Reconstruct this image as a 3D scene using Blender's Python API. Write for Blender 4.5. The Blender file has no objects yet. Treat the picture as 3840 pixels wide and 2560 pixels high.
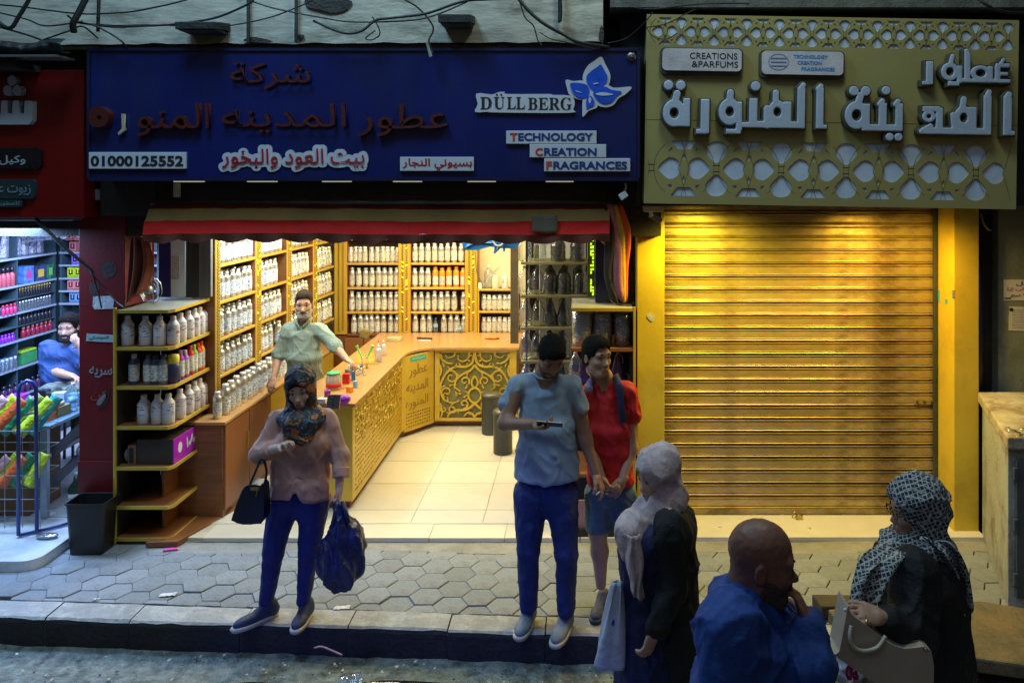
import bpy, math, random
import numpy as np
from mathutils import Vector, Matrix, noise as mnoise

random.seed(7)
SC = bpy.context.scene
COL = SC.collection
R = math.radians

# ------------------------------------------------------------------ camera
EYE = 2.78                       # height of the lens above the pavement
cam = bpy.data.cameras.new('camera')
cam.sensor_width = 36.0
cam.lens = 27.89
cam.shift_x = -0.0668
cam.shift_y = -0.1586
cam.clip_start = 0.05
cam.clip_end = 300
camo = bpy.data.objects.new('camera', cam)
COL.objects.link(camo)
camo.location = (0, 0, EYE)
camo.rotation_euler = (R(90), 0, 0)
SC.camera = camo

# ------------------------------------------------------------------ world: a night sky over a lit street
w = bpy.data.worlds.new('World')
SC.world = w
w.use_nodes = True
nt = w.node_tree
bg = nt.nodes['Background']
sky = nt.nodes.new('ShaderNodeTexSky')
sky.sky_type = 'NISHITA'
sky.sun_disc = False
sky.sun_elevation = R(-3.5)
sky.sun_rotation = R(150)
nt.links.new(sky.outputs[0], bg.inputs[0])
bg.inputs[1].default_value = 0.6

def lamp(name, kind, loc, energy, col, rot=(0, 0, 0), size=.3, size_y=None, spot=None, blend=.5, angle=None):
    l = bpy.data.lights.new(name, kind)
    l.energy = energy
    l.color = col
    if kind == 'AREA':
        l.size = size
        if size_y:
            l.shape = 'RECTANGLE'
            l.size_y = size_y
    elif kind == 'SUN':
        l.angle = angle
    else:
        l.shadow_soft_size = size
    if spot:
        l.spot_size = R(spot)
        l.spot_blend = blend
    o = bpy.data.objects.new(name, l)
    o.location = loc
    o.rotation_euler = rot
    COL.objects.link(o)
    return o

# added cool fill, high behind and left of the camera
lamp('street_fill', 'SUN', (0, 0, 12), 0.23, (.58, .78, 1.0), (R(40), R(-24), 0), angle=R(25))
# unseen lamps added over the road to light balcony and pavement
lamp('overhead_fill_left', 'AREA', (-2.4, 3.9, 7.0), 150, (.40, .70, 1.0), (R(12), 0, 0), size=1.2)
lamp('overhead_fill_right', 'AREA', (1.0, 3.9, 7.0), 75, (.80, .95, .85), (R(12), 0, 0), size=1.2)
# added blue spot for the legs, low on the left behind the camera
lamp('street_spot_blue', 'SPOT', (-2.6, -1.0, .45), 300, (.035, .10, 1.0),
     Vector((1.9, 6.0, -1.10)).to_track_quat('-Z', 'Y').to_euler(), size=.25, spot=38, blend=.5)
# lamps inside the perfume shop
lamp('shop_light_front', 'AREA', (-1.6, 6.75, 2.68), 40, (1.0, .88, .58), size=2.2, size_y=.25)
lamp('shop_light_mid', 'AREA', (-1.5, 8.0, 2.68), 64, (1.0, .81, .42), size=2.2, size_y=.3)
lamp('shop_light_back', 'AREA', (-1.2, 9.0, 2.68), 70, (1.0, .80, .38), size=2.4, size_y=.3)
lamp('shelf_light_front', 'AREA', (-2.72, 7.0, 2.62), 36, (.70, .88, 1.0), size=.2, size_y=1.0)
# the shop next door on the left
lamp('neighbour_light_back', 'AREA', (-4.75, 7.2, 2.45), 110, (.46, .58, 1.0), size=1.0, size_y=1.2)
lamp('neighbour_light_front', 'AREA', (-4.6, 5.95, 2.4), 85, (.34, .58, 1.0), size=.9, size_y=.3)
lamp('yellow_fill_pavement', 'SPOT', (1.7, 5.80, 2.50), 85, (1.0, .66, .16), (R(-6), 0, 0), size=.06, spot=150, blend=.8)  # extra yellow lamp added under the right sign to warm the pavement
# yellow spots under the right-hand sign
lamp('yellow_spot_near_pilaster', 'SPOT', (1.0, 5.93, 2.50), 125, (1.0, .80, .07), (R(14), R(2), 0), size=.05, spot=160, blend=.8)
lamp('yellow_spot_far_side', 'SPOT', (2.35, 5.93, 2.48), 108, (1.0, .64, .08), (R(14), R(-4), 0), size=.05, spot=160, blend=.8)

SC.view_settings.view_transform = 'Standard'
SC.view_settings.look = 'None'
SC.view_settings.exposure = 0.0
SC.view_settings.gamma = 1.0
SC.view_settings.use_curve_mapping = False
SC.cycles.use_denoising = True
SC.cycles.max_bounces = 8
SC.cycles.transparent_max_bounces = 12
SC.cycles.sample_clamp_indirect = 4.0
SC.cycles.caustics_reflective = False
SC.cycles.caustics_refractive = False

# ------------------------------------------------------------------ measuring: surveyed picture sightings turned into metres at a known distance
FOC, PU, PV = 1822.0, 1333.0, 411.0
def wx(u, y): return (u - PU) * y / FOC
def wz(v, y): return EYE - (v - PV) * y / FOC
def wp(u, v, y): return Vector((wx(u, y), y, wz(v, y)))

# ------------------------------------------------------------------ materials
MATS = {}
def M(name, col, rough=.6, metal=0.0, var=.18, scale=6.0, bump=.15, bscale=60.0, rnd=0.0, dirt=None, dirt_amt=.5,
      dirt_scale=3.0, emit=None, estr=0.0, trans=0.0, alpha=1.0, spec=.5, stretch=None, sheen=0.0, fold=0.0, fstr=.5):
    if name in MATS:
        return MATS[name]
    m = bpy.data.materials.new(name)
    m.use_nodes = True
    n, l = m.node_tree.nodes, m.node_tree.links
    b = n['Principled BSDF']
    b.inputs['Roughness'].default_value = rough
    b.inputs['Metallic'].default_value = metal
    b.inputs['Specular IOR Level'].default_value = spec
    if trans: b.inputs['Transmission Weight'].default_value = trans
    if alpha < 1: b.inputs['Alpha'].default_value = alpha
    if sheen: b.inputs['Sheen Weight'].default_value = sheen
    if emit:
        b.inputs['Emission Color'].default_value = (*emit, 1)
        b.inputs['Emission Strength'].default_value = estr
    tc = n.new('ShaderNodeTexCoord')
    src = tc.outputs['Object']
    if stretch:
        mp = n.new('ShaderNodeMapping')
        mp.inputs['Scale'].default_value = stretch
        l.new(src, mp.inputs[0]); src = mp.outputs[0]
    nz = n.new('ShaderNodeTexNoise')
    nz.inputs['Scale'].default_value = scale
    nz.inputs['Detail'].default_value = 6
    nz.inputs['Roughness'].default_value = .62
    l.new(src, nz.inputs['Vector'])
    ramp = n.new('ShaderNodeValToRGB')
    ramp.color_ramp.elements[0].position = .3
    ramp.color_ramp.elements[1].position = .7
    ramp.color_ramp.elements[0].color = (*[max(0, c * (1 - var)) for c in col], 1)
    ramp.color_ramp.elements[1].color = (*[min(1, c * (1 + var)) for c in col], 1)
    l.new(nz.outputs['Fac'], ramp.inputs[0])
    out = ramp.outputs[0]
    if rnd:
        oi = n.new('ShaderNodeObjectInfo')
        hs = n.new('ShaderNodeHueSaturation')
        mr = n.new('ShaderNodeMapRange')
        mr.inputs['To Min'].default_value = 1 - rnd
        mr.inputs['To Max'].default_value = 1 + rnd
        l.new(oi.outputs['Random'], mr.inputs['Value'])
        l.new(mr.outputs[0], hs.inputs['Value'])
        l.new(out, hs.inputs['Color']); out = hs.outputs[0]
    if dirt:
        n2 = n.new('ShaderNodeTexNoise')
        n2.inputs['Scale'].default_value = dirt_scale
        n2.inputs['Detail'].default_value = 9
        n2.inputs['Roughness'].default_value = .7
        l.new(src, n2.inputs['Vector'])
        r2 = n.new('ShaderNodeValToRGB')
        r2.color_ramp.elements[0].position = .48
        r2.color_ramp.elements[1].position = .66
        r2.color_ramp.elements[0].color = (0, 0, 0, 1)
        r2.color_ramp.elements[1].color = (dirt_amt,) * 3 + (1,)
        l.new(n2.outputs['Fac'], r2.inputs[0])
        mx = n.new('ShaderNodeMixRGB')
        mx.inputs[2].default_value = (*dirt, 1)
        l.new(r2.outputs[0], mx.inputs[0]); l.new(out, mx.inputs[1]); out = mx.outputs[0]
    l.new(out, b.inputs['Base Color'])
    if bump:
        n3 = n.new('ShaderNodeTexNoise')
        n3.inputs['Scale'].default_value = bscale
        n3.inputs['Detail'].default_value = 5
        l.new(src, n3.inputs['Vector'])
        bp = n.new('ShaderNodeBump')
        bp.inputs['Strength'].default_value = bump
        bp.inputs['Distance'].default_value = .02
        l.new(n3.outputs['Fac'], bp.inputs['Height'])
        l.new(bp.outputs[0], b.inputs['Normal'])
        if fold:
            mp2 = n.new('ShaderNodeMapping'); mp2.inputs['Scale'].default_value = (1, 1, .55); mp2.inputs['Rotation'].default_value = (0, .5, 0)
            l.new(tc.outputs['Object'], mp2.inputs[0])
            n4 = n.new('ShaderNodeTexNoise'); n4.noise_type = 'RIDGED_MULTIFRACTAL' if hasattr(n4, 'noise_type') else n4.noise_type
            n4.inputs['Scale'].default_value = fold; n4.inputs['Detail'].default_value = 2; n4.inputs['Distortion'].default_value = .8
            l.new(mp2.outputs[0], n4.inputs['Vector'])
            b2 = n.new('ShaderNodeBump'); b2.inputs['Strength'].default_value = fstr; b2.inputs['Distance'].default_value = .03
            l.new(n4.outputs['Fac'], b2.inputs['Height']); l.new(b2.outputs[0], bp.inputs['Normal'])
    MATS[name] = m
    return m

def nodes_of(m):
    return m.node_tree.nodes, m.node_tree.links, m.node_tree.nodes['Principled BSDF']

def clear_plastic(name, tint, gloss=.35, body=.12):
    """thin clear PET: mostly see-through, with bright rims and a little milky body"""
    if name in MATS: return MATS[name]
    m = bpy.data.materials.new(name); m.use_nodes = True
    n, l = m.node_tree.nodes, m.node_tree.links
    n.remove(n['Principled BSDF'])
    out = n['Material Output']
    tr = n.new('ShaderNodeBsdfTransparent'); tr.inputs[0].default_value = (*tint, 1)
    gl = n.new('ShaderNodeBsdfGlossy'); gl.inputs['Roughness'].default_value = .12
    df = n.new('ShaderNodeBsdfDiffuse'); df.inputs[0].default_value = (.55, .6, .62, 1)
    tc = n.new('ShaderNodeTexCoord'); nz = n.new('ShaderNodeTexNoise'); nz.inputs['Scale'].default_value = 30
    l.new(tc.outputs['Object'], nz.inputs['Vector'])
    bp = n.new('ShaderNodeBump'); bp.inputs['Strength'].default_value = .5; bp.inputs['Distance'].default_value = .02
    l.new(nz.outputs['Fac'], bp.inputs['Height']); l.new(bp.outputs[0], gl.inputs['Normal'])
    fr = n.new('ShaderNodeLayerWeight'); fr.inputs[0].default_value = gloss
    l.new(bp.outputs[0], fr.inputs['Normal'])
    m1 = n.new('ShaderNodeMixShader'); m1.inputs[0].default_value = body
    l.new(tr.outputs[0], m1.inputs[1]); l.new(df.outputs[0], m1.inputs[2])
    m2 = n.new('ShaderNodeMixShader')
    l.new(fr.outputs['Facing'], m2.inputs[0]); l.new(m1.outputs[0], m2.inputs[1]); l.new(gl.outputs[0], m2.inputs[2])
    l.new(m2.outputs[0], out.inputs['Surface'])
    MATS[name] = m
    return m

# ------------------------------------------------------------------ mesh building
class MB:
    def __init__(s): s.v = []; s.f = []
    def add(s, vs, fs):
        k = len(s.v); s.v += [tuple(p) for p in vs]; s.f += [tuple(i + k for i in f) for f in fs]; return s
    def box(s, x0, x1, y0, y1, z0, z1, rot=None, piv=None):
        vs = [Vector(p) for p in ((x0,y0,z0),(x1,y0,z0),(x1,y1,z0),(x0,y1,z0),(x0,y0,z1),(x1,y0,z1),(x1,y1,z1),(x0,y1,z1))]
        if rot is not None:
            c = Vector(piv) if piv else Vector(((x0+x1)/2, (y0+y1)/2, (z0+z1)/2))
            vs = [rot @ (p - c) + c for p in vs]
        return s.add(vs, [(0,3,2,1),(4,5,6,7),(0,1,5,4),(1,2,6,5),(2,3,7,6),(3,0,4,7)])
    def lathe(s, prof, n=14, c=(0,0,0), sx=1, sy=1, cap=True):
        k = len(s.v)
        for r, z in prof:
            for i in range(n):
                a = 2*math.pi*i/n
                s.v.append((c[0] + r*math.cos(a)*sx, c[1] + r*math.sin(a)*sy, c[2] + z))
        for j in range(len(prof)-1):
            for i in range(n):
                a, b = k + j*n + i, k + j*n + (i+1) % n
                s.f.append((a, b, b+n, a+n))
        if cap:
            s.f.append(tuple(k + i for i in reversed(range(n))))
            s.f.append(tuple(k + (len(prof)-1)*n + i for i in range(n)))
        return s
    def tube(s, pts, r, n=8, closed=False):
        pts = [Vector(p) for p in pts]
        k = len(s.v); m = len(pts)
        up = Vector((0, 0, 1)); prev = None
        for i, p in enumerate(pts):
            a = pts[(i-1) % m] if (closed or i > 0) else p
            b = pts[(i+1) % m] if (closed or i < m-1) else p
            t = (b - a)
            if t.length < 1e-9: t = Vector((0, 0, 1))
            t.normalize()
            if prev is None:
                e = t.cross(up)
                if e.length < .1: e = t.cross(Vector((1, 0, 0)))
            else:
                e = prev - t * prev.dot(t)
                if e.length < 1e-6: e = t.cross(up)
            e.normalize(); prev = e
            g = t.cross(e)
            rr = r[i] if isinstance(r, (list, tuple)) else r
            for j in range(n):
                a_ = 2*math.pi*j/n
                s.v.append(tuple(p + (e*math.cos(a_) + g*math.sin(a_)) * rr))
        for i in range(m if closed else m-1):
            for j in range(n):
                a, b = k + i*n + j, k + i*n + (j+1) % n
                c_, d = k + ((i+1) % m)*n + (j+1) % n, k + ((i+1) % m)*n + j
                s.f.append((a, b, c_, d))
        if not closed:
            s.f.append(tuple(k + j for j in reversed(range(n))))
            s.f.append(tuple(k + (m-1)*n + j for j in range(n)))
        return s
    def prism(s, poly, z0, z1, T=None):
        """poly in (x,y), extruded along z"""
        n = len(poly); k = len(s.v)
        for z in (z0, z1):
            for x, y in poly:
                p = Vector((x, y, z))
                if T is not None: p = T @ p
                s.v.append(tuple(p))
        s.f.append(tuple(k + i for i in reversed(range(n)))); s.f.append(tuple(k + n + i for i in range(n)))
        for i in range(n):
            j = (i+1) % n
            s.f.append((k+i, k+j, k+n+j, k+n+i))
        return s
    def grid(s, fn, nu, nv):
        k = len(s.v)
        for j in range(nv+1):
            for i in range(nu+1):
                s.v.append(tuple(fn(i/nu, j/nv)))
        for j in range(nv):
            for i in range(nu):
                a = k + j*(nu+1) + i
                s.f.append((a, a+1, a+nu+2, a+nu+1))
        return s
    def ball(s, c, r, n=10, m=7, sc=(1, 1, 1)):
        prof = [(math.sin(math.pi*j/m), -math.cos(math.pi*j/m)) for j in range(m+1)]
        k = len(s.v)
        for a, z in prof:
            for i in range(n):
                t = 2*math.pi*i/n
                s.v.append((c[0] + r*a*math.cos(t)*sc[0], c[1] + r*a*math.sin(t)*sc[1], c[2] + r*z*sc[2]))
        for j in range(m):
            for i in range(n):
                a, b = k + j*n + i, k + j*n + (i+1) % n
                s.f.append((a, b, b+n, a+n))
        return s
    def mesh(s, name, smooth=False):
        me = bpy.data.meshes.new(name)
        me.from_pydata(s.v, [], s.f)
        me.update()
        if smooth: me.polygons.foreach_set('use_smooth', [True]*len(me.polygons))
        return me
    def build(s, name, mat, parent=None, smooth=False, bevel=0, **kw):
        """coordinates are in metres of the place; the object's origin goes to its own base"""
        me = s.mesh(name, smooth)
        return put(name, me, mat, parent, bevel, **kw)

def put(name, me, mat, parent=None, bevel=0, label=None, cat=None, group=None, kind=None, solid=0, local=False):
    if mat is not None and not me.materials:
        for m_ in (mat if isinstance(mat, (list, tuple)) else [mat]): me.materials.append(m_)
    o = bpy.data.objects.new(name, me)
    COL.objects.link(o)
    if parent is not None:
        o.parent = parent
        if not local and not parent.get('_proto'):
            o.matrix_parent_inverse = BASE[parent.name].inverted() if parent.name in BASE else Matrix.Identity(4)
    elif not local:
        n = len(me.vertices)
        if n:
            a = np.empty(n*3, dtype=np.float32); me.vertices.foreach_get('co', a); a = a.reshape(-1, 3)
            lo, hi = a.min(0), a.max(0)
            c = Vector(((lo[0]+hi[0])/2, (lo[1]+hi[1])/2, lo[2]))
            me.transform(Matrix.Translation(-c)); o.location = c
            BASE[o.name] = Matrix.Translation(c)
    if bevel:
        b = o.modifiers.new('bevel', 'BEVEL'); b.width = bevel; b.segments = 2; b.limit_method = 'ANGLE'
    if solid:
        b = o.modifiers.new('thickness', 'SOLIDIFY'); b.thickness = solid; b.offset = 0
    tag(o, label, cat, group, kind)
    return o

BASE = {}
def tag(o, label=None, cat=None, group=None, kind=None):
    if label: o['label'] = label
    if cat: o['category'] = cat
    if group: o['group'] = group
    if kind: o['kind'] = kind
    return o

def thing(name, label, cat, loc=(0, 0, 0), group=None, kind=None, rot=None):
    o = bpy.data.objects.new(name, None)
    COL.objects.link(o)
    o.location = loc
    o.empty_display_size = .05
    m = Matrix.Translation(Vector(loc))
    if rot:
        o.rotation_euler = rot
    BASE[o.name] = m
    return tag(o, label, cat, group, kind)

def dup(root, loc, rotz=0, label=None, group=None, scale=None, hide=None):
    r = root.copy(); COL.objects.link(r)
    r.location = loc; r.rotation_euler = (0, 0, rotz)
    if scale: r.scale = scale
    BASE[r.name] = Matrix.Translation(Vector(loc))
    if label: r['label'] = label
    if group: r['group'] = group
    for ch in list(root.children):
        c = ch.copy(); COL.objects.link(c); c.parent = r
        for g in ch.children:
            d = g.copy(); COL.objects.link(d); d.parent = c
    return r

def piece(name, me, parent, loc, rot=(0, 0, 0), scale=(1, 1, 1)):
    """one of many alike pieces, sharing its mesh"""
    o = bpy.data.objects.new(name, me); COL.objects.link(o)
    o.parent = parent
    o.matrix_parent_inverse = BASE[parent.name].inverted() if parent.name in BASE else Matrix.Identity(4)
    o.location = loc; o.rotation_euler = rot; o.scale = scale
    return o

ORD = ['first', 'second', 'third', 'fourth', 'fifth', 'sixth', 'seventh', 'eighth', 'ninth', 'tenth', 'eleventh', 'twelfth',
       'thirteenth', 'fourteenth', 'fifteenth', 'sixteenth', 'seventeenth', 'eighteenth', 'nineteenth', 'twentieth']

# ------------------------------------------------------------------ flat cut-outs and lettering
def to_mesh(obj):
    dg = bpy.context.evaluated_depsgraph_get()
    me = bpy.data.meshes.new_from_object(obj.evaluated_get(dg))
    bpy.data.objects.remove(obj)
    return me

def cutout(loops, thick, offset=0.0):
    """outer loop and hole loops in (x,z); gives a sheet of that thickness facing -y, front at y=0"""
    c = bpy.data.curves.new('c', 'CURVE'); c.dimensions = '2D'; c.fill_mode = 'BOTH'
    c.extrude = thick/2; c.offset = offset
    for lp in loops:
        s = c.splines.new('POLY'); s.points.add(len(lp)-1)
        for p, q in zip(s.points, lp): p.co = (q[0], q[1], 0, 1)
        s.use_cyclic_u = True
    o = bpy.data.objects.new('c', c); COL.objects.link(o)
    me = to_mesh(o)
    bpy.data.curves.remove(c)
    me.transform(Matrix.Translation((0, thick/2, 0)) @ Matrix.Rotation(R(90), 4, 'X'))
    me.materials.clear()
    return me

FORMS = {'ا':(0xFE8D,0xFE8E,None,None),'ب':(0xFE8F,0xFE90,0xFE91,0xFE92),'ت':(0xFE95,0xFE96,0xFE97,0xFE98),'ة':(0xFE93,0xFE94,None,None),
'ج':(0xFE9D,0xFE9E,0xFE9F,0xFEA0),'ح':(0xFEA1,0xFEA2,0xFEA3,0xFEA4),'خ':(0xFEA5,0xFEA6,0xFEA7,0xFEA8),'د':(0xFEA9,0xFEAA,None,None),'ر':(0xFEAD,0xFEAE,None,None),'ز':(0xFEAF,0xFEB0,None,None),
'س':(0xFEB1,0xFEB2,0xFEB3,0xFEB4),'ش':(0xFEB5,0xFEB6,0xFEB7,0xFEB8),'ط':(0xFEC1,0xFEC2,0xFEC3,0xFEC4),'ع':(0xFEC9,0xFECA,0xFECB,0xFECC),'ك':(0xFED9,0xFEDA,0xFEDB,0xFEDC),
'ل':(0xFEDD,0xFEDE,0xFEDF,0xFEE0),'م':(0xFEE1,0xFEE2,0xFEE3,0xFEE4),'ن':(0xFEE5,0xFEE6,0xFEE7,0xFEE8),'ه':(0xFEE9,0xFEEA,0xFEEB,0xFEEC),'و':(0xFEED,0xFEEE,None,None),
'ي':(0xFEF1,0xFEF2,0xFEF3,0xFEF4),'ى':(0xFEEF,0xFEF0,None,None)}
def ar(s):
    if not any(c in FORMS for c in s): return s
    out = []
    for i, c in enumerate(s):
        if c not in FORMS: out.append(c); continue
        f = FORMS[c]
        p = i > 0 and s[i-1] in FORMS and FORMS[s[i-1]][2]
        n = i < len(s)-1 and s[i+1] in FORMS and f[2]
        out.append(chr(f[(3 if n else 1) if p else (2 if n else 0)]))
    return ''.join(reversed(out))

def text_mesh(txt, offset, thick):
    c = bpy.data.curves.new('t', 'FONT'); c.body = ar(txt); c.size = 1
    c.offset = offset; c.extrude = .5; c.resolution_u = 3
    o = bpy.data.objects.new('t', c); COL.objects.link(o)
    me = to_mesh(o)
    bpy.data.curves.remove(c)
    n = len(me.vertices)
    a = np.empty(n*3, dtype=np.float32); me.vertices.foreach_get('co', a); a = a.reshape(-1, 3)
    # letters that join overlap: set alternate letters a hair back so their faces never share a plane
    par = list(range(n))
    def find(x):
        while par[x] != x: par[x] = par[par[x]]; x = par[x]
        return x
    for e in me.edges:
        x, y = find(e.vertices[0]), find(e.vertices[1])
        if x != y: par[x] = y
    ids = {}
    sh = np.zeros(n, dtype=np.float32)
    for i in range(n):
        sh[i] = ids.setdefault(find(i), len(ids))
    z = a[:, 2].copy(); st_ = min(.0004, thick*.8/max(1, len(ids)))
    a2 = a.copy()
    a2[:, 2] = a[:, 1]
    a2[:, 1] = np.where(z > 0, sh*st_, thick + sh*.0002)
    me.vertices.foreach_set('co', a2.ravel()); me.update()
    me.materials.clear()
    return me

def lettering(name, txt, x0, x1, z0, z1, y, mat, parent, offset=.02, thick=.02, back=None, back_off=.07, back_thick=.012, **kw):
    """fit the words into the given rectangle; optional outline plate cut round the letters"""
    me = text_mesh(txt, offset, thick)
    n = len(me.vertices); a = np.empty(n*3, dtype=np.float32); me.vertices.foreach_get('co', a); a = a.reshape(-1, 3)
    lo, hi = a.min(0), a.max(0)
    sx, sz = (x1-x0)/(hi[0]-lo[0]), (z1-z0)/(hi[2]-lo[2])
    def T(front): return Matrix.Translation((x0 - lo[0]*sx, front, z0 - lo[2]*sz)) @ Matrix.Diagonal((sx, 1, sz, 1))
    if back is not None:
        mb = bpy.data.meshes.new('letter_backing'); base = text_mesh(txt, .02, back_thick)
        bn = len(base.vertices); bv = np.empty(bn*3, dtype=np.float32); base.vertices.foreach_get('co', bv); bv = bv.reshape(-1, 3)
        bf = [tuple(p.vertices) for p in base.polygons]; AV, AF = [], []
        for q_ in range(24):
            v_ = bv.copy(); v_[:, 0] += back_off*math.cos(q_*math.pi/12)*sz/sx; v_[:, 2] += back_off*math.sin(q_*math.pi/12); v_[:, 1] += q_*.00008
            AF += [tuple(i + len(AV)*bn for i in f_) for f_ in bf]; AV.append(v_)
        mb.from_pydata(np.concatenate(AV).tolist(), [], AF); mb.update()
        mb.transform(T(y - back_thick)); put(name.replace('lettering', 'letter_backing') if 'lettering' in name else name + '_backing', mb, back, parent, **kw)
        y = y - back_thick
    me.transform(T(y - thick))
    return put(name, me, mat, parent, **kw)

def smooth_loop(pts, n=6):
    """closed Catmull-Rom through the points"""
    out = []; m = len(pts)
    for i in range(m):
        p0, p1, p2, p3 = (Vector(pts[(i+k-1) % m]) for k in range(4))
        for j in range(n):
            t = j/n
            q = .5*((2*p1) + (p2-p0)*t + (2*p0-5*p1+4*p2-p3)*t*t + (3*p1-p0-3*p2+p3)*t**3)
            out.append((q[0], q[1]))
    return out
def smooth_path(pts, n=8):
    pts = [Vector(p) for p in pts]; out = []
    for i in range(len(pts)-1):
        p0, p1, p2, p3 = pts[max(i-1, 0)], pts[i], pts[i+1], pts[min(i+2, len(pts)-1)]
        for j in range(n):
            t = j/n
            out.append(.5*((2*p1) + (p2-p0)*t + (2*p0-5*p1+4*p2-p3)*t*t + (3*p1-p0-3*p2+p3)*t**3))
    out.append(pts[-1])
    return out
def rect(x0, x1, z0, z1): return [(x0, z0), (x1, z0), (x1, z1), (x0, z1)]
def rrect(x0, x1, z0, z1, r, n=5):
    o = []
    for cx, cz, a in ((x1-r, z0+r, -90), (x1-r, z1-r, 0), (x0+r, z1-r, 90), (x0+r, z0+r, 180)):
        for i in range(n+1):
            t = R(a + 90*i/n); o.append((cx + r*math.cos(t), cz + r*math.sin(t)))
    return o
# =================================================================== SETTING
KERB0, KS = 4.832, -.055                      # kerb line, front edge
def ky(x): return KERB0 + KS * x
ROADZ = -.17
m_road = M('wet_asphalt', (.14, .165, .155), .6, var=.6, scale=14, bump=.9, bscale=55, dirt=(.30, .32, .30), dirt_amt=.8, dirt_scale=13)
n_, l_, b_ = nodes_of(m_road)
nz = n_.new('ShaderNodeTexNoise'); nz.inputs['Scale'].default_value = 1.6; nz.inputs['Detail'].default_value = 4
tc = n_.new('ShaderNodeTexCoord'); l_.new(tc.outputs['Object'], nz.inputs['Vector'])
rp = n_.new('ShaderNodeValToRGB'); rp.color_ramp.elements[0].position = .42; rp.color_ramp.elements[1].position = .55
rp.color_ramp.elements[0].color = (.42,)*3 + (1,); rp.color_ramp.elements[1].color = (.85,)*3 + (1,)
l_.new(nz.outputs['Fac'], rp.inputs[0]); l_.new(rp.outputs[0], b_.inputs['Roughness'])

def road_mesh():
    nx, ny = 220, 56
    mb = MB()
    def f(s, t):
        x = -6 + 12*s; y = 2.2 + (ky(x) + .02 - 2.2)*t
        near = max(0, 1 - abs(y-4.2)/1.2)
        z = ROADZ + .011*mnoise.noise((x*5, y*5, 0)) + .005*mnoise.noise((x*17, y*17, 3)) + .006*mnoise.noise((x*45, y*45, 5))
        z -= .022*max(0, 1-abs(y-ky(x)+.14)/.2)
        return (x, y, z)
    mb.grid(f, nx, ny)
    return mb
road_mesh().build('road', m_road, smooth=True, kind='structure')
MB().box(-60, 60, -60, 2.24, ROADZ-.3, ROADZ-.004).box(-60, -5.99, 2.24, 5, ROADZ-.3, ROADZ-.004).box(5.99, 60, 2.24, 5, ROADZ-.3, ROADZ-.004).build(
    'road_far', M('dry_asphalt', (.05, .05, .05), .8, bump=.4), kind='structure')
# puddle at the gutter
m_pud = M('puddle_water', (.012, .013, .010), .06, var=.1, bump=.06, bscale=14, spec=.8)
pl = smooth_loop([(-2.0,4.66),(-1.5,4.63),(-1.1,4.68),(-.5,4.62),(-.2,4.6),(-.1,4.42),(-.5,4.36),(-1.0,4.42),(-1.25,4.3),(-1.7,4.38),(-2.05,4.5)], 6)
MB().prism(pl, ROADZ-.012, ROADZ-.004).build('gutter_puddle', m_pud, kind='structure')

m_pave = M('concrete_paver', (.205, .23, .26), .75, var=.22, scale=5, bump=.35, bscale=45, rnd=.14, dirt=(.10, .10, .095), dirt_amt=.75, dirt_scale=4)
m_kerb = M('kerb_stone', (.28, .285, .29), .8, var=.2, scale=4, bump=.45, bscale=30, rnd=.1, dirt=(.5, .5, .48), dirt_amt=.55, dirt_scale=9)
m_mortar = M('pavement_bed', (.05, .05, .048), .9, bump=.4)
# bed below the pavers
bed = MB()
bed.add([(-6, ky(-6)+.01, -.5), (6, ky(6)+.01, -.5), (6, 6.3, -.5), (-6, 6.3, -.5), (-6, ky(-6)+.01, -.028), (6, ky(6)+.01, -.028), (6, 6.3, -.028), (-6, 6.3, -.028)],
        [(0,3,2,1),(4,5,6,7),(0,1,5,4),(1,2,6,5),(2,3,7,6),(3,0,4,7)])
bed.build('pavement', m_mortar, kind='structure'); pavement = bpy.data.objects['pavement']

def clip(poly, a, b, c):
    """keep the side a*x+b*y<=c"""
    out = []
    for i in range(len(poly)):
        p, q = poly[i], poly[(i+1) % len(poly)]
        dp, dq = a*p[0]+b*p[1]-c, a*q[0]+b*q[1]-c
        if dp <= 0: out.append(p)
        if dp*dq < 0:
            t = dp/(dp-dq); out.append((p[0]+(q[0]-p[0])*t, p[1]+(q[1]-p[1])*t))
    return out
def slab_mesh(poly, h=.045, ch=.004):
    """top with a small worn arris"""
    cx = sum(p[0] for p in poly)/len(poly); cy = sum(p[1] for p in poly)/len(poly)
    n = len(poly); mb = MB(); vs = []
    for s, z in ((0, -h), (0, -ch), (ch, 0)):
        for x, y in poly:
            d = math.hypot(x-cx, y-cy) or 1
            vs.append((x-(x-cx)/d*s, y-(y-cy)/d*s, z))
    fs = [tuple(range(2*n, 3*n))]
    for k in range(2):
        for i in range(n):
            j = (i+1) % n; fs.append((k*n+i, k*n+j, (k+1)*n+j, (k+1)*n+i))
    return mb.add(vs, fs)
HA = .1175; GAP = .0045
hexp = [(HA*.984*math.cos(R(60*i)), HA*.984*math.sin(R(60*i))) for i in range(6)]
hexme = slab_mesh(hexp).mesh('paving_tile'); hexme.materials.append(m_pave)
STRIP_Y = 5.93
rng = random.Random(3)
tile_n = 0
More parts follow.
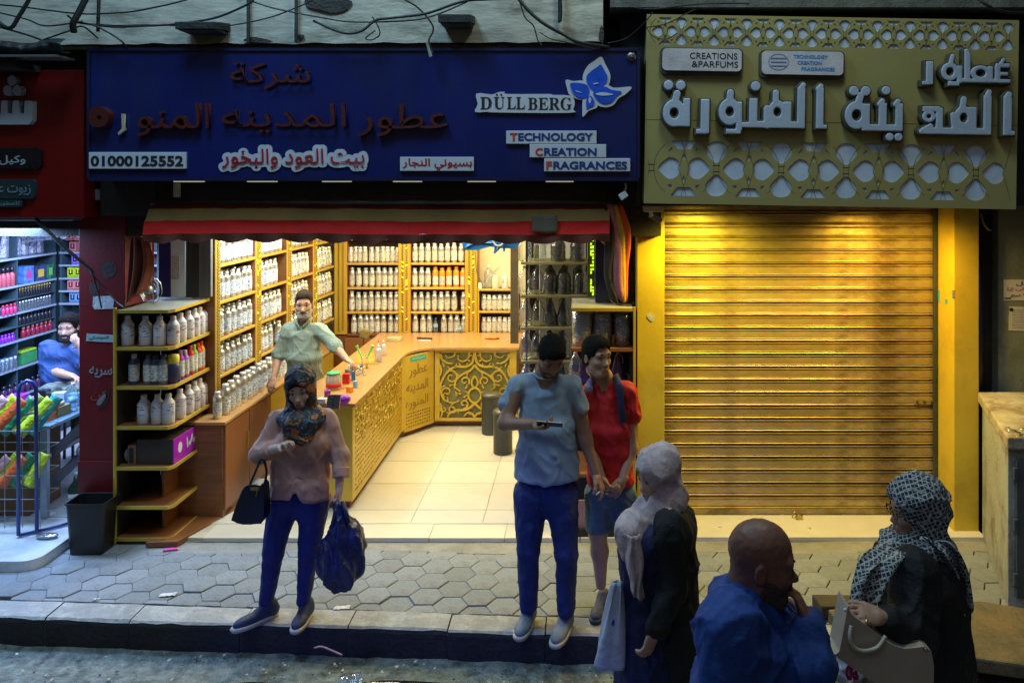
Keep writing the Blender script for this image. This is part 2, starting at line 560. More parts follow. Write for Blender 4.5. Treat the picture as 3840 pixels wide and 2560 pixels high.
for ci in range(-26, 24):
    cx = ci*1.5*HA + .03
    for ri in range(-6, 8):
        cy = 5.46 + ri*math.sqrt(3)*HA + (math.sqrt(3)*HA/2 if ci % 2 else 0) + KS*cx*.6
        P_ = [(x+cx, y+cy) for x, y in hexp]
        full = P_
        q = clip(P_, KS*-1, 1, 99)                     # no-op keeps order
        q = clip(q, KS, -1, -(KERB0+.215) )            # behind the kerb:  y - KS*x >= k
        q = clip(q, 0, 1, STRIP_Y + .03*math.sin(cx*3))
        if len(q) < 3: continue
        ar_ = abs(sum(q[i][0]*q[(i+1)%len(q)][1]-q[(i+1)%len(q)][0]*q[i][1] for i in range(len(q)))/2)
        if ar_ < .0035: continue
        z = rng.gauss(0, .0025); rot = (rng.gauss(0, .006), rng.gauss(0, .006), rng.gauss(0, .008))
        if abs(cx) > 4.4: continue
        if len(q) == 6 and all((a[0]-b[0])**2+(a[1]-b[1])**2 < 1e-9 for a, b in zip(q, full)):
            piece('paving_tile', hexme, pavement, (cx, cy, z), rot)
        else:
            mx_ = sum(p[0] for p in q)/len(q); my_ = sum(p[1] for p in q)/len(q)
            me = slab_mesh([(x-mx_, y-my_) for x, y in q]).mesh('paving_tile'); me.materials.append(m_pave)
            piece('paving_tile', me, pavement, (mx_, my_, z-.003), rot)
        tile_n += 1
# cement strip against the shop step
x = -3.0
st = MB(); st.grid(lambda s, t: (-4.6+8.2*s, STRIP_Y-.01+.03*math.sin((-4.6+8.2*s)*3) + (6.12-STRIP_Y)*t, -.004+.004*mnoise.noise((s*60, t*5, 0))), 120, 6)
st.build('cement_strip', M('cement_screed', (.25, .245, .225), .85, var=.2, scale=5, bump=.5, bscale=24, dirt=(.15, .14, .12), dirt_amt=.6), pavement, smooth=True)
# kerb stones, each its own block
m_kface = M('shaded_kerb_face', (.016, .015, .018), .75, var=.4, scale=4, bump=.5, bscale=30)  # shade on the kerb's street side put into its colour
x = -4.6
while x < 3.6:
    L = rng.uniform(.55, .72)
    a, b = x+.004, x+L-.004
    mb = MB(); k = rng.gauss(0, .003); zz = rng.gauss(0, .003)
    nx = 8
    prof = [(0, -.3), (.004, -.03), (.012, -.010), (.026, 0), (.198, 0), (.20, -.02), (.2, -.06)]
    vs = []; fs = []
    for i in range(nx+1):
        xx = a + (b-a)*i/nx
        for dy, dz in prof:
            j_ = .006*mnoise.noise((xx*9, dy*40, dz*30))
            vs.append((xx, ky(xx)+dy+k+j_, dz+zz+(j_ if dz > -.1 else 0)))
    m_ = len(prof)
    for i in range(nx):
        for j in range(m_-1): fs.append((i*m_+j, i*m_+j+1, (i+1)*m_+j+1, (i+1)*m_+j)[::-1])
    fs.append(tuple(range(m_))); fs.append(tuple(nx*m_+j for j in reversed(range(m_))))
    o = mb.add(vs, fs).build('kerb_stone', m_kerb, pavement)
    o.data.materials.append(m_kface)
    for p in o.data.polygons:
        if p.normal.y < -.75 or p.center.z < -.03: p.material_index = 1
    x += L

# ------------------------------------------------------------------ shop floor: cream marble tiles, step at the door
m_marble = M('cream_marble', (.62, .585, .50), .28, var=.06, scale=2.5, bump=.03, rnd=.05, dirt=(.50, .44, .33), dirt_amt=.35, dirt_scale=2.2)
FZ = .03
MB().box(-3.5, .66, 6.10, 9.8, -.4, FZ-.006).build('shop_floor', M('tile_grout', (.50, .46, .37), .9), kind='structure')
sf = bpy.data.objects['shop_floor']
ys = [(6.085, 6.335), (6.34, 6.60)] + [(6.605+.57*i, 6.605+.57*i+.565) for i in range(5)]
for r_, (ya, yb) in enumerate(ys):
    xa = -3.1 + (.0 if r_ else .2)
    while xa < .62:
        x1 = min(xa+.575, .64)
        if not (xa < -3.2):
            me = slab_mesh([(xa+.0015-xa, 0), (x1-.0015-xa, 0), (x1-.0015-xa, yb-ya-.003), (.0015, yb-ya-.003)], .03, .002).mesh('floor_tile'); me.materials.append(m_marble)
            o = piece('floor_tile', me, sf, (xa, ya, FZ + (0 if r_ else -.001) + rng.gauss(0, .0004)))
        xa += .58
MB().box(-3.5, .62, 6.083, 6.10, -.2, FZ-.03).build('step_riser', M('cement_screed', (.2,)*3), sf)
# sill under the shutter, yellow lit marble
sill = MB().box(.66, 3.12, 6.10, 6.70, -.3, FZ).build('shutter_sill', M('sill_marble', (.60, .56, .47), .35, var=.07, bump=.05), kind='structure', bevel=.004)
# neighbour's floor: veined white marble slab with a rounded front corner
m_white_marble = M('white_marble', (.66, .68, .70), .25, var=.05, scale=3, bump=.03, dirt=(.38, .42, .48), dirt_amt=.7, dirt_scale=2.0)
n_, l_, b_ = nodes_of(m_white_marble)
slab = rrect(-5.9, -3.86, 5.62, 6.35, .12)
MB().prism([(x, y) for x, y in slab], -.05, .075).build('neighbour_step', m_white_marble, kind='structure', bevel=.006)
MB().box(-6.4, -3.62, 6.352, 8.7, -.05, .078).build('neighbour_floor', m_white_marble, kind='structure')

# ------------------------------------------------------------------ shells of the two shops
m_wall = M('shop_plaster', (.62, .58, .50), .8, var=.08)
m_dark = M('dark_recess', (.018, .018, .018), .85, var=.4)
def S(name, mb, m, **kw): return mb.build(name, m, kind='structure', **kw)
S('shop_wall_left', MB().box(-3.62, -3.42, 6.78, 10.0, -.1, 2.8), m_wall)
S('shop_wall_back', MB().box(-3.42, .62, 9.86, 10.0, -.1, 2.8), M('shop_back_plaster', (.70, .61, .43), .8, var=.06))
S('shop_wall_right', MB().box(.60, .64, 6.3, 9.86, -.1, 2.8), M('shop_white_panel', (.74, .74, .70), .6, var=.05))
S('shop_ceiling', MB().box(-3.42, .60, 6.2, 9.86, 2.72, 2.8), m_wall)
S('neighbour_wall_left', MB().box(-5.95, -5.83, 5.9, 8.8, 0, 2.7), M('neighbour_panel', (.06, .11, .13), .6, var=.2))
S('neighbour_wall_back', MB().box(-5.83, -3.62, 8.68, 8.8, 0, 2.7), MATS['neighbour_panel'])
S('neighbour_ceiling', MB().box(-5.9, -3.62, 6.0, 8.68, 2.62, 2.7), M('neighbour_ceiling', (.35, .4, .42), .7))
S('building_wall', MB().box(-9, -5.95, 6.0, 10, -.1, 7).box(3.14, 9, 6.48, 10, -.1, 7).box(-5.95, 3.14, 6.32, 10, 2.8, 7), M('grey_green_render', (.20, .23, .19), .8, var=.12, scale=2, bump=.2, dirt=(.10, .11, .09), dirt_amt=.6))

# red pillar between the shops
m_red = M('red_paint', (.13, .005, .008), .42, var=.12, scale=4, bump=.06, dirt=(.10, .012, .014), dirt_amt=.6, dirt_scale=5)
pil = thing('red_pillar', 'dark red painted pillar with torn stickers between the two shop openings', 'pillar', (-3.7, 6.2, 0))
MB().box(-3.842, -3.562, 6.08, 6.5, -.02, 1.80).build('shaft', m_red, pil, bevel=.004)
MB().box(-3.843, -3.49, 6.078, 6.5, 1.8005, 2.62).build('upper_shaft', m_red, pil, bevel=.004)
MB().box(-3.845, -3.566, 6.068, 6.079, -.02, .62).build('plinth', m_red, pil)
m_pap = M('old_paper', (.42, .44, .46), .8, var=.2, scale=14, bump=.2)
def flat(poly, y, name, mat, parent, t=.0015, **kw):
    return put(name, moved(cutout([poly], t), (0, y - t, 0)), mat, parent, **kw)
def moved(me, d): me.transform(Matrix.Translation(d)); return me
def pq(pts, y): return [(wx(u, y), wz(v, y)) for u, v in pts]
yy = 6.078
flat(pq([(214,681),(256,679),(262,688),(260,709),(218,710),(213,704)], yy), yy, 'sticker', m_pap, pil)
flat(pq([(199,766),(261,769),(261,786),(198,783)], yy), yy, 'sticker', M('teal_sticker', (.26, .36, .36), .7), pil)
lettering('lettering', 'الموسكي', wx(204,yy), wx(250,yy), wz(781,yy), wz(771,yy), yy-.0015, M('ink', (.03, .03, .04), .7), pil, .01, .001)
lettering('lettering', 'سريه', wx(205,yy), wx(258,yy), wz(868,yy), wz(842,yy), yy, M('worn_white_print', (.20, .19, .20), .7, var=.3), pil, .02, .001)
lettering('lettering', 'كن', wx(208,yy), wx(250,yy), wz(920,yy), wz(895,yy), yy, M('worn_orange_print', (.22, .05, .03), .7), pil, .0, .001)
flat(smooth_loop(pq([(222,925),(238,905),(243,910),(230,930)], yy)), yy, 'sticker', M('worn_white_print', ()), pil)
m_tear = M('torn_paint', (.035, .008, .010), .8, var=.4)
for pts in ([(232,610),(250,598),(268,612),(262,632),(245,640),(236,628)], [(205,655),(222,648),(228,668),(212,680)], [(240,905),(252,890),(246,925),(225,938)]):
    flat(smooth_loop(pq(pts, yy)), yy+.0005, 'torn_patch', m_tear, pil)

# upper red board of the neighbour
m_board_red = M('red_sign_face', (.17, .006, .006), .30, var=.08, bump=.03)
yb = 5.86
rb = thing('red_sign', 'red shop sign with white Arabic letter and black plaques at the left edge', 'sign', (-5, 5.9, 3))
MB().box(wx(-120, yb), wx(192, yb), yb, 6.05, wz(500, yb), wz(161, yb)).build('sign_board', m_board_red, rb, bevel=.004)
m_wl = M('pale_letter', (.42, .50, .58), .4, var=.05)
for (u, v) in ((38, 187), (28, 210), (50, 210)):
    c = wp(u, v, yb); rx = .033; 
    put('dot', moved(cutout([[(c.x+rx*math.cos(t*.35)*.95, c.z+rx*1.15*math.sin(t*.35)) for t in range(18)]], .05), (0, yb-.05, 0)), m_wl, rb, bevel=.003)
px = lambda L: [(wx(u, yb), wz(v, yb)) for u, v in L]
put('letter', moved(cutout([px([(-40,262),(0,262),(0,262),(13,262),(14,236),(16,233),(28,233),(29,262),(39,262),(40,236),(42,233),(54,233),(55,262),(66,262),(67,236),(69,233),(84,234),(85,236),(84,278),(76,287),(-40,287)])], .05), (0, yb-.05, 0)), m_wl, rb, bevel=.003)
m_blk = M('black_acrylic', (.012, .012, .014), .25)
put('plaque', moved(cutout([px(rrect(-60, 100, 340, 388, 10))], .03), (0, yb-.03, 0)), m_blk, rb)
lettering('lettering', 'وكيل شركة', wx(-70,yb), wx(66,yb), wz(379,yb), wz(357,yb), yb-.03, m_wl, rb, .01, .006)
put('plaque', moved(cutout([px(rrect(-60, 86, 412, 456, 8))], .03), (0, yb-.03, 0)), M('dark_teal_acrylic', (.02, .045, .05), .3), rb)
lettering('lettering', 'زيوت عطرية', wx(-45,yb), wx(78,yb), wz(449,yb), wz(419,yb), yb-.03, M('teal_letter', (.16, .26, .27), .5), rb, .01, .006)
put('plaque', moved(cutout([px(rrect(-60, 56, 459, 475, 4))], .03), (0, yb-.03, 0)), MATS['dark_teal_acrylic'], rb)
lettering('lettering', 'للعطور', wx(5,yb), wx(52,yb), wz(473,yb), wz(462,yb), yb-.03, MATS['teal_letter'], rb, .01, .004)
# metal edge beam and rolled curtain over the neighbour's opening
nb = thing('shutter_housing', 'grey metal shutter housing above the left shop opening', 'shutter box', (-5, 6, 2.6))
MB().box(-6.2, wx(176, 6.0), 5.95, 6.2, wz(507, 5.95), wz(486, 5.95)).build('housing', M('dull_metal', (.20, .22, .22), .4, .6, bump=.1), nb, bevel=.012)
MB().box(-6.2, wx(187, 6.02), 5.90, 5.95, wz(486, 5.9), wz(476, 5.9)).build('trim', m_dark, nb)
S('dark_lintel', MB().box(-6.3, .62, 6.10, 6.32, 2.34, 2.80).box(-6.3, .62, 6.02, 6.32, 2.80, 3.78).box(-3.62, -3.2, 5.98, 6.1, 2.5, 3.7), M('lintel_dark', (.03, .024, .022), .8, var=.4, bump=.3))

# ------------------------------------------------------------------ blue sign
yb = 5.70
m_blue = M('blue_sign_face', (.005, .015, .115), .28, var=.18, scale=1.2, bump=.02, dirt=(.012, .022, .075), dirt_amt=.7, dirt_scale=1.6, stretch=(1, 1, .4))
bs = thing('blue_sign', 'wide blue sign with red Arabic words, a phone number and a flower emblem', 'sign', (-1.5, 5.8, 3.2))
X0, X1, Z0, Z1 = wx(205, yb), wx(1466, yb), wz(412, yb), wz(114, yb)
MB().box(X0+.012, X1-.012, yb, yb+.26, Z0+.012, Z1-.012).build('sign_board', m_blue, bs)
m_frame = M('dark_blue_frame', (.010, .014, .05), .35)
MB().box(X0, X1, yb-.012, yb+.27, Z1-.012, Z1+.01).box(X0, X1, yb-.012, yb+.27, Z0-.012, Z0+.012).box(X0-.012, X0+.01, yb-.012, yb+.27, Z0+.012, Z1-.012).box(X1-.01, X1+.012, yb-.012, yb+.27, Z0+.012, Z1-.012).build('sign_frame', m_frame, bs)
m_dred = M('dark_red_letter', (.075, .008, .005), .5, var=.15)
m_bred = M('red_print', (.42, .008, .012), .5, var=.08)
m_white = M('white_acrylic', (.56, .60, .66), .4, var=.05, bump=.03)
m_navy = M('navy_print', (.012, .035, .20), .5)
m_orange = M('orange_red_print', (.60, .05, .02), .5)
m_black = M('black_print', (.015, .015, .018), .5)
Lx = lambda u: wx(u, yb)
Lz = lambda v: wz(v, yb)
def word(t, u0, u1, v0, v1, mat, off, th, y=yb, parent=bs, back=None, boff=.07, name='lettering', **kw):
    return lettering(name, t, Lx(u0), Lx(u1), Lz(v1), Lz(v0), y, mat, parent, off, th, back=back, back_off=boff, **kw)
word('شركة', 534, 716, 145, 206, m_dred, .0, .045)
word('عطور', 826, 1030, 240, 314, m_dred, .0, .045)
word('المدينه', 514, 798, 240, 306, m_dred, .0, .045)
word('المنو', 322, 486, 238, 314, m_dred, .0, .045)
put('loose_letter', moved(cutout([smooth_loop([(Lx(u), Lz(v)) for u, v in ((218,270),(225,250),(245,248),(262,262),(258,285),(240,294),(222,288))]), [(Lx(u), Lz(v)) for u, v in ((236,268),(236,276),(246,276),(246,268))]], .07), (0, yb-.07, 0)), m_dred, bs)
put('broken_letter', moved(cutout([[(Lx(u), Lz(v)) for u, v in ((284,262),(291,263),(290,292),(294,298),(278,311),(276,306),(285,296))]], .02), (0, yb-.03, 0)), M('tan_glue', (.40, .34, .22), .7), bs)
def plate(u0, u1, v0, v1, th=.02, name='plate', mat=m_white, yf=yb):
    return MB().box(Lx(u0), Lx(u1), yf-th, yf, Lz(v1), Lz(v0)).build(name, mat, bs, bevel=.003)
plate(208, 430, 350, 388, .022)
word('01000125552', 213, 425, 358, 382, m_black, .03, .004, y=yb-.022)
word('بيت العود والبخور', 512, 838, 342, 386, m_bred, .0, .008, back=m_white, boff=.18)
plate(920, 1089, 361, 393, .022)
word('بسيوني النجار', 926, 1085, 364, 391, m_bred, .015, .004, y=yb-.022)
plate(1163, 1370, 301, 331, .020); plate(1217, 1392, 332, 362, .022); plate(1250, 1447, 364, 394, .024)
word('T', 1172, 1189, 306, 324, m_orange, .03, .004, y=yb-.020); word('ECHNOLOGY', 1191, 1362, 306, 324, m_navy, .03, .004, y=yb-.020)
word('C', 1230, 1247, 340, 358, m_orange, .03, .004, y=yb-.022); word('REATION', 1250, 1370, 340, 358, m_navy, .03, .004, y=yb-.022)
word('F', 1255, 1268, 371, 389, m_orange, .03, .004, y=yb-.024); word('RAGRANCES', 1271, 1440, 371, 389, m_navy, .03, .004, y=yb-.024)
# name plate with serif capitals and the flower
put('plate', moved(cutout([[(Lx(u), Lz(v)) for u, v in smooth_loop([(1095,216),(1130,218),(1145,213),(1160,212),(1166,217),(1262,217),(1268,219),(1310,221),(1320,236),(1316,252),(1308,260),(1135,259),(1125,257),(1092,258),(1098,240)], 3)]], .02), (0, yb-.02, 0)), m_white, bs)
ser = lambda s: ''.join(chr(0x1D400 + ord(c) - 65) for c in s)
word(ser('D'), 1104, 1130, 224, 251, m_black, -.004, .004, y=yb-.02)
word(ser('U'), 1135, 1159, 224, 251, m_black, -.004, .004, y=yb-.02)
word(ser('LL'), 1165, 1206, 224, 251, m_black, -.004, .004, y=yb-.02)
word(ser('BERG'), 1213, 1313, 225, 253, m_black, -.004, .004, y=yb-.02)
for u in (1142, 1152):
    put('dot', moved(cutout([[(Lx(u)+.007*math.cos(t*.7), Lz(218.5)+.007*math.sin(t*.7)) for t in range(9)]], .004), (0, yb-.024, 0)), m_black, bs)
m_petal = M('blue_petal', (.012, .09, .62), .35, var=.25, scale=9)
def zz_(L): return [(Lx(784+a/3), Lz(b/3)) for a, b in L]
petals = [
    [(1787,450),(1812,490),(1832,530),(1825,570),(1790,600),(1740,625),(1722,618),(1695,580),(1690,530),(1720,495),(1757,470)],
    [(1578,578),(1640,576),(1690,590),(1708,630),(1706,655),(1690,675),(1640,678),(1600,650),(1585,615)],
    [(1735,640),(1770,608),(1820,602),(1860,622),(1930,635),(1900,660),(1868,700),(1820,718),(1780,706),(1745,672)],
    [(1722,665),(1742,700),(1738,728),(1705,745),(1692,757),(1686,720),(1690,685),(1710,668)]]
white = [
    [(1790,395),(1815,440),(1850,510),(1850,560),(1835,592),(1770,650),(1700,640),(1668,570),(1665,520),(1695,460),(1740,425)],
    [(1547,554),(1600,562),(1665,560),(1720,600),(1730,660),(1700,690),(1640,690),(1575,660),(1555,610)],
    [(1720,625),(1770,590),(1830,585),(1880,608),(1997,602),(1960,650),(1910,680),(1875,725),(1820,742),(1760,725),(1720,680)],
    [(1735,640),(1760,690),(1762,740),(1735,755),(1700,770),(1664,808),(1660,760),(1662,700),(1680,655)]]
for i, (a, b) in enumerate(zip(white, petals)):
    put('petal_backing', moved(cutout([smooth_loop(zz_(a), 4)], .018), (0, yb-.018-.0012*i, 0)), m_white, bs)
    put('petal', moved(cutout([smooth_loop(zz_(b), 4)], .004), (0, yb-.026-.0006*i, 0)), m_petal, bs)
for L in ([(1750,652),(1800,640),(1875,655),(1800,664)], [(1712,672),(1722,690),(1712,718),(1702,695)], [(1735,580),(1765,574),(1770,580),(1740,586)], [(1615,628),(1650,640),(1655,645),(1620,636)]):
    put('petal_vein', moved(cutout([smooth_loop(zz_(L), 3)], .002), (0, yb-.031, 0)), m_white, bs)
c = wp(1450, 132, yb)
put('stud', moved(MB().lathe([(.035,0),(.033,.012),(.02,.016),(.012,.03),(0.004,.032)], 14).mesh('stud'), (0,0,0)), M('chrome', (.5,.5,.5), .2, 1.0, bump=0), bs, bevel=0)
bpy.data.objects['stud'].data.transform(Matrix.Translation((c.x, yb, c.z)) @ Matrix.Rotation(R(90), 4, 'X'))
for u in (425, 595, 768, 932, 1104, 1285):
    o = MB().box(Lx(u-32), Lx(u+32), yb+.03, yb+.09, Z0-.020, Z0-.0125).build('downlight', M('pale_lamp_glass', (.5, .5, .42), .3, emit=(1, .93, .7), estr=.35), bs, bevel=.002)
# bits under the board: a tag, a hanging camera
o = MB().box(wx(398, 5.8), wx(412, 5.8), 5.8, 5.82, wz(453, 5.8), wz(420, 5.8)).build('tan_tag', M('tan_tape', (.36, .33, .27), .7), label='short tan strap hanging below the blue sign near its left end', cat='strap')
hc = thing('hanging_camera', 'small white security camera dangling at the right end below the blue sign', 'camera', (wx(1432,5.8), 5.8, wz(440,5.8)))
MB().tube([wp(1436,421,5.8), wp(1438,430,5.8), wp(1434,438,5.8)], .008).build('cable', m_white, hc)
MB().box(wx(1421,5.8), wx(1440,5.8), 5.72, 5.86, wz(456,5.8), wz(441,5.8), rot=Matrix.Rotation(R(-35), 3, 'Y')).build('camera_body', m_white, hc, bevel=.006)

# ------------------------------------------------------------------ right-hand lattice sign
yb = 5.72
m_beige = M('beige_sign_face', (.34, .30, .115), .35, var=.06, scale=2, bump=.03)
m_acr = M('milky_acrylic', (.52, .64, .80), .16, var=.14, scale=6, bump=.05, bscale=9)
rs = thing('lattice_sign', 'beige sign with pale Arabic letters between pierced star lattice bands', 'sign', (wx(1910, yb), yb, wz(262, yb)), rot=(0, R(.95), 0))
SX0, SX1, SZ1, SZ0 = wx(1482, yb), wx(2337, yb), wz(40, yb), wz(474, yb)
MB().box(SX0+.004, SX1-.004, yb+.03, yb+.36, SZ0+.004, SZ1-.004).build('sign_box', M('beige_side', (.36, .33, .20), .5), rs, bevel=.003)
MB().box(SX0+.02, SX1-.02, yb+.012, yb+.0295, SZ0+.02, SZ1-.02).build('acrylic_backing', m_acr, rs)
def petal_loop(cx, cz, w, h, ang, n=3):
    """kite-bellied petal, pointed outward"""
    P = [(-.40*w, .34*h), (-.16*w, .50*h), (.16*w, .50*h), (.40*w, .34*h), (.50*w, -.02*h), (.26*w, -.36*h), (0, -.56*h), (-.26*w, -.36*h), (-.5*w, -.02*h)]
    P = smooth_loop(P, 2); ca, sa = math.cos(ang), math.sin(ang)
    return [(cx + x*ca - z*sa, cz + x*sa + z*ca) for x, z in P]
loops = [rect(SX0, SX1, SZ0, SZ1)]
def band(zc, s, x_first, count, period):
    hs = []
    for k in range(count):
        cx = x_first + k*period
        for ang, dx, dz in ((0, 0, .130), (math.pi, 0, -.130), (math.pi/2, -.138, 0), (-math.pi/2, .138, 0)):
            q = petal_loop(cx+dx*s, zc+dz*s, .168*s, .158*s, ang)
            if min(p[0] for p in q) > SX0+.03 and max(p[0] for p in q) < SX1-.03: hs.append(q)
        if k < count-1:
            mx = cx + period/2
            for sg in (1, -1):
                hs.append([(mx-.100*s, zc+sg*.212*s), (mx+.100*s, zc+sg*.212*s), (mx+.050*s, zc+sg*.145*s), (mx-.050*s, zc+sg*.145*s)])
                for dx in (-.108, .108):
                    hs.append([(mx+dx*s-.018*s, zc+sg*.13*s), (mx+dx*s+.016*s, zc+sg*.125*s), (mx+dx*s+.016*s*(1 if dx<0 else -1), zc+sg*.165*s)])
                hs.append([(mx-.014*s, zc+sg*.085*s), (mx, zc+sg*.055*s), (mx+.014*s, zc+sg*.085*s), (mx, zc+sg*.115*s)])
        if s > .8:
            for sg in (1, -1):
                hs.append([(cx-.026*s, zc+sg*.018), (cx+.026*s, zc+sg*.018), (cx+.026*s, zc+sg*.026), (cx-.026*s, zc+sg*.026)])
    return hs
loops += band(wz(392, yb), .94, wx(1640-148, yb)+.02, 6, wx(1789, yb)-wx(1640, yb))
loops += band(wz(78, yb), .47, wx(1562, yb)-wx(75,yb)+wx(0,yb), 12, wx(75, yb)-wx(0, yb))
seam = wz(282, yb)
put('lattice_face', moved(cutout(loops, .011), (0, yb, 0)), m_beige, rs)
def engraved_band(zc, s, x_first, count, period):
    g = MB()
    for k in range(-1, count):
        mx = x_first + (k+.5)*period
        for rr, a0, a1 in ((.232*s, -52, 52), (.232*s, 128, 232)):
            pts = [(mx+rr*math.cos(R(a0+(a1-a0)*i/14)), zc+rr*math.sin(R(a0+(a1-a0)*i/14))) for i in range(15)]
            for (xa, za), (xb, zb) in zip(pts, pts[1:]):
                if min(xa, xb) < SX0+.02 or max(xa, xb) > SX1-.02 or max(abs(za-zc), abs(zb-zc)) > .205*s: continue
                dx, dz = xb-xa, zb-za; L_ = math.hypot(dx, dz); nx_, nz_ = -dz/L_*.0022, dx/L_*.0022
                g.add([(xa-nx_, yb-.0006, za-nz_), (xb-nx_, yb-.0006, zb-nz_), (xb+nx_, yb-.0006, zb+nz_), (xa+nx_, yb-.0006, za+nz_)], [(0, 1, 2, 3)])
        for sg in (1, -1):
            for sd in (1, -1):
                xa, za, xb, zb = mx+sd*.02*s, zc+sg*.21*s, mx-sd*.045*s, zc-sg*.02*s
                if min(xa, xb) < SX0+.02 or max(xa, xb) > SX1-.02: continue
                dx, dz = xb-xa, zb-za; L_ = math.hypot(dx, dz); nx_, nz_ = -dz/L_*.0018, dx/L_*.0018
                g.add([(xa-nx_, yb-.0010-.0002*sd, za-nz_), (xb-nx_, yb-.0010-.0002*sd, zb-nz_), (xb+nx_, yb-.0010-.0002*sd, zb+nz_), (xa+nx_, yb-.0010-.0002*sd, za+nz_)], [(0, 1, 2, 3)])
    g.build('engraved_lines', M('engraved_olive', (.12, .105, .045), .5), rs, kind='stuff')
engraved_band(wz(392, yb), .94, wx(1640-148, yb)+.02, 6, wx(1789, yb)-wx(1640, yb))
engraved_band(wz(78, yb), .47, wx(1562, yb)-wx(75,yb)+wx(0,yb), 12, wx(75, yb)-wx(0, yb))
MB().box(SX0+.002, SX1-.002, yb-.0008, yb-.0004, seam-.0015, seam+.0015).build('panel_seam', m_dark, rs)
m_let = M('pale_blue_letter', (.42, .51, .64), .35, var=.07)
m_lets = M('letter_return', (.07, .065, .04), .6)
def big(t, u0, u1, v0, v1, off=.06, th=.07):
    me = text_mesh(t, off, th); n = len(me.vertices); a = np.empty(n*3, dtype=np.float32); me.vertices.foreach_get('co', a); a = a.reshape(-1, 3)
    lo, hi = a.min(0), a.max(0); x0, x1, z0, z1 = Lx(u0), Lx(u1), Lz(v1), Lz(v0)
    sx, sz = (x1-x0)/(hi[0]-lo[0]), (z1-z0)/(hi[2]-lo[2])
    me2 = text_mesh(t, off+.035, .055)
    for m__, y in ((me, yb-th-.002), (me2, yb-.055)):
        m__.transform(Matrix.Translation((x0-lo[0]*sx, y, z0-lo[2]*sz)) @ Matrix.Diagonal((sx, 1, sz, 1)))
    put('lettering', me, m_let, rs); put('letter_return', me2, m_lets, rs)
KUFI = {
 'word_top': [('b',2272,2284,148,184),('b',2274,2306,143,153),('b',2284,2302,163,171),('p',2286,143,2292,134,4),('b',2268,2308,180,188),('b',2203,2216,121,188),('p',2207,116,2210,124,5),('b',2191,2308,179,188),('o',2240,166,24,18,9),('b',2256,2268,150,186),
              ('o',2170,164,20,21,11),('p',2172,143,2176,128,5),('b',2186,2198,150,190),('b',2166,2192,186,196),('b',2116,2132,141,194),('b',2108,2124,186,195)],
 'word_right': [('b',2293,2312,220,306),('p',2300,222,2305,214,7),('b',2300,2320,296,306),('b',2248,2266,216,306),('p',2256,218,2260,209,6),('b',2108,2262,291,306),('o',2203,268,21,26,13),('b',2214,2232,243,300),('p',2200,246,2203,226,7),('p',2180,262,2184,300,7),
                ('b',2140,2156,246,302),('b',2110,2150,243,255),('o',2124,266,14,13,9),('p',2108,300,2128,288,6)],
 'word_middle': [('b',2048,2065,238,301),('b',2010,2028,238,301),('b',1972,2064,286,301),('o',1960,266,26,31,16),('p',1964,236,1968,222,8),('b',1975,1990,240,296),('d',1953,211,11,0,0),('d',1980,211,11,0,0),('d',2026,209,10,0,0),('d',2036,314,9,0,0),('d',2056,314,9,0,0),('p',2048,240,2054,233,6),('p',2012,240,2018,233,6)],
 'word_left': [('b',1868,1885,206,298),('b',1872,1893,289,298),('b',1825,1843,206,298),('p',1832,208,1838,200,6),('p',1872,208,1878,202,6),('b',1716,1840,283,298),('o',1780,262,21,26,13),('b',1793,1812,238,292),('p',1776,240,1776,218,7),('p',1757,255,1757,292,8),('b',1716,1735,232,298),('d',1730,204,11,0,0),('b',1690,1720,286,298),
               ('o',1672,263,24,29,16),('p',1672,236,1673,220,8),('b',1686,1700,240,305),('b',1664,1698,302,313),('b',1606,1626,235,313),('b',1596,1620,303,314)],
 'word_end': [('o',1546,268,25,30,16),('p',1548,240,1552,224,8),('b',1566,1582,234,297),('b',1548,1582,288,298),('d',1532,205,11,0,0),('d',1560,205,11,0,0)]}
def kufi_field(strokes, grow, y0, y1):
    S_ = (Lx(1)-Lx(0)); prep = []
    for t_, a, b, c__, d__, *e_ in strokes:
        if t_ == 'b': prep.append((t_, Lx(a), Lx(b), Lz(d__), Lz(c__)))
        elif t_ == 'p': prep.append((t_, Lx(a), Lz(b), Lx(c__), Lz(d__), e_[0]*S_))
        elif t_ == 'o': prep.append((t_, Lx(a), Lz(b), c__*S_, d__*S_, e_[0]*S_))
        else: prep.append((t_, Lx(a), Lz(b), c__*S_))
    def f(G):
        x, y, z = G[..., 0], G[..., 1], G[..., 2]; v = np.full(x.shape, 9.0, dtype=np.float32)
        for q in prep:
            if q[0] == 'b': d = np.maximum(np.abs(x-(q[1]+q[2])/2)-(q[2]-q[1])/2, np.abs(z-(q[3]+q[4])/2)-(q[4]-q[3])/2)
            elif q[0] == 'p':
                bx, bz = q[3]-q[1], q[4]-q[2]; t_ = np.clip(((x-q[1])*bx+(z-q[2])*bz)/(bx*bx+bz*bz), 0, 1)
                d = np.hypot(x-q[1]-bx*t_, z-q[2]-bz*t_)-q[5]
            elif q[0] == 'o': k_ = np.sqrt(((x-q[1])/q[3])**2+((z-q[2])/q[4])**2); d = np.abs(k_-.72)*min(q[3], q[4])-q[5]/2
            else: d = np.hypot(x-q[1], z-q[2])-q[3]
            v = np.minimum(v, d)
        return np.maximum(v-grow, np.maximum(y0-y, y-y1))
    us = [q for t_ in prep for q in ((t_[1]-.1, t_[1]+.25))]
    return f
KUFI_JOBS = [(k_, v_) for k_, v_ in KUFI.items()]
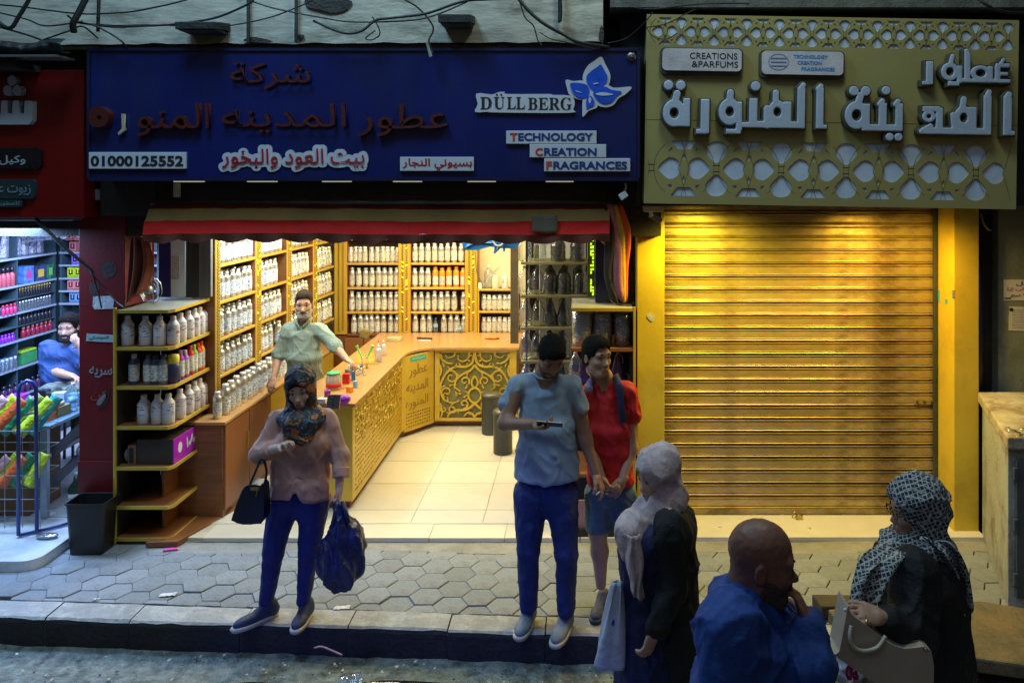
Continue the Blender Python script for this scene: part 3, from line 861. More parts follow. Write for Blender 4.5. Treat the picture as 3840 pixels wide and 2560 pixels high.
for u0, u1, v0, v1 in ((1518, 1698, 120, 170), (1745, 1930, 122, 175)):
    put('plaque_rim', moved(cutout([rrect(Lx(u0-5), Lx(u1+5), Lz(v1+8), Lz(v0-3), .035)], .03), (0, yb-.03, 0)), m_lets, rs)
    put('plaque', moved(cutout([rrect(Lx(u0), Lx(u1), Lz(v1), Lz(v0), .03)], .05), (0, yb-.05, 0)), M('white_plaque', (.60, .58, .62), .4), rs)
def rword(t, u0, u1, v0, v1, mat, off): return lettering('lettering', t, Lx(u0), Lx(u1), Lz(v1), Lz(v0), yb-.05, mat, rs, off, .003)
rword('CREATIONS', 1580, 1688, 129, 143, m_black, .0); rword('&PARFUMS', 1585, 1690, 148, 162, m_black, .0)
m_sky = M('light_blue_print', (.05, .32, .75), .5)
rword('TECHNOLOGY', 1816, 1894, 130, 138, m_sky, .03); rword('CREATION', 1825, 1880, 144, 152, m_sky, .03); rword('FRAGRANCES', 1834, 1910, 158, 166, m_sky, .03)
g = []
cx, cz, rr = Lx(1782), Lz(147), Lz(128)-Lz(147)
ring = lambda r1, r2, sx: [[(cx+r1*sx*math.cos(t/20*2*math.pi), cz+r1*math.sin(t/20*2*math.pi)) for t in range(20)], [(cx+r2*sx*math.cos(t/20*2*math.pi), cz+r2*math.sin(t/20*2*math.pi)) for t in range(20)]]
put('globe_print', moved(cutout(ring(rr, rr*.9, 1.25), .002), (0, yb-.052, 0)), M('faded_blue_print', (.22, .33, .50), .5), rs)
for k in (-.45, 0, .45):
    MB().box(cx-rr*.95, cx+rr*.95, yb-.0535, yb-.052, cz+k*rr-.004, cz+k*rr+.004).build('globe_print', MATS['faded_blue_print'], rs)
# strip glare lamp seen on the plaque's top edge
# upper soffit over the lattice sign
S('upper_slab', MB().box(wx(1400, 5.9), 4.4, 5.72, 6.5, wz(17, 5.72), 6.5), M('stained_soffit', (.14, .15, .13), .8, var=.4, scale=4, bump=.4, dirt=(.04, .045, .04), dirt_amt=.8, dirt_scale=3))
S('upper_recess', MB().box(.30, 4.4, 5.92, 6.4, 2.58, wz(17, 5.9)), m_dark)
# flaking white concrete balcony edge over the blue sign
m_flake = M('flaking_white_render', (.52, .50, .40), .8, var=.25, scale=3, bump=.4, bscale=14, dirt=(.12, .12, .085), dirt_amt=.9, dirt_scale=3.0, stretch=(.6, 1, 1.8))
bal = thing('balcony_edge', 'flaking white concrete balcony edge above the blue sign, hung with loose cables', 'balcony', (-1.8, 5.7, 3.75))
def balm(s, t):
    x = wx(-60, 5.75) + (wx(1385, 5.75)-wx(-60, 5.75))*s
    z = wz(97, 5.75) + 1.2*t + (.012*mnoise.noise((x*6, 0, 0)) - .02*(1-s) if t == 0 else 0)
    return (x, 5.75 + .008*mnoise.noise((x*4, z*9, 0)), z)
MB().grid(balm, 160, 40).build('render_face', m_flake, bal, smooth=True)
MB().box(wx(-60, 5.75), wx(1385, 5.75), 5.77, 6.3, wz(92, 5.75), wz(92, 5.75)+1.3).build('concrete_core', m_flake, bal)
MB().box(wx(120, 5.8), wx(1385, 5.8), 5.80, 6.3, wz(110, 5.8), wz(92, 5.75)-.001).build('lower_moulding', M('mossy_moulding', (.20, .18, .06), .8, var=.35, scale=5, bump=.4), bal, bevel=.008)
m_rust = M('rusty_dark_metal', (.035, .037, .035), .7, var=.5, bump=.4)
for k, (u0, u1, v0, v1, l) in enumerate(((414, 508, 50, 73, 'rusted dark metal bracket sticking out above the left part of the blue sign'), (1010, 1085, 33, 58, 'rusted dark metal bracket sticking out above the middle of the blue sign'), )):
    br = thing('wall_bracket', l, 'bracket', wp(u0, v1, 5.7), group='metal brackets on the balcony edge')
    MB().box(wx(u0, 5.6), wx(u1, 5.6), 5.52, 5.76, wz(v1-6, 5.6), wz(v0, 5.6), rot=Matrix.Rotation(R(8), 3, 'X')).build('plate', m_rust, br, bevel=.006)
    MB().box(wx(u0+4, 5.6), wx(u1-4, 5.6), 5.55, 5.74, wz(v1, 5.6), wz(v1-5, 5.6)).build('lip', m_rust, br)
for pts in ([(716,0),(724,8),(722,15),(700,22),(745,28),(785,25)],):
    pass
m_spall = M('spalled_concrete', (.05, .052, .045), .9, var=.5, bump=.8)
for k, L in enumerate(([(700,2),(716,0),(800,0),(806,14),(790,26),(760,30),(728,22),(705,16)], [(560,95),(575,86),(600,88),(628,96),(606,99)], [(688,80),(700,82),(694,90),(684,88)], [(1375,90),(1380,60),(1386,70),(1386,96)])):
    put('spall', moved(cutout([smooth_loop(pq(L, 5.74), 3)], .004), (0, 5.735, 0)), m_spall, bal)
for u in (679, 1500/3+784, 569):
    MB().box(wx(u-3, 5.7), wx(u+3, 5.7), 5.70, 5.72, wz(52 if u>1000 else 98, 5.7), wz(-40, 5.7)).build('conduit', m_rust, bal)

# ------------------------------------------------------------------ cables
m_cab = M('black_cable', (.014, .014, .015), .5)
cab_id = 0
def cable(pts, y, r=.006, lab=None, mat=None, sag=True):
    P_ = smooth_path([wp(u, v, y + d) for u, v, d in pts], 7)
    P_ = [p + Vector((0, 0, .008*mnoise.noise((p.x*4, p.z*4, len(pts))))) for p in P_]
    return MB().tube(P_, r, 6).build('cable', mat or m_cab, smooth=True, label=lab, cat='cable', group='loose cables across the balcony edge')
cable([(-40,5,0),(90,22,-.02),(180,32,-.03),(300,28,-.02),(430,0,0)], 5.6, .006, 'thin black cable rising to the right at the upper left corner')
cable([(-40,18,0),(60,45,0),(100,60,-.02),(160,55,0),(190,50,0)], 5.6, .006, 'thin cable sagging left of the knotted cable bundle')
cable([(-40,50,0),(60,80,0),(110,100,.02),(140,120,.05),(160,122,.1)], 5.62, .008, 'black cable sloping down to the dark corner above the red sign')
cable([(-30,30,.0),(20,65,0),(45,35,0),(72,-10,0)], 5.55, .014, 'thick dark pole crossing the upper left corner')
cable([(205,-20,0),(182,28,-.02),(168,55,-.03),(170,75,0)], 5.55, .022, 'thick twisted cable bundle hanging from the top left')
cable([(228,-20,0),(226,30,0),(225,72,0)], 5.6, .012, 'straight dark pipe beside the thick cable bundle')
cable([(155,37,0),(175,50,-.02),(215,58,-.02),(250,75,0),(280,96,0),(290,112,.05)], 5.6, .007, 'cable running right and down from the knotted bundle')
cable([(170,50,0),(240,60,0),(330,62,-.02),(420,55,-.01),(500,40,0),(575,8,0),(580,-10,0)], 5.6, .008, 'long sagging cable from the left knot up to the top centre')
cable([(170,52,0),(260,58,0),(380,60,0),(520,60,0),(620,40,0),(700,10,0),(730,-10,0)], 5.62, .005, 'thin lower cable from the left knot up to the top centre')
cable([(100,92,0),(160,72,0),(190,62,0),(225,88,.1)], 5.6, .006, 'short cable looping below the left knot')
cable([(575,3,0),(640,22,0),(760,45,0),(850,52,0),(960,45,0),(1060,12,0),(1085,-10,0)], 5.6, .006, 'thin cable draped from top centre towards the right')
cable([(720,50,0),(790,78,-.02),(830,72,-.02),(862,48,0),(900,42,-.01),(980,30,0),(1060,6,0),(1100,0,0),(1190,-4,0)], 5.6, .010, 'thick black cable twisting along the middle of the balcony edge')
cable([(855,38,0),(868,60,0),(872,80,.0),(855,92,0),(840,88,0),(862,70,0)], 5.6, .005, 'looped cable end hanging from the thick middle cable')
cable([(930,0,0),(960,20,0),(988,50,0),(995,70,0),(985,95,-.02),(995,125,-.02)], 5.6, .007, 'cable dropping to the torn strap over the blue sign')
cable([(1186,-10,0),(1215,25,-.02),(1250,55,-.02),(1290,78,-.01),(1330,98,0),(1400,110,.1)], 5.6, .014, 'thick cable sloping down at the right end of the balcony edge')
cable([(1190,-10,0),(1205,40,0),(1225,60,0),(1235,92,0),(1245,105,0)], 5.6, .005, 'thin cable falling beside the thick sloping cable')
cable([(1240,75,0),(1270,92,0),(1330,104,.05),(1395,116,.1),(1466,112,.1)], 5.6, .004, 'thin cable trailing along the top of the blue sign')
cable([(1286,-5,0),(1288,25,0),(1286,50,0)], 5.7, .014, 'short dark bar on the right part of the balcony edge')
cable([(1396,0,.2),(1450,18,.15),(1490,22,0),(1560,14,0),(1640,8,0),(1720,10,0)], 5.6, .006, 'cable running along the soffit over the lattice sign')
cable([(1395,100,.1),(1440,88,.1),(1478,55,0),(1500,28,-.05)], 5.62, .004, 'thin wire crossing the gap between the two signs')
cable([(1484,64,-.02),(1530,55,-.05),(1570,35,-.05),(1600,20,0)], 5.62, .004, 'thin wire crossing the left corner of the lattice sign')
cable([(1486,66,-.02),(1500,84,-.05),(1530,90,-.05),(1556,76,-.05)], 5.62, .004, 'thin looped wire over the left corner of the lattice sign')
cable([(2240,-10,0),(2260,8,-.05),(2300,25,-.05),(2360,30,0)], 5.5, .010, 'cable drooping at the upper right corner')
cable([(60,478,-.1),(110,530,-.15),(150,570,-.15),(205,615,-.1),(213,630,-.05)], 6.05, .013, 'dark bent pole slanting across the left shop opening', m_rust)
cable([(213,630,-.05),(222,660,-.03),(230,690,-.03),(233,708,-.03)], 6.05, .006, 'thin wire hanging down the red pillar')
cable([(213,632,-.05),(240,660,-.03),(265,690,-.05),(285,706,-.1)], 6.05, .005, 'thin wire slanting over the red pillar to the corner shelf')
st = thing('torn_strap', 'short torn pale strap hanging over the top edge of the blue sign', 'strap', wp(988, 130, 5.6))
MB().box(wx(983,5.62), wx(990,5.62), 5.60, 5.604, wz(132,5.62), wz(98,5.62), rot=Matrix.Rotation(R(-14), 3, 'Y')).build('strap_band', M('pale_strap', (.34, .36, .24), .7), st)
# curled dark rags in the upper left corner
S('dark_corner_slab', MB().box(-6.3, wx(60, 5.7), 5.6, 6.1, wz(160, 5.7), wz(146, 5.7)).box(-6.3, wx(205, 5.9), 5.9, 6.1, wz(160, 5.9), wz(112, 5.9)), m_dark)
MB().box(wx(-40, 5.55), wx(130, 5.55), 5.55, 5.75, wz(133, 5.6), wz(128, 5.6)).build('metal_flashing', M('dull_metal', ()), label='thin dull metal strip above the red sign', cat='metal strip')
MB().grid(lambda s, t: (wx(-30+180*s, 5.6), 5.6 - .05*math.sin(t*3.1) + .03*mnoise.noise((s*9, t*4, 0)), wz(124-24*t-4*math.sin(s*9)-8*s*t, 5.6)), 40, 10).build(
    'tarpaulin', M('black_tarp', (.02, .022, .022), .5, bump=.3), smooth=True, solid=.004, label='crumpled black tarpaulin lying above the red sign', cat='tarpaulin')
# =================================================================== SHUTTER, PILASTERS, RIGHT END
m_yel = M('yellow_paint', (.58, .42, .04), .45, var=.07, scale=1.5, bump=.05, bscale=20, dirt=(.36, .24, .04), dirt_amt=.55, dirt_scale=2.2)
m_sh = M('stained_shutter_steel', (.40, .30, .145), .40, .45, var=.35, scale=3, bump=.10, bscale=14, rnd=.10, dirt=(.12, .07, .025), dirt_amt=.8, dirt_scale=2.2, stretch=(1, 1, 1.4))
pl1 = thing('yellow_pilaster', 'yellow painted pilaster between the perfume shop and the closed shutter', 'pilaster', (.54, 6.3, 0))
MB().box(wx(1463, 6.18), wx(1523, 6.18)+.01, 6.18, 6.62, 0, 2.62).build('shaft', m_yel, pl1, bevel=.004)
MB().box(wx(1461, 6.18), wx(1523, 6.18)+.012, 6.17, 6.1795, 0, .07).build('base_strip', m_marble, pl1)
flat(smooth_loop(pq([(1486,725),(1493,719),(1502,724),(1503,731),(1497,738),(1490,733)], 6.178)), 6.178, 'torn_sticker', m_pap, pl1)
pl2 = thing('yellow_pilaster', 'yellow pilaster on the right of the closed shutter with small blue tape scraps', 'pilaster', (3.0, 6.3, 0))
MB().box(2.92, 3.115, 6.2, 6.62, 0, 2.62).build('shaft', m_yel, pl2, bevel=.004)
m_tape = M('blue_tape', (.05, .42, .75), .5)
for y0, y1, v0, v1 in ((6.45, 6.50, 668, 697), (6.31, 6.35, 684, 694)):
    MB().box(2.917, 2.9185, y0, y1, wz(v1, 6.4), wz(v0, 6.4)).build('tape_scrap', m_tape, pl2)
flat(pq([(2186,666),(2192,666),(2192,684),(2187,686)], 6.199), 6.199, 'torn_sticker', MATS['tan_tape'], pl2)

sh = thing('roller_shutter', 'closed stained metal roller shutter glowing yellow under the lattice sign', 'shutter', (1.78, 6.51, 0))
SL = .1055; sx0, sx1 = .645, 2.915
prof = [(.016,0),(.016,.004),(.0,.007),(-.006,.011),(-.002,.016),(.012,.018),(.003,.021),(-.001,.025),(.001,.029),(.0,.034),(.0,.082),(.004,.085),(-.004,.088),(-.006,.092),(.004,.096),(.016,.098),(.016,.1055)]
mb = MB(); k = len(prof); nx = 1
vs = [(x, y, z) for x in (sx0, sx1) for y, z in prof]
mb.add([(x - (sx0+sx1)/2, y, z) for x, y, z in vs], [(j, k+j, k+j+1, j+1) for j in range(k-1)])
slme = mb.mesh('slat'); slme.materials.append(m_sh)
nsl = 24
for i in range(nsl):
    piece('slat', slme, sh, ((sx0+sx1)/2, 6.51 + rng.gauss(0, .0007), .075 + i*SL), (0, rng.gauss(0, .0003), 0))
MB().box(sx0+.01, sx1-.01, 6.50, 6.535, .034, .078).build('bottom_bar', m_sh, sh, bevel=.006)
MB().box(sx0, sx1, 6.49, 6.52, .0305, .036).build('reflection_bar', M('polished_steel', (.6, .6, .66), .15, 1, bump=0), sh)  # glossy bar put in for the bluish reflection line at the foot
MB().box(sx0-.003, sx0+.03, 6.47, 6.5, .03, 2.6).build('guide_rail', m_sh, sh, bevel=.003)
MB().box(sx1-.03, sx1+.003, 6.47, 6.5, .03, 2.6).build('guide_rail', MATS['rusty_dark_metal'], sh, bevel=.003)
yl = wz(922, 6.5)
MB().box(2.74, 2.90, 6.493, 6.5085, yl-.022, yl+.02).build('lock_plate', m_sh, sh, bevel=.002)
for x_ in (2.755, 2.815, 2.875):
    mbx = MB().lathe([(.010, 0), (.010, .012), (.006, .014)], 10)
    me = mbx.mesh('bolt'); me.transform(Matrix.Translation((x_, 6.493, yl)) @ Matrix.Rotation(R(90), 4, 'X')); put('bolt', me, MATS['rusty_dark_metal'], sh)
pk = thing('padlock', 'brass padlock lying open at the foot of the shutter', 'padlock', wp(1828, 1196, 6.42))
c = wp(1826, 1186, 6.44)
MB().tube([c + Vector((.022*math.cos(t), 0, .03*math.sin(t)*1.2)) for t in [i*.5 for i in range(12)]], .006, 6).build('shackle', M('brass', (.55, .40, .12), .35, 1, bump=.05), pk, smooth=True)
MB().box(c.x, c.x+.05, 6.40, 6.425, .032, .075, rot=Matrix.Rotation(R(25), 3, 'Y')).build('lock_body', MATS['brass'], pk, bevel=.004)

# small security camera on a bracket at the corner of the lattice sign
sc_ = thing('security_camera', 'small white security camera on a bracket under the left corner of the lattice sign', 'camera', wp(1505, 500, 6.0))
MB().box(wx(1479, 5.95), wx(1522, 5.95), 5.93, 6.16, wz(487, 5.95), wz(472, 5.95)).build('bracket', M('beige_bracket', (.40, .37, .28), .5), sc_, bevel=.006)
MB().tube([wp(1494, 486, 5.96), wp(1497, 498, 5.96)], .014, 10).build('stem', m_white, sc_)
MB().box(-.055, .055, -.03, .03, -.022, .022, rot=Matrix.Rotation(R(32), 3, 'Y')).build('camera_body', MATS['mid_grey_panel'] if 'mid_grey_panel' in MATS else M('camera_grey', (.16,.16,.17), .4), sc_, bevel=.008, local=True)

# gap with pipe and the wall beyond
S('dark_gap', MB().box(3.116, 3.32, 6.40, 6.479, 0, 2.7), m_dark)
MB().lathe([(.028, 0), (.028, 2.45)], 12, c=(3.20, 6.36, .05)).build('drain_pipe', M('black_pipe', (.03, .03, .028), .35), smooth=True, label='black vertical pipe in the gap right of the yellow pilaster', cat='pipe')
cable([(2252,490,0),(2258,510,-.02),(2268,525,-.02),(2275,528,0)], 6.3, .008, 'pale cable stub below the lattice sign at the right', MATS['pale_strap'])
S('side_wall_right', MB().box(3.32, 4.6, 6.30, 6.40, 0, 2.75), MATS['grey_green_render'])
m_paper = M('white_paper', (.62, .60, .64), .8, var=.05)
yp = 6.298
n1 = thing('paper_notice', 'white handwritten Arabic notice taped to the wall, the upper of two', 'notice', wp(2335, 690, yp))
MB().box(wx(2305, yp), wx(2400, yp), yp-.002, yp, wz(690, yp), wz(642, yp)).build('sheet', m_paper, n1)
def nt_(t, u0, u1, v0, v1, mat, par=n1): lettering('lettering', t, wx(u0, yp), wx(u1, yp), wz(v1, yp), wz(v0, yp), yp-.002, mat, par, .02, .0012)
nt_('هل', 2333, 2364, 646, 657, m_black); nt_('على', 2332, 2362, 660, 668, m_bred); nt_('كلية', 2312, 2328, 660, 670, M('purple_ink', (.3, .05, .3), .6)); nt_('؟؟ بيع', 2321, 2366, 674, 683, m_black)
MB().box(wx(2307, yp), wx(2322, yp), yp-.004, yp-.002, wz(686.5, yp), wz(683.5, yp)).build('ink_mark', m_black, n1)
n2 = thing('paper_notice', 'white printed form taped to the wall below the handwritten notice', 'notice', wp(2340, 760, yp))
MB().box(wx(2317, yp), wx(2400, yp), yp-.002, yp, wz(760, yp), wz(705, yp), rot=Matrix.Rotation(R(2), 3, 'Y')).build('sheet', m_paper, n2)
for k in range(12):
    MB().box(wx(2324, yp), wx(2390, yp), yp-.0035, yp-.0025, wz(712+k*3.8+.5, yp), wz(712+k*3.8, yp), rot=Matrix.Rotation(R(2), 3, 'Y')).build('ruled_line', M('grey_ink', (.18, .18, .2), .7), n2)
flat(smooth_loop(pq([(2318,708),(2325,707),(2326,714),(2319,714)], yp)), yp-.003, 'stamp', m_black, n2)

# utility cabinet on the right
m_box = M('stained_beige_concrete', (.36, .38, .36), .7, var=.12, scale=3, bump=.25, bscale=30, dirt=(.14, .10, .055), dirt_amt=.85, dirt_scale=3.2)
ub = thing('utility_cabinet', 'stained beige utility cabinet with dark door at the right edge', 'cabinet', (3.1, 5.6, 0))
foot = [(2.77, 5.14), (3.9, 5.02), (4.05, 6.12), (3.12, 6.16)]
MB().prism(foot, 0, 1.04).build('body', m_box, ub, bevel=.006)
top = [(2.745, 5.10), (3.95, 4.98), (4.1, 6.2), (3.10, 6.19)]
MB().prism(top, 1.04, 1.12).build('lid', M('rust_stained_stone', (.38, .34, .25), .75, var=.3, scale=6, bump=.3, dirt=(.16, .09, .04), dirt_amt=.9, dirt_scale=5), ub, bevel=.012)
A_, B_ = Vector((2.77, 5.14, 0)), Vector((3.9, 5.02, 0)); dv = (B_-A_).normalized(); nn = Vector((dv.y, -dv.x, 0))
def onface(a, b, z0, z1, t0, t1):
    P_ = [A_+dv*a+nn*t0, A_+dv*b+nn*t0, A_+dv*b+nn*t1, A_+dv*a+nn*t1]
    return MB().prism([(p.x, p.y) for p in P_], z0, z1)
m_door = M('grey_cabinet_door', (.09, .10, .12), .5, .3, var=.2, bump=.1)
onface(.045, 1.1, .08, .97, .002, .022).build('door', m_door, ub, bevel=.004)
for z in (.88, .55, .2): onface(.025, .05, z-.04, z+.04, .002, .035).build('hinge', m_door, ub, bevel=.003)
fs_ = thing('plastic_wrap', 'crumpled shiny clear plastic wrap on the edge of the utility cabinet lid', 'plastic wrap', wp(2310, 992, 5.2))
mbw = MB(); 
mbw.grid(lambda s, t: (2.80+.26*s, 5.08+.16*t+.02*math.sin(s*9), 1.125+.03*abs(mnoise.noise((s*7, t*5, 1)))+.012*math.sin(s*20)), 22, 10)
mbw.build('film', clear_plastic('clear_film', (.95, .95, .95), .45, .25), fs_, smooth=True)

# raised stone slab and broken kerb pieces at the lower right
m_slab = M('rough_stone_slab', (.12, .10, .065), .85, var=.3, scale=8, bump=.7, bscale=22, dirt=(.18, .12, .06), dirt_amt=.7, dirt_scale=6)
MB().prism([(1.55, 4.98), (1.62, 4.62), (3.2, 4.22), (3.5, 4.75), (2.55, 5.08)], .0, .085).build('stone_slab', m_slab, bevel=.014, label='rough stained stone slab lying on the pavement by the utility cabinet', cat='slab')
MB().prism([(1.50, 5.15), (1.52, 5.0), (1.76, 4.99), (1.78, 5.14)], .0, .09).build('concrete_block', M('dirty_concrete_block', (.05, .04, .03), .9, bump=.5), bevel=.01, label='small dark broken block behind the beige handbag', cat='block')
pkx = wp(1625, 1445, 4.7)
cornbits = [((1860,1208),'yellowish crumpled paper scrap before the shutter sill'), ((1653,1205),'crumpled foil scrap left of the shutter foot'), ((1607,1432),'small white paper cup lying near the black cardigan')]
for (u, v), l in cornbits:
    d = FOC*EYE/(v+14-PV) if v < 1300 else FOC*EYE/(v-PV)
    c = wp(u, v, d); c.z = .012
    mb = MB(); mb.ball((c.x, c.y, .018), .03 if v > 1300 else .025, 8, 5, (1, .8, .6))
    vs = [tuple(Vector(p) + Vector([.012*mnoise.noise((p[0]*60, p[1]*60, i_)) for i_ in range(3)])) for p in mb.v]; mb.v = vs
    mb.build('paper_scrap', MATS['white_paper'] if v > 1300 else MATS['tan_tape'], label=l, cat='litter')

# =================================================================== AWNING
aw = thing('awning', 'red and tan striped awning with scalloped edge over the perfume shop door', 'awning', (-1.5, 5.95, 2.4))
ax0, ax1 = wx(330, 5.85), wx(1400, 5.85)
def fold(x, k): return .010*mnoise.noise((x*3.1, k, 0)) + .006*mnoise.noise((x*9, k, 2))
rows = [(2.595, 6.02, 0), (2.555, 5.92, 1), (2.47, 5.86, 2), (2.375, 5.835, 3)]
m_aw = [M('awning_dark_red', (.34, .03, .016), .8, var=.15, bump=.2), M('awning_tan', (.58, .42, .15), .8, var=.12, bump=.2), M('awning_red', (.80, .02, .014), .8, var=.1, bump=.2)]
for k in range(3):
    (za, ya, _), (zb, yb_, _) = rows[k], rows[k+1]
    def f(s, t, k=k, za=za, ya=ya, zb=zb, yb_=yb_):
        x = ax0 + (ax1-ax0)*s
        kk = k + t
        zdrop = -.014*math.sin(s*math.pi)*0 + .006*math.sin(x*2)
        return (x, ya+(yb_-ya)*t + fold(x, kk), za+(zb-za)*t + fold(x+5, kk)*.8 + zdrop)
    MB().grid(f, 150, 5).build('cloth_stripe', m_aw[k], aw, smooth=True)
def val(s, t):
    x = ax0 + (ax1-ax0)*s
    ph = (s*13.4) % 1
    dep = .040 + .030*math.sin(ph*math.pi)**.8
    return (x, 5.835 + .018*math.sin(s*13.4*2*math.pi)*t + fold(x, 3), 2.375 - dep*t + .006*math.sin(x*2) + fold(x+5, 3)*.8)
MB().grid(val, 330, 3).build('scalloped_valance', M('awning_valance', (.13, .035, .018), .85, var=.3, bump=.3), aw, smooth=True)
MB().tube([(ax0-.02, 6.0, 2.60), (ax1+.02, 6.0, 2.60)], .03, 10).build('roller_tube', MATS['dull_metal'], aw, smooth=True)
MB().tube([(ax0, 5.85, 2.372), (ax1, 5.85, 2.372)], .009, 6).build('front_bar', MATS['dull_metal'], aw)
MB().grid(lambda s, t: (wx(1222, 5.8)+.185*s, 5.822-.004+fold(wx(1222,5.8)+.18*s, 2), 2.51-.125*t+.004*math.sin(s*7)), 8, 6).build('patch', M('grey_patch', (.15, .15, .10), .8, bump=.3), aw, smooth=True, solid=.002)
# left end of the awning cloth bunched up
m_br = M('red_brown_cloth', (.15, .03, .012), .85, var=.2, bump=.2)
bc = thing('bunched_awning_cloth', 'dark red bunched awning cloth hanging at the left end of the awning', 'cloth', wp(318, 700, 6.0))
def bun(s, t):
    u = 300 - 10*t + (35 + 18*math.sin(t*3.0))*s; v = 545 + 150*t - 25*s*t
    p = wp(u, v, 5.98); p.y += .05*math.sin(s*14) * (.3+t*.7); return p
MB().grid(bun, 30, 12).build('fold', m_br, bc, smooth=True, solid=.003)
# grey wire coil & cage lamp hanging next to it
fn = thing('hanging_fan', 'small grey wire-guarded fan hanging at the left of the shop entrance', 'fan', wp(345, 685, 6.12))
m_grey = M('pale_grey_metal', (.34, .38, .36), .4, .5, bump=.05)
c = wp(340, 668, 6.12)
for k in range(5):
    rr = .022 + .016*k
    MB().tube([c + Vector((rr*math.cos(a*.5), .01*k, rr*1.25*math.sin(a*.5))) for a in range(13)], .003, 5, closed=True).build('guard_ring', m_grey, fn)
MB().tube([wp(333,545,6.12), wp(338,580,6.12), wp(336,630,6.12), c], .008, 6).build('stem', m_grey, fn)
MB().tube([wp(345,545,6.13), wp(350,600,6.13), wp(347,660,6.13), wp(355,700,6.13)], .004, 6).build('wire', m_grey, fn)
mbx = MB().lathe([(.03, -.02), (.034, .0), (.03, .03), (.012, .04)], 12, c=tuple(c)); mbx.build('motor', m_grey, fn, smooth=True)
# right end: orange/yellow folded parasol cloth
hp = thing('folded_parasol', 'orange and yellow folded parasol cloth hanging at the right end of the awning', 'parasol', wp(1425, 700, 5.95))
cols = [((1392,478),(1402,548),(1398,640),(1420,696), .030, M('cloth_dark', (.06, .045, .03), .85)),
        ((1400,470),(1415,560),(1418,640),(1428,690), .034, M('cloth_pink', (.50, .17, .20), .8)),
        ((1412,470),(1425,545),(1428,630),(1434,698), .026, M('cloth_yellow', (.68, .38, .03), .8)),
        ((1424,468),(1438,540),(1432,620),(1437,694), .028, M('cloth_orange', (.80, .10, .015), .8)),
        ((1385,480),(1395,530),(1392,545),(1404,560), .045, M('cloth_ochre', (.40, .24, .05), .85)),
        ((1404,560),(1402,610),(1406,650),(1412,672), .030, M('cloth_brown', (.18, .07, .02), .85))]
for k, (a, b, c_, d, w_, m_) in enumerate(cols):
    path = smooth_path([wp(*a, 5.93+.012*k), wp(*b, 5.90+.012*k), wp(*c_, 5.92+.012*k), wp(*d, 5.95)], 7)
    n = len(path)
    rad = [w_*(.55+.75*math.sin(math.pi*min(1, (i/n)*1.1))**.7)*(1 if i < n*.85 else (n-i)/(n*.15)*.7+.25) for i in range(n)]
    mb = MB().tube(path, rad, 14)
    mb.v = [(x + .010*mnoise.noise((x*25, z*4, k)), path[0].y + (y-path[0].y)*.6 + .008*mnoise.noise((x*40, z*3, 7)), z) for x, y, z in mb.v]
    mb.build('cloth_panel', m_, hp, smooth=True)
MB().tube(smooth_path([wp(1404,640,5.86), wp(1398,670,5.86), wp(1404,692,5.86), wp(1424,700,5.86), wp(1436,694,5.86)], 5), .005, 6).build('rib', m_cab, hp)

# =================================================================== WOODEN FURNITURE
m_gold = M('gold_laminate', (.56, .37, .045), .38, .35, var=.08, scale=4, bump=.05)
m_lip = M('gold_edge', (.64, .44, .07), .3, .4, var=.08, bump=.03)
m_wood = M('red_brown_wood', (.20, .075, .025), .42, var=.25, scale=3, bump=.08, stretch=(1, 1, 8))
m_top = M('orange_wood_top', (.42, .225, .085), .28, var=.12, scale=2, bump=.03, stretch=(6, 1, 1))
m_back = M('shelf_back_brown', (.11, .05, .03), .7, var=.2)
m_blackwood = M('black_board', (.012, .012, .013), .7, var=.3)

# corner shelf at the left of the entrance, open to the street and to the shop
cs = thing('corner_shelf', 'gold edged corner shelf of six boards at the left of the shop door', 'shelf', (-3.33, 6.35, 0))
cx0, cx1, cy0, cy1 = -3.55, -3.11, 6.04, 6.69
CZ = [1.78, 1.497, 1.199, .894, .585, .287, .045]
m_topg = M('grey_green_top', (.26, .27, .22), .6, var=.2, bump=.1)
for i, z in enumerate(CZ):
    q = [(cx0+.012, cy0+.012), (cx1-.03, cy0+.012), (cx1-.012, cy0+.05), (cx1-.012, cy1), (cx0+.012, cy1)]
    b = MB().prism(q, z-.018, z).build('shelf_board', m_topg if i == 0 else m_wood, cs)
    e = MB().box(cx0+.012, cx1-.032, cy0, cy0+.0118, z-.022, z+.003)
    e.prism([(cx1-.032, cy0), (cx1, cy0+.046), (cx1-.0115, cy0+.05), (cx1-.03, cy0+.0118)], z-.022, z+.003)
    e.box(cx1-.0118, cx1, cy0+.05, cy1, z-.022, z+.003)
    e.build('edge_trim', m_lip, b)
MB().box(cx0-.006, cx0+.0118, cy0-.004, cy0+.02, 0, 1.80).build('post', m_lip, cs, bevel=.002)
MB().box(cx0-.004, cx0+.010, cy0+.021, cy1, 0, 1.76).build('side_panel', m_blackwood, cs)
MB().box(cx0+.012, cx1-.02, cy1+.001, cy1+.014, 0, 1.76).build('back_panel', m_blackwood, cs)
MB().box(cx1-.02, cx1+.008, cy1-.006, cy1+.016, 0, 1.80).build('post', m_lip, cs, bevel=.002)
for za, zb in zip(CZ[1:-1], CZ[2:]):
    if za < .7: MB().box(cx1-.17, cx1-.155, cy0+.18, cy1, zb+.001, za-.019).build('inner_panel', m_wood, cs)
# low brown board sliding out at its foot
MB().prism([(-3.28, 5.98), (-3.05, 6.0), (-2.86, 6.62), (-3.08, 6.66)], .002, .042).build('loose_board', m_wood, bevel=.004, label='loose brown plank on the ground at the foot of the corner shelf', cat='plank')
MB().box(-3.12, -3.02, 5.93, 5.96, .002, .012, rot=Matrix.Rotation(R(14), 3, 'Z')).build('plastic_scrap', M('pink_plastic', (.60, .08, .35), .5), label='pink plastic scrap below the corner shelf', cat='litter')

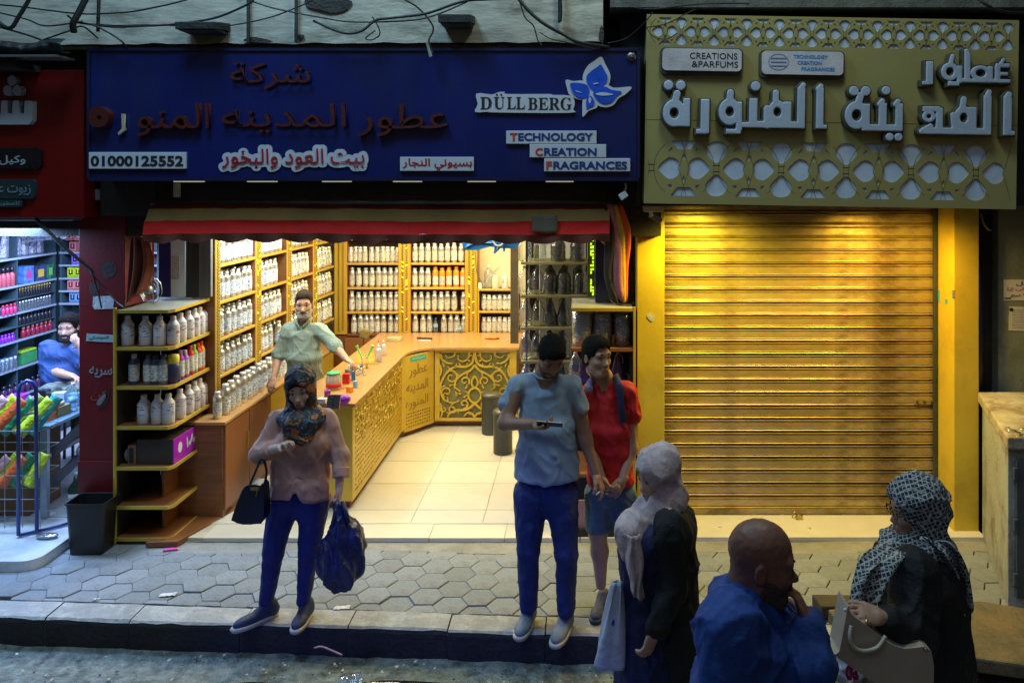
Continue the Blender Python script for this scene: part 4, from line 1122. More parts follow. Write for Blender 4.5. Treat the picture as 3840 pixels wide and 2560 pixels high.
# panels left of the wall shelving, over the corner shelf
def panel(name, u0, u1, d, m, label, z0=1.8, z1=2.70, cat='panel'):
    return MB().box(wx(u0, d), wx(u1, d), d, d+.04, z0, z1).build(name, m, bevel=.003, label=label, cat=cat)
panel('door_panel', 364, 391, 6.58, M('deep_blue_panel', (.012, .03, .16), .35), 'dark blue upright panel above the corner shelf')
pp = panel('door_panel', 392, 425, 6.585, M('pale_mint_panel', (.78, .88, .88), .35, var=.05), 'pale mint upright panel with a pasted paper above the corner shelf')
MB().box(wx(394, 6.58), wx(412, 6.58), 6.579, 6.584, wz(642, 6.58), wz(588, 6.58)).build('pasted_paper', M('printed_paper', (.50, .54, .50), .8, var=.25, scale=60), pp)
panel('door_panel', 426, 455, 6.60, M('charcoal_panel', (.03, .034, .032), .5), 'charcoal upright panel beside the pale mint panel')
panel('door_panel', 456, 484, 6.59, M('mid_grey_panel', (.12, .125, .12), .45, var=.3, stretch=(12, 1, .2)), 'mid grey upright panel next to the first gold post')

def frame_at(p0, ang): return Matrix.Translation(Vector((p0[0], p0[1], 0))) @ Matrix.Rotation(ang, 4, 'Z')
def tbox(T, s0, s1, t0, t1, z0, z1, name, m, par, **kw):
    me = MB().box(s0, s1, t0, t1, z0, z1).mesh(name); me.transform(T)
    return put(name, me, m, par, **kw)
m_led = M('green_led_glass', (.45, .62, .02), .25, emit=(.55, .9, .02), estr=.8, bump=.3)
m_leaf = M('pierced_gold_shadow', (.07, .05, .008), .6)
def ornament(T, s0, s1, z0, z1, par, t=-.001, glow=.35, seed=1):
    """scroll-pierced strip: dark leaf openings with green mirror flecks behind, set between two gold fillets"""
    r = random.Random(seed); mb = MB(); gl = MB()
    w_ = s1-s0; z = z0+.03
    while z < z1-.03:
        for sg in (-1, 1):
            cx = (s0+s1)/2 + sg*w_*.2; a = sg*(.6+r.uniform(-.35, .35)); L = .038; W = .014
            ca, sa = math.cos(a), math.sin(a)
            P_ = [(-L*.5, 0), (-L*.1, W*.6), (L*.4, W*.2), (L*.55, -W*.2), (L*.1, -W*.5)]
            g = gl if r.random() < glow*(1 if math.sin(z*5+seed) > -.3 else .25) else mb
            k = len(g.v)
            g.v += [(cx + x*ca - y*sa, t, z + x*sa + y*ca + sg*.006) for x, y in P_]
            g.f.append(tuple(range(k, k+5)))
        z += .026
    for g, m, nm in ((mb, m_leaf, 'ornament'), (gl, m_led, 'mirror_flecks')):
        if g.v:
            me = g.mesh(nm); me.transform(T); put(nm, me, m, par, kind='stuff')

def shelving(name, label, T, bays, posts, zs, depth, zcab, ztop, seed=0, orn=True):
    th = thing(name, label, 'shelving', tuple(T.translation))
    for a, b in bays:
        for z in zs:
            bd = tbox(T, a, b, .012, depth, z-.02, z, 'shelf_board', m_wood, th)
            tbox(T, a, b, -.004, .0118, z-.024, z+.002, 'edge_trim', m_lip, bd, bevel=.004)
        tbox(T, a, b, depth+.001, depth+.012, zcab, ztop, 'back_panel', m_back, th)
    for k, (a, b) in enumerate(posts):
        tbox(T, a+.001, b-.001, -.006, depth, zcab, ztop, 'post', m_gold, th, bevel=.003)
        # brown inner cheek of the post
        tbox(T, b-.0005, b+.0035, .0, depth-.01, zcab, ztop, 'cheek', m_wood, th)
        tbox(T, a-.0035, a+.0005, .0, depth-.01, zcab, ztop, 'cheek', m_wood, th)
        if orn: ornament(T, a+.012, b-.012, zcab+.02, ztop-.05, th, t=-.008, glow=.3 if k else .0, seed=seed+k)
    return th
ZL = [1.105, 1.42, 1.735, 2.05, 2.38]
TL = frame_at((-3.07, 6.66), math.atan2(2.96, .09))
lw = shelving('wall_shelving', 'tall brown and gold wall shelving along the left wall filled with silver bottles', TL,
              [(.09, .77), (.90, 1.5), (1.63, 2.24), (2.37, 2.93)], [(0, .09), (.77, .90), (1.5, 1.63), (2.24, 2.37)], ZL, .20, .80, 2.70, seed=3)
bay_l = [(.09, .77), (.90, 1.5), (1.63, 2.24), (2.37, 2.93)]
ZB = [1.173, 1.468, 1.763, 2.06, 2.36]
YB = 9.6
TB = frame_at((0, YB), 0)
gx = lambda u: wx(u, YB)
bw = shelving('wall_shelving', 'tall gold framed shelving across the back wall behind the counter', TB,
              [(gx(797), gx(914)), (gx(944), gx(1067))], [(gx(768), gx(797)), (gx(915), gx(943)), (gx(1068), gx(1096))], ZB, .20, .90, 2.70, seed=11)
tbox(TB, gx(797), gx(1096), -.012, .2, .885, .90, 'shelf_board', m_wood, bw)
# small side bay
sb = thing('small_shelving', 'small gold framed shelf bay at the right end of the back wall', 'shelving', (gx(1140), YB, .9))
for z in (.912, 1.18, 1.447):
    bd = tbox(TB, gx(1100), gx(1192), .012, .2, z-.02, z, 'shelf_board', m_wood, sb)
    tbox(TB, gx(1100), gx(1192), -.004, .0118, z-.022, z+.002, 'edge_trim', m_lip, bd, bevel=.004)
tbox(TB, gx(1097)+.001, gx(1100)+.001, -.008, .2, .9, 1.46, 'post', m_lip, sb)
tbox(TB, gx(1100), gx(1192), .201, .21, .9, 1.43, 'back_panel', m_back, sb)
MB().box(wx(1172, 8.95), wx(1190, 8.95), 8.95, 9.02, .9, 2.70).build('dark_pole', M('dark_pole_metal', (.07, .06, .04), .5, .3, var=.3), label='dark upright pole at the right end of the counter', cat='pole', bevel=.006)

# base cabinets
m_doorw = M('brown_cabinet_door', (.26, .10, .032), .35, var=.14, scale=2, bump=.04, stretch=(1, 1, .3))
bc_ = thing('base_cabinet', 'long brown base cabinet under the left wall shelving', 'cabinet', (-3.1, 8, 0))
MB().box(-3.40, -2.905, 6.44, 9.35, FZ, .785).build('carcass', m_wood, bc_)
MB().box(-3.40, -2.875, 6.42, 9.55, .786, .812).build('cabinet_top', m_top, bc_, bevel=.004)
for k in range(6):
    y0 = 6.46 + k*.47
    d = MB().box(-2.9045, -2.888, y0, y0+.46, FZ+.06, .77).build('door', m_doorw if k < 2 else m_gold, bc_, bevel=.003)
    MB().box(-2.888, -2.872, y0+.41, y0+.42, .45, .60).build('handle', m_lip, d)
bb = thing('back_cabinet', 'red brown cabinet below the back wall shelving', 'cabinet', (-1.8, 9.7, 0))
MB().box(-3.38, -.66, 9.62, 9.84, FZ, .883).build('carcass', m_wood, bb)
for k in range(2):
    d = MB().box(-2.85+k*.23, -2.63+k*.23, 9.600, 9.619, .3, .86).build('drawer_front', m_doorw, bb, bevel=.003)
    MB().box(-2.80+k*.23, -2.70+k*.23, 9.59, 9.599, .62, .63).build('handle', m_lip, d)

# ------------------------------------------------------------------ counter
CT = .925
ct = thing('shop_counter', 'L-shaped gold counter with carved floral panels and orange wood top', 'counter', (-1.8, 8, 0))
arc = [(-1.86 + .30*(1-math.cos(t)), 8.40 + .34*math.sin(t)) for t in [i*math.pi/2/7 for i in range(8)]]
topo = [(-2.42, 6.55), (-1.86, 6.55)] + arc + [(-.685, 8.74), (-.685, 9.58), (-2.42, 9.58)]
MB().prism(topo, CT-.03, CT).build('counter_top', m_top, ct, bevel=.004)
XS = -1.895
MB().prism([(-2.38, 6.62), (XS-.03, 6.62), (XS-.03, 8.42), (-1.63, 8.84), (-.72, 8.84), (-.72, 9.3), (-2.38, 9.3)], FZ+.07, CT-.031).build('carcass', M('dark_backing', (.03, .024, .010), .7, var=.2), ct)
MB().box(-1.60, -.73, 8.815, 8.835, .11, .88).build('olive_backing', M('olive_backing', (.17, .165, .05), .6, var=.2), ct)
MB().prism([(-2.36, 6.66), (XS-.04, 6.66), (XS-.04, 8.42), (-1.65, 8.86), (-.74, 8.86), (-.74, 9.3), (-2.36, 9.3)], FZ, FZ+.069).build('kick_board', m_wood, ct)
m_gpan = M('gold_carved_panel', (.60, .41, .045), .34, .35, var=.10, scale=5, bump=.06)
# side panel pierced with small arabesque leaves
r = random.Random(5)
L_, z0, z1 = 1.80, .10, .885
loops = [rect(0, L_, 0, z1-z0)]
ny, nz = 38, 16
for i in range(ny):
    for j in range(nz):
        cy = .05 + (L_-.1)*(i+.5)/ny; cz = .04 + (z1-z0-.08)*(j+.5)/nz
        if r.random() < .12: continue
        a = math.sin(cy*9 + cz*5)*2.4 + math.cos(cz*13)*1.5 + r.uniform(-.5, .5)
        l, w_ = r.uniform(.018, .025), r.uniform(.010, .015)
        P_ = [(-l, 0), (-l*.2, w_), (l*.7, w_*.4), (l, 0), (l*.3, -w_*.8)]
        loops.append([(cy + x*math.cos(a) - y*math.sin(a), cz + x*math.sin(a) + y*math.cos(a)) for x, y in P_])
me = cutout(loops, .006)
me.transform(Matrix.Translation((XS, 6.62, z0)) @ Matrix.Rotation(R(90), 4, 'Z'))
put('side_panel', me, m_gpan, ct)
# glints on the upper side panel, shaped as small polished leaves
gl = MB()
for k in range(700):
    cy = 6.66 + r.random()*1.72; cz = .42 + .44*r.random()**.8
    if cz < .42 + .25*(8.4-cy)/1.8 - .1: continue
    a = r.uniform(0, 6.28); l = r.uniform(.009, .021); w_ = l*.42
    dx, dz = math.cos(a), math.sin(a); tl = r.uniform(-.8, .8)
    gl.add([(XS+.004, cy-dx*l, cz-dz*l), (XS+.004+w_*(1+tl)*.5, cy-dz*w_, cz+dx*w_), (XS+.004, cy+dx*l, cz+dz*l), (XS+.004+w_*(1-tl)*.5, cy+dz*w_, cz-dx*w_)], [(0, 1, 2, 3)])
gl.build('glint_leaves', M('polished_gold', (.80, .62, .22), .16, 1.0, bump=0), ct, kind='stuff')
# near end of the counter: gold panel and a wire grid
MB().box(-2.38, XS, 6.60, 6.619, .10, .885).build('end_panel', m_gpan, ct, bevel=.002)
# angled corner panel with the shop's name
pa, pb = Vector((XS, 8.425, 0)), Vector((-1.625, 8.795, 0)); dv = pb-pa; LW = dv.length
TC = Matrix.Translation(pa) @ Matrix.Rotation(math.atan2(dv.y, dv.x), 4, 'Z')
def placeT(me, T): me.transform(T); return me
nh = []
for i in range(11):
    for j in range(5):
        cx, cz = .05+(LW-.1)*(i+.5)/11, .125+.034*j
        a = .6*((i+j) % 2)
        nh.append([(cx+.0125*math.cos(a+t*1.571)*(1 if (i+j) % 2 else .7), cz+.0125*math.sin(a+t*1.571)) for t in range(4)])
put('corner_panel', placeT(cutout([rect(0, LW, .10, .885)] + nh, .008), TC), m_gpan, ct)
tbox(TC, .02, LW-.01, -.014, -.001, .085, .108, 'base_trim', m_lip, ct)
m_eng = M('engraved_brown', (.27, .17, .025), .5)
for t, a, b, z0_, z1_ in (('عطور', .10, .36, .64, .78), ('المدينه', .06, .37, .47, .60), ('المنوره', .05, .37, .30, .43)):
    me = text_mesh(t, 0, .004); n = len(me.vertices); q = np.empty(n*3, dtype=np.float32); me.vertices.foreach_get('co', q); q = q.reshape(-1, 3); lo, hi = q.min(0), q.max(0)
    sx_, sz_ = (b-a)/(hi[0]-lo[0]), (z1_-z0_)/(hi[2]-lo[2])
    me.transform(TC @ Matrix.Translation((a-lo[0]*sx_, -.005, z0_-lo[2]*sz_)) @ Matrix.Diagonal((sx_, 1, sz_, 1)))
    put('lettering', me, m_eng, ct)
tbox(TC, .12, .34, -.004, -.001, .815, .865, 'teal_sticker', M('teal_green_sticker', (.02, .36, .28), .4), ct)
me = text_mesh('للبيع بالجملة', 0, .001); n = len(me.vertices)
q = np.empty(n*3, dtype=np.float32); me.vertices.foreach_get('co', q); q = q.reshape(-1, 3); lo, hi = q.min(0), q.max(0)
me.transform(TC @ Matrix.Translation((.14-lo[0]*.18/(hi[0]-lo[0]), -.006, .828-lo[2]*.025/(hi[2]-lo[2]))) @ Matrix.Diagonal((.18/(hi[0]-lo[0]), 1, .025/(hi[2]-lo[2]), 1)))
put('lettering', me, m_white, ct)
# front floral panel facing the street
FX0, FX1 = -1.615, -.71; FW = FX1-FX0; FY = 8.79
fr = [rect(FX0, FX1, .10, .885), rect(FX0+.055, FX1-.075, .135, .855)]
put('panel_frame', moved(cutout(fr, .012), (0, FY, 0)), m_gpan, ct, bevel=.002)
ribbon_n = 0
def ribbon(pts, w0, w1, par=ct):
    """flat scroll stroke of varying width in the panel plane (x from its centre, z)"""
    global ribbon_n
    for sg in (1, -1):
        P_ = smooth_path([Vector((sg*x, z, 0)) for x, z in pts], 6); L, Rr = [], []
        for i, p in enumerate(P_):
            a, b = P_[max(i-1, 0)], P_[min(i+1, len(P_)-1)]; d = (b-a).normalized(); nn_ = Vector((-d.y, d.x, 0))
            w_ = (w0 + (w1-w0)*i/(len(P_)-1))*.80
            L.append(p+nn_*w_/2); Rr.append(p-nn_*w_/2)
        mb = MB(); n = len(L); y0_ = FY + .001 + (ribbon_n % 7)*.0005
        cxm = (FX0+FX1)/2-.01
        vs = [(cxm+p.x, y, p.y) for y in (y0_, y0_+.010) for p in L+Rr]
        fs = []
        for i in range(n-1):
            fs += [(i, i+1, n+i+1, n+i), (2*n+i, 3*n+i, 3*n+i+1, 2*n+i+1), (i, 2*n+i, 2*n+i+1, i+1), (n+i, n+i+1, 3*n+i+1, 3*n+i)]
        mb.add(vs, fs).build('scroll', m_gpan, par)
        ribbon_n += 1
def leaf(x, z, a, l=.05, w=.022):
    ribbon([(x, z), (x+l*.5*math.cos(a)-.006*math.sin(a), z+l*.5*math.sin(a)), (x+l*math.cos(a), z+l*math.sin(a))], w, w*.15)
def spiral(x, z, r0, a0, turns, dr, w0=.024, w1=.010):
    pts = []; n = int(8*turns)+2
    for i in range(n+1):
        t = i/n; rr = r0*(1-t*.8); a = a0 + dr*turns*2*math.pi*t
        pts.append((x+rr*math.cos(a), z+rr*math.sin(a)))
    ribbon(pts, w0, w1)
ribbon([(0, .86), (.012, .80), (.03, .74), (.10, .70), (.20, .70), (.29, .66), (.345, .58)], .035, .02)
ribbon([(.0, .72), (.05, .66), (.13, .62), (.20, .56), (.22, .48), (.16, .43)], .03, .016)
ribbon([(.38, .84), (.36, .78), (.30, .74), (.24, .74)], .035, .014)
ribbon([(.06, .86), (.07, .80), (.12, .76), (.18, .78), (.18, .83)], .028, .012)
ribbon([(.22, .86), (.23, .82), (.29, .80), (.33, .83)], .026, .01)
spiral(.26, .585, .075, 1.4, 1.15, 1); spiral(.11, .54, .055, 3.8, 1.1, -1); spiral(.31, .42, .065, -1.2, 1.1, 1)
ribbon([(.345, .58), (.38, .50), (.37, .40), (.33, .33), (.24, .30), (.17, .33)], .028, .014)
ribbon([(.0, .47), (.05, .44), (.07, .38), (.04, .32), (.0, .30)], .030, .022)
ribbon([(.0, .60), (.03, .55), (.03, .50), (.0, .46)], .026, .020)
ribbon([(.0, .30), (.05, .25), (.12, .22), (.20, .22), (.28, .18), (.30, .14)], .034, .02)
spiral(.12, .29, .055, -1.5, 1.1, -1); spiral(.25, .235, .05, 3.3, 1.0, 1); spiral(.345, .235, .045, 1.2, 1.0, -1)
ribbon([(.0, .14), (.03, .18), (.08, .19), (.12, .15)], .03, .014); ribbon([(.385, .30), (.36, .20), (.38, .14)], .026, .018)
ribbon([(.385, .72), (.37, .66), (.385, .60)], .028, .02); ribbon([(.40, .86), (.40, .14)], .03, .03)
for x_, z_, a_ in ((.10,.70,1.9),(.16,.70,1.2),(.22,.695,2.0),(.05,.76,.4),(.27,.66,.9),(.31,.63,2.4),(.18,.60,.7),(.08,.63,-1.6),(.20,.50,-.2),(.22,.46,1.2),(.37,.47,2.6),(.36,.38,2.2),(.30,.32,1.4),(.24,.30,-1.2),(.06,.41,.3),(.06,.35,-.4),(.09,.235,1.4),(.17,.225,-1.3),(.22,.215,1.2),(.27,.185,.2),(.05,.17,1.2),(.10,.46,1.9),(.15,.40,.2),(.12,.36,2.4),(.34,.70,1.1),(.20,.38,1.2),(.28,.49,2.8),(.03,.83,-.4),(.36,.53,-.8)):
    leaf(x_, z_, a_, .052, .026)
# =================================================================== GOODS
m_alu = M('brushed_aluminium', (.66, .66, .64), .30, .9, var=.06, bump=.04, rnd=.12)
m_cap = M('silver_white_cap', (.66, .66, .62), .32, .3, bump=0)
def label_mat(name, base, inks, dens=.55):
    if name in MATS: return MATS[name]
    m = bpy.data.materials.new(name); m.use_nodes = True
    n, l = m.node_tree.nodes, m.node_tree.links; b = n['Principled BSDF']; b.inputs['Roughness'].default_value = .6
    tc = n.new('ShaderNodeTexCoord'); oi = n.new('ShaderNodeObjectInfo')
    ad = n.new('ShaderNodeVectorMath'); ad.operation = 'ADD'
    l.new(tc.outputs['Object'], ad.inputs[0])
    sc = n.new('ShaderNodeVectorMath'); sc.operation = 'SCALE'; sc.inputs['Scale'].default_value = 1
    cb = n.new('ShaderNodeCombineXYZ'); mm = n.new('ShaderNodeMath'); mm.operation = 'MULTIPLY'; mm.inputs[1].default_value = 37
    l.new(oi.outputs['Random'], mm.inputs[0]); l.new(mm.outputs[0], cb.inputs[0]); l.new(mm.outputs[0], cb.inputs[1]); l.new(cb.outputs[0], ad.inputs[1])
    out = None
    prev = n.new('ShaderNodeRGB'); prev.outputs[0].default_value = (*base, 1); prev = prev.outputs[0]
    for k, (ink, sx_, sz_, th) in enumerate(inks):
        mp = n.new('ShaderNodeMapping'); mp.inputs['Scale'].default_value = (sx_, sx_, sz_); mp.inputs['Location'].default_value = (k*3.3, k, k)
        l.new(ad.outputs[0], mp.inputs[0])
        nz = n.new('ShaderNodeTexNoise'); nz.inputs['Scale'].default_value = 1; nz.inputs['Detail'].default_value = 2
        l.new(mp.outputs[0], nz.inputs['Vector'])
        gt = n.new('ShaderNodeMath'); gt.operation = 'GREATER_THAN'; gt.inputs[1].default_value = th; l.new(nz.outputs['Fac'], gt.inputs[0])
        mx = n.new('ShaderNodeMixRGB'); mx.inputs[2].default_value = (*ink, 1); l.new(gt.outputs[0], mx.inputs[0]); l.new(prev, mx.inputs[1]); prev = mx.outputs[0]
    hs = n.new('ShaderNodeHueSaturation'); mr = n.new('ShaderNodeMapRange'); mr.inputs['To Min'].default_value = .8; mr.inputs['To Max'].default_value = 1.08
    l.new(oi.outputs['Random'], mr.inputs['Value']); l.new(mr.outputs[0], hs.inputs['Value']); l.new(prev, hs.inputs['Color'])
    l.new(hs.outputs[0], b.inputs['Base Color']); MATS[name] = m; return m
m_lab = label_mat('bottle_label', (.66, .64, .56), [((.70, .30, .12), 26, 55, .69), ((.10, .10, .11), 36, 90, .64), ((.30, .31, .35), 60, 170, .54)])
m_labb = label_mat('bottle_label_blue', (.70, .74, .76), [((.20, .38, .60), 26, 60, .62), ((.20, .21, .26), 55, 150, .54), ((.50, .38, .32), 30, 70, .72)])
def bottle_proto(name, cat, rb, h, body, cap, lab, capr=.55, neck=.86, lab0=.12, lab1=.66, sh_=.80, caph=None):
    """lathe bottle: root mesh with a cap and a label band as its parts"""
    hb = h*neck
    prof = [(rb*.92, 0), (rb, .006), (rb, hb*sh_), (rb*.93, hb*(sh_+.06)), (rb*capr*1.02, hb*.97), (rb*capr*.95, hb)]
    me = MB().lathe(prof, 14).mesh(name, True); me.materials.append(body)
    o = bpy.data.objects.new(name, me); COL.objects.link(o); tag(o, 'x', cat); o['_proto'] = 1
    cr = rb*capr
    mc = MB().lathe([(cr, hb-.004), (cr*1.04, hb), (cr*1.04, h-.006), (cr*.9, h)], 12).mesh('cap', True); mc.materials.append(cap)
    c = bpy.data.objects.new('cap', mc); COL.objects.link(c); c.parent = o
    if lab:
        ml = MB().lathe([(rb*1.012, h*lab0), (rb*1.012, h*lab1)], 14, cap=False).mesh('label', True); ml.materials.append(lab)
        c = bpy.data.objects.new('label', ml); COL.objects.link(c); c.parent = o
    return o
def stock(proto, loc, label, group, sc=1, rot=None, tilt=0):
    o = dup(proto, loc, rng.uniform(-.9, .9) if rot is None else rot, label, group, (sc, sc, sc*(1+rng.uniform(-.035, .03))) )
    if '_proto' in o: del o['_proto']
    return o
protos = []
def proto(*a, **k):
    o = bottle_proto(*a, **k); protos.append(o); return o
P_alu = proto('silver_bottle', 'bottle', .036, .238, m_alu, m_cap, m_lab, capr=.66, neck=.88, sh_=.86, lab1=.60)
P_alul = proto('silver_bottle', 'bottle', .041, .262, m_alu, M('white_silver_cap', (.72, .74, .74), .25, .4, bump=0), m_labb, capr=.66, neck=.88, sh_=.86, lab1=.62)
P_short = proto('silver_bottle', 'bottle', .034, .19, m_alu, m_cap, m_lab, capr=.74, neck=.88, sh_=.88, lab1=.66)
m_or = M('orange_bottle', (.85, .26, .02), .35, bump=0)
P_or = proto('orange_bottle', 'bottle', .036, .238, m_or, M('orange_cap', (.80, .32, .04), .35, bump=0), m_lab, capr=.66, neck=.88, sh_=.86, lab1=.56)
m_hd = M('white_plastic', (.62, .60, .64), .4, var=.04, bump=.02)
P_wh = proto('white_bottle', 'bottle', .046, .225, m_hd, m_hd, label_mat('printed_wrap', (.60, .57, .62), [((.35, .12, .10), 14, 30, .64), ((.10, .10, .12), 20, 120, .60), ((.55, .40, .15), 12, 22, .70)]), capr=.46, neck=.88, lab0=.30, lab1=.70, sh_=.74)
BAYN = ['bay nearest the street', 'second bay', 'third bay', 'deepest bay']
ROWN = {0: 'lowest', 1: 'second', 2: 'third', 3: 'fourth', 4: 'topmost'}
nb_ = 0
for bi, (a, b) in enumerate(bay_l):
    for zi, z in enumerate(ZL[:4]):
        n = (12, 11, 11, 10)[bi]
        for k in range(n):
            if rng.random() < .04: continue
            s = a + .05 + (b-a-.10)*k/(n-1) + rng.gauss(0, .003)
            p = TL @ Vector((s, (.048 if k % 2 else .112) + rng.gauss(0, .004), z))
            stock(P_alul, p, f'silver bottle, {ORD[k]} from the street, {ROWN[zi]} shelf, {BAYN[bi]}, left wall', 'silver bottles on the left wall shelving', .92)
# the row standing on the base cabinet
for k in range(13):
    y = 6.53 + .118*k
    p = Vector((-2.985 + .0*k + rng.gauss(0, .004), y, .812))
    stock(P_alul, p, f'large silver bottle on the base cabinet top, {ORD[k]} from the street end', 'silver bottles standing on the base cabinet', .84 if k == 0 else 1.0)
def rowB(us, z, P_, what, where, sc=1, cols=None):
    for k, q in enumerate(us):
        u = 784 + q/3
        pr = P_ if not cols else cols.get(k, P_)
        w_ = what if pr is P_ else 'orange bottle'
        stock(pr, (gx(u), YB+.055+rng.gauss(0, .006), z), f'{w_}, {ORD[k]} from left, {where}', 'bottles on the back wall shelving', sc)
A_, B__ = 'back wall left bay', 'back wall middle bay'
rowB([55,88,120,155,200,240,278,310,345,380], 1.763, P_short, 'short silver bottle', 'fourth shelf, '+A_)
rowB([65,112,160,205,250,290,332,376], 1.468, P_alu, 'silver bottle', 'third shelf, '+A_)
rowB([65,110,153,197,243,287,332,376], 1.173, P_alu, 'silver bottle', 'second shelf, '+A_)
rowB([80,125,165,200,240,283,333,378], .902, P_alu, 'silver bottle', 'lowest shelf, '+A_)
rowB([502,547,592,638,683,727,773,822], 1.763, P_alu, 'silver bottle', 'fourth shelf, '+B__)
rowB([500,547,592,643,690,737,787,836], 1.468, P_alu, 'silver bottle', 'third shelf, '+B__, cols={i: P_or for i in range(3, 8)})
rowB([500,545,590,637,683,725,773,840], 1.173, P_alu, 'silver bottle', 'second shelf, '+B__)
rowB([505,558,602,702,750,793,842], .902, P_alu, 'silver bottle', 'lowest shelf, '+B__)
for zz, wn in ((2.06, 'top hidden shelf'),):
    rowB([60,105,150,195,240,285,330,376], zz, P_alu, 'silver bottle', 'top shelf, '+A_); rowB([502,547,592,638,683,727,773,822], zz, P_alu, 'silver bottle', 'top shelf, '+B__)
rowB([980,1015,1052,1088,1125,1158,1190], 1.182, P_short, 'slim silver bottle', 'upper shelf, small right back bay')
rowB([980,1015,1052,1088,1125,1158,1190], .914, P_short, 'slim silver bottle', 'lower shelf, small right back bay')
m_pet = clear_plastic('clear_pet', (.86, .90, .92), .4, .14)
m_bcap = M('blue_cap', (.02, .22, .65), .4, bump=0)
P_wat = proto('water_bottle', 'bottle', .032, .22, m_pet, m_bcap, M('blue_white_label', (.25, .5, .8), .4, var=.3, scale=40), capr=.4, neck=.9, lab0=.42, lab1=.62, sh_=.62)
stock(P_wat, (gx(999), YB+.05, .902), 'clear bottle with a blue cap among silver ones on the lowest back shelf', 'water bottles on the back shelf', .9)
stock(P_wat, (gx(1057), YB-.03, .902), 'small water bottle with blue label at the right end of the lowest back shelf', 'water bottles on the back shelf', .72)
# things above the small bay
jr = thing('clear_jug', 'clear ribbed plastic jug standing on the small back shelf bay', 'jug', (gx(1121), YB+.06, 1.447))
MB().lathe([(.05,0),(.056,.01),(.05,.06),(.056,.09),(.05,.14),(.056,.17),(.045,.21),(.02,.25),(.02,.27)], 16, c=(gx(1121), YB+.06, 1.447)).build('jug_body', m_pet, jr, smooth=True)
MB().lathe([(.022,.262),(.022,.285)], 12, c=(gx(1121), YB+.06, 1.447)).build('cap', m_hd, jr)
P_can = proto('plastic_canister', 'canister', .042, .20, M('pale_green_plastic', (.55, .60, .48), .4, bump=.02), M('grey_cap', (.25, .3, .32), .4), None, capr=.32, neck=.9, sh_=.72)
stock(P_can, (gx(1137), YB+.03, 1.447), 'pale green plastic canister with grey cap beside the clear jug', 'canisters on the small back shelf')
stock(P_wh, (gx(1159), YB+.03, 1.447), 'white plastic bottle at the right of the small back shelf bay', 'canisters on the small back shelf', .86)
MB().box(gx(1098), gx(1106), YB, YB+.05, 1.448, 1.52).build('white_carton', m_hd, bevel=.003, label='small white carton at the left end above the small back bay', cat='carton')

# bottles on the corner shelf at the entrance
def cs_row(us, z, what, where, P_=None, back=0):
    for k, (u, kind) in enumerate(us):
        if u < 395: y = 6.13; x = wx(u, y)
        else: y = -3.165*FOC/(u-PU); x = -3.165
        pr = kind or P_
        nm = what if pr is P_ else CSN[pr.name]
        stock(pr, (x, y, z+.001), f'{nm}, {ORD[k]} from the left on {where}', 'bottles on the corner shelf by the entrance', 1)
CSN = {}
def cproto(col, cap, nm, rb=.040, h=.22, **kw):
    m_ = M(nm.replace(' ', '_')+'_body', col, .3, bump=.02, var=.2); c_ = M(nm.replace(' ', '_')+'_cap', cap, .4, bump=0)
    o = proto('bottle', 'bottle', rb, h, m_, c_, kw.pop('lab', m_lab), **kw); CSN[o.name] = nm; return o
c_blue = cproto((.03, .07, .16), (.5, .5, .55), 'dark blue bottle', .038, .235, capr=.5)
c_navy = cproto((.05, .08, .14), (.02, .03, .05), 'navy bottle', .038, .23)
c_slate = cproto((.16, .2, .24), (.05, .08, .1), 'slate coloured bottle', .038, .23)
c_olive = cproto((.035, .04, .09), (.62, .55, .05), 'dark round bottle with yellow cap', .052, .21, capr=.8, neck=.72, lab=None)
c_purp = cproto((.26, .03, .34), (.3, .1, .45), 'purple bottle', .034, .225)
c_viol = cproto((.30, .10, .50), (.55, .5, .62), 'violet bottle', .034, .22)
c_red = cproto((.60, .02, .03), (.65, .04, .04), 'red bottle', .034, .225)
c_green = cproto((.08, .45, .04), (.2, .7, .1), 'green bottle', .034, .225)
c_orng = cproto((.75, .25, .02), (.55, .08, .03), 'orange bottle with red cap', .034, .23)
c_amb = cproto((.40, .20, .03), (.60, .12, .02), 'amber bottle', .036, .24)
W_ = None
cs_row([(293, W_), (334, W_), (367, W_), (398, W_), (414, W_), (432, W_), (446, W_), (458, W_), (470, W_)], CZ[1], 'white plastic bottle', 'the top board, corner shelf', P_wh)
cs_row([(308, c_blue), (341, c_slate), (357, c_navy), (376, c_slate), (398, c_olive), (413, c_purp), (424, c_viol), (436, c_red), (444, c_green), (453, c_red), (461, c_orng), (472, c_amb)], CZ[2], '', 'the second board, corner shelf', P_wh)
cs_row([(330, W_), (362, W_), (387, W_), (413, W_), (432, W_), (446, W_), (458, W_), (470, W_)], CZ[3], 'white plastic bottle', 'the third board, corner shelf', P_wh)
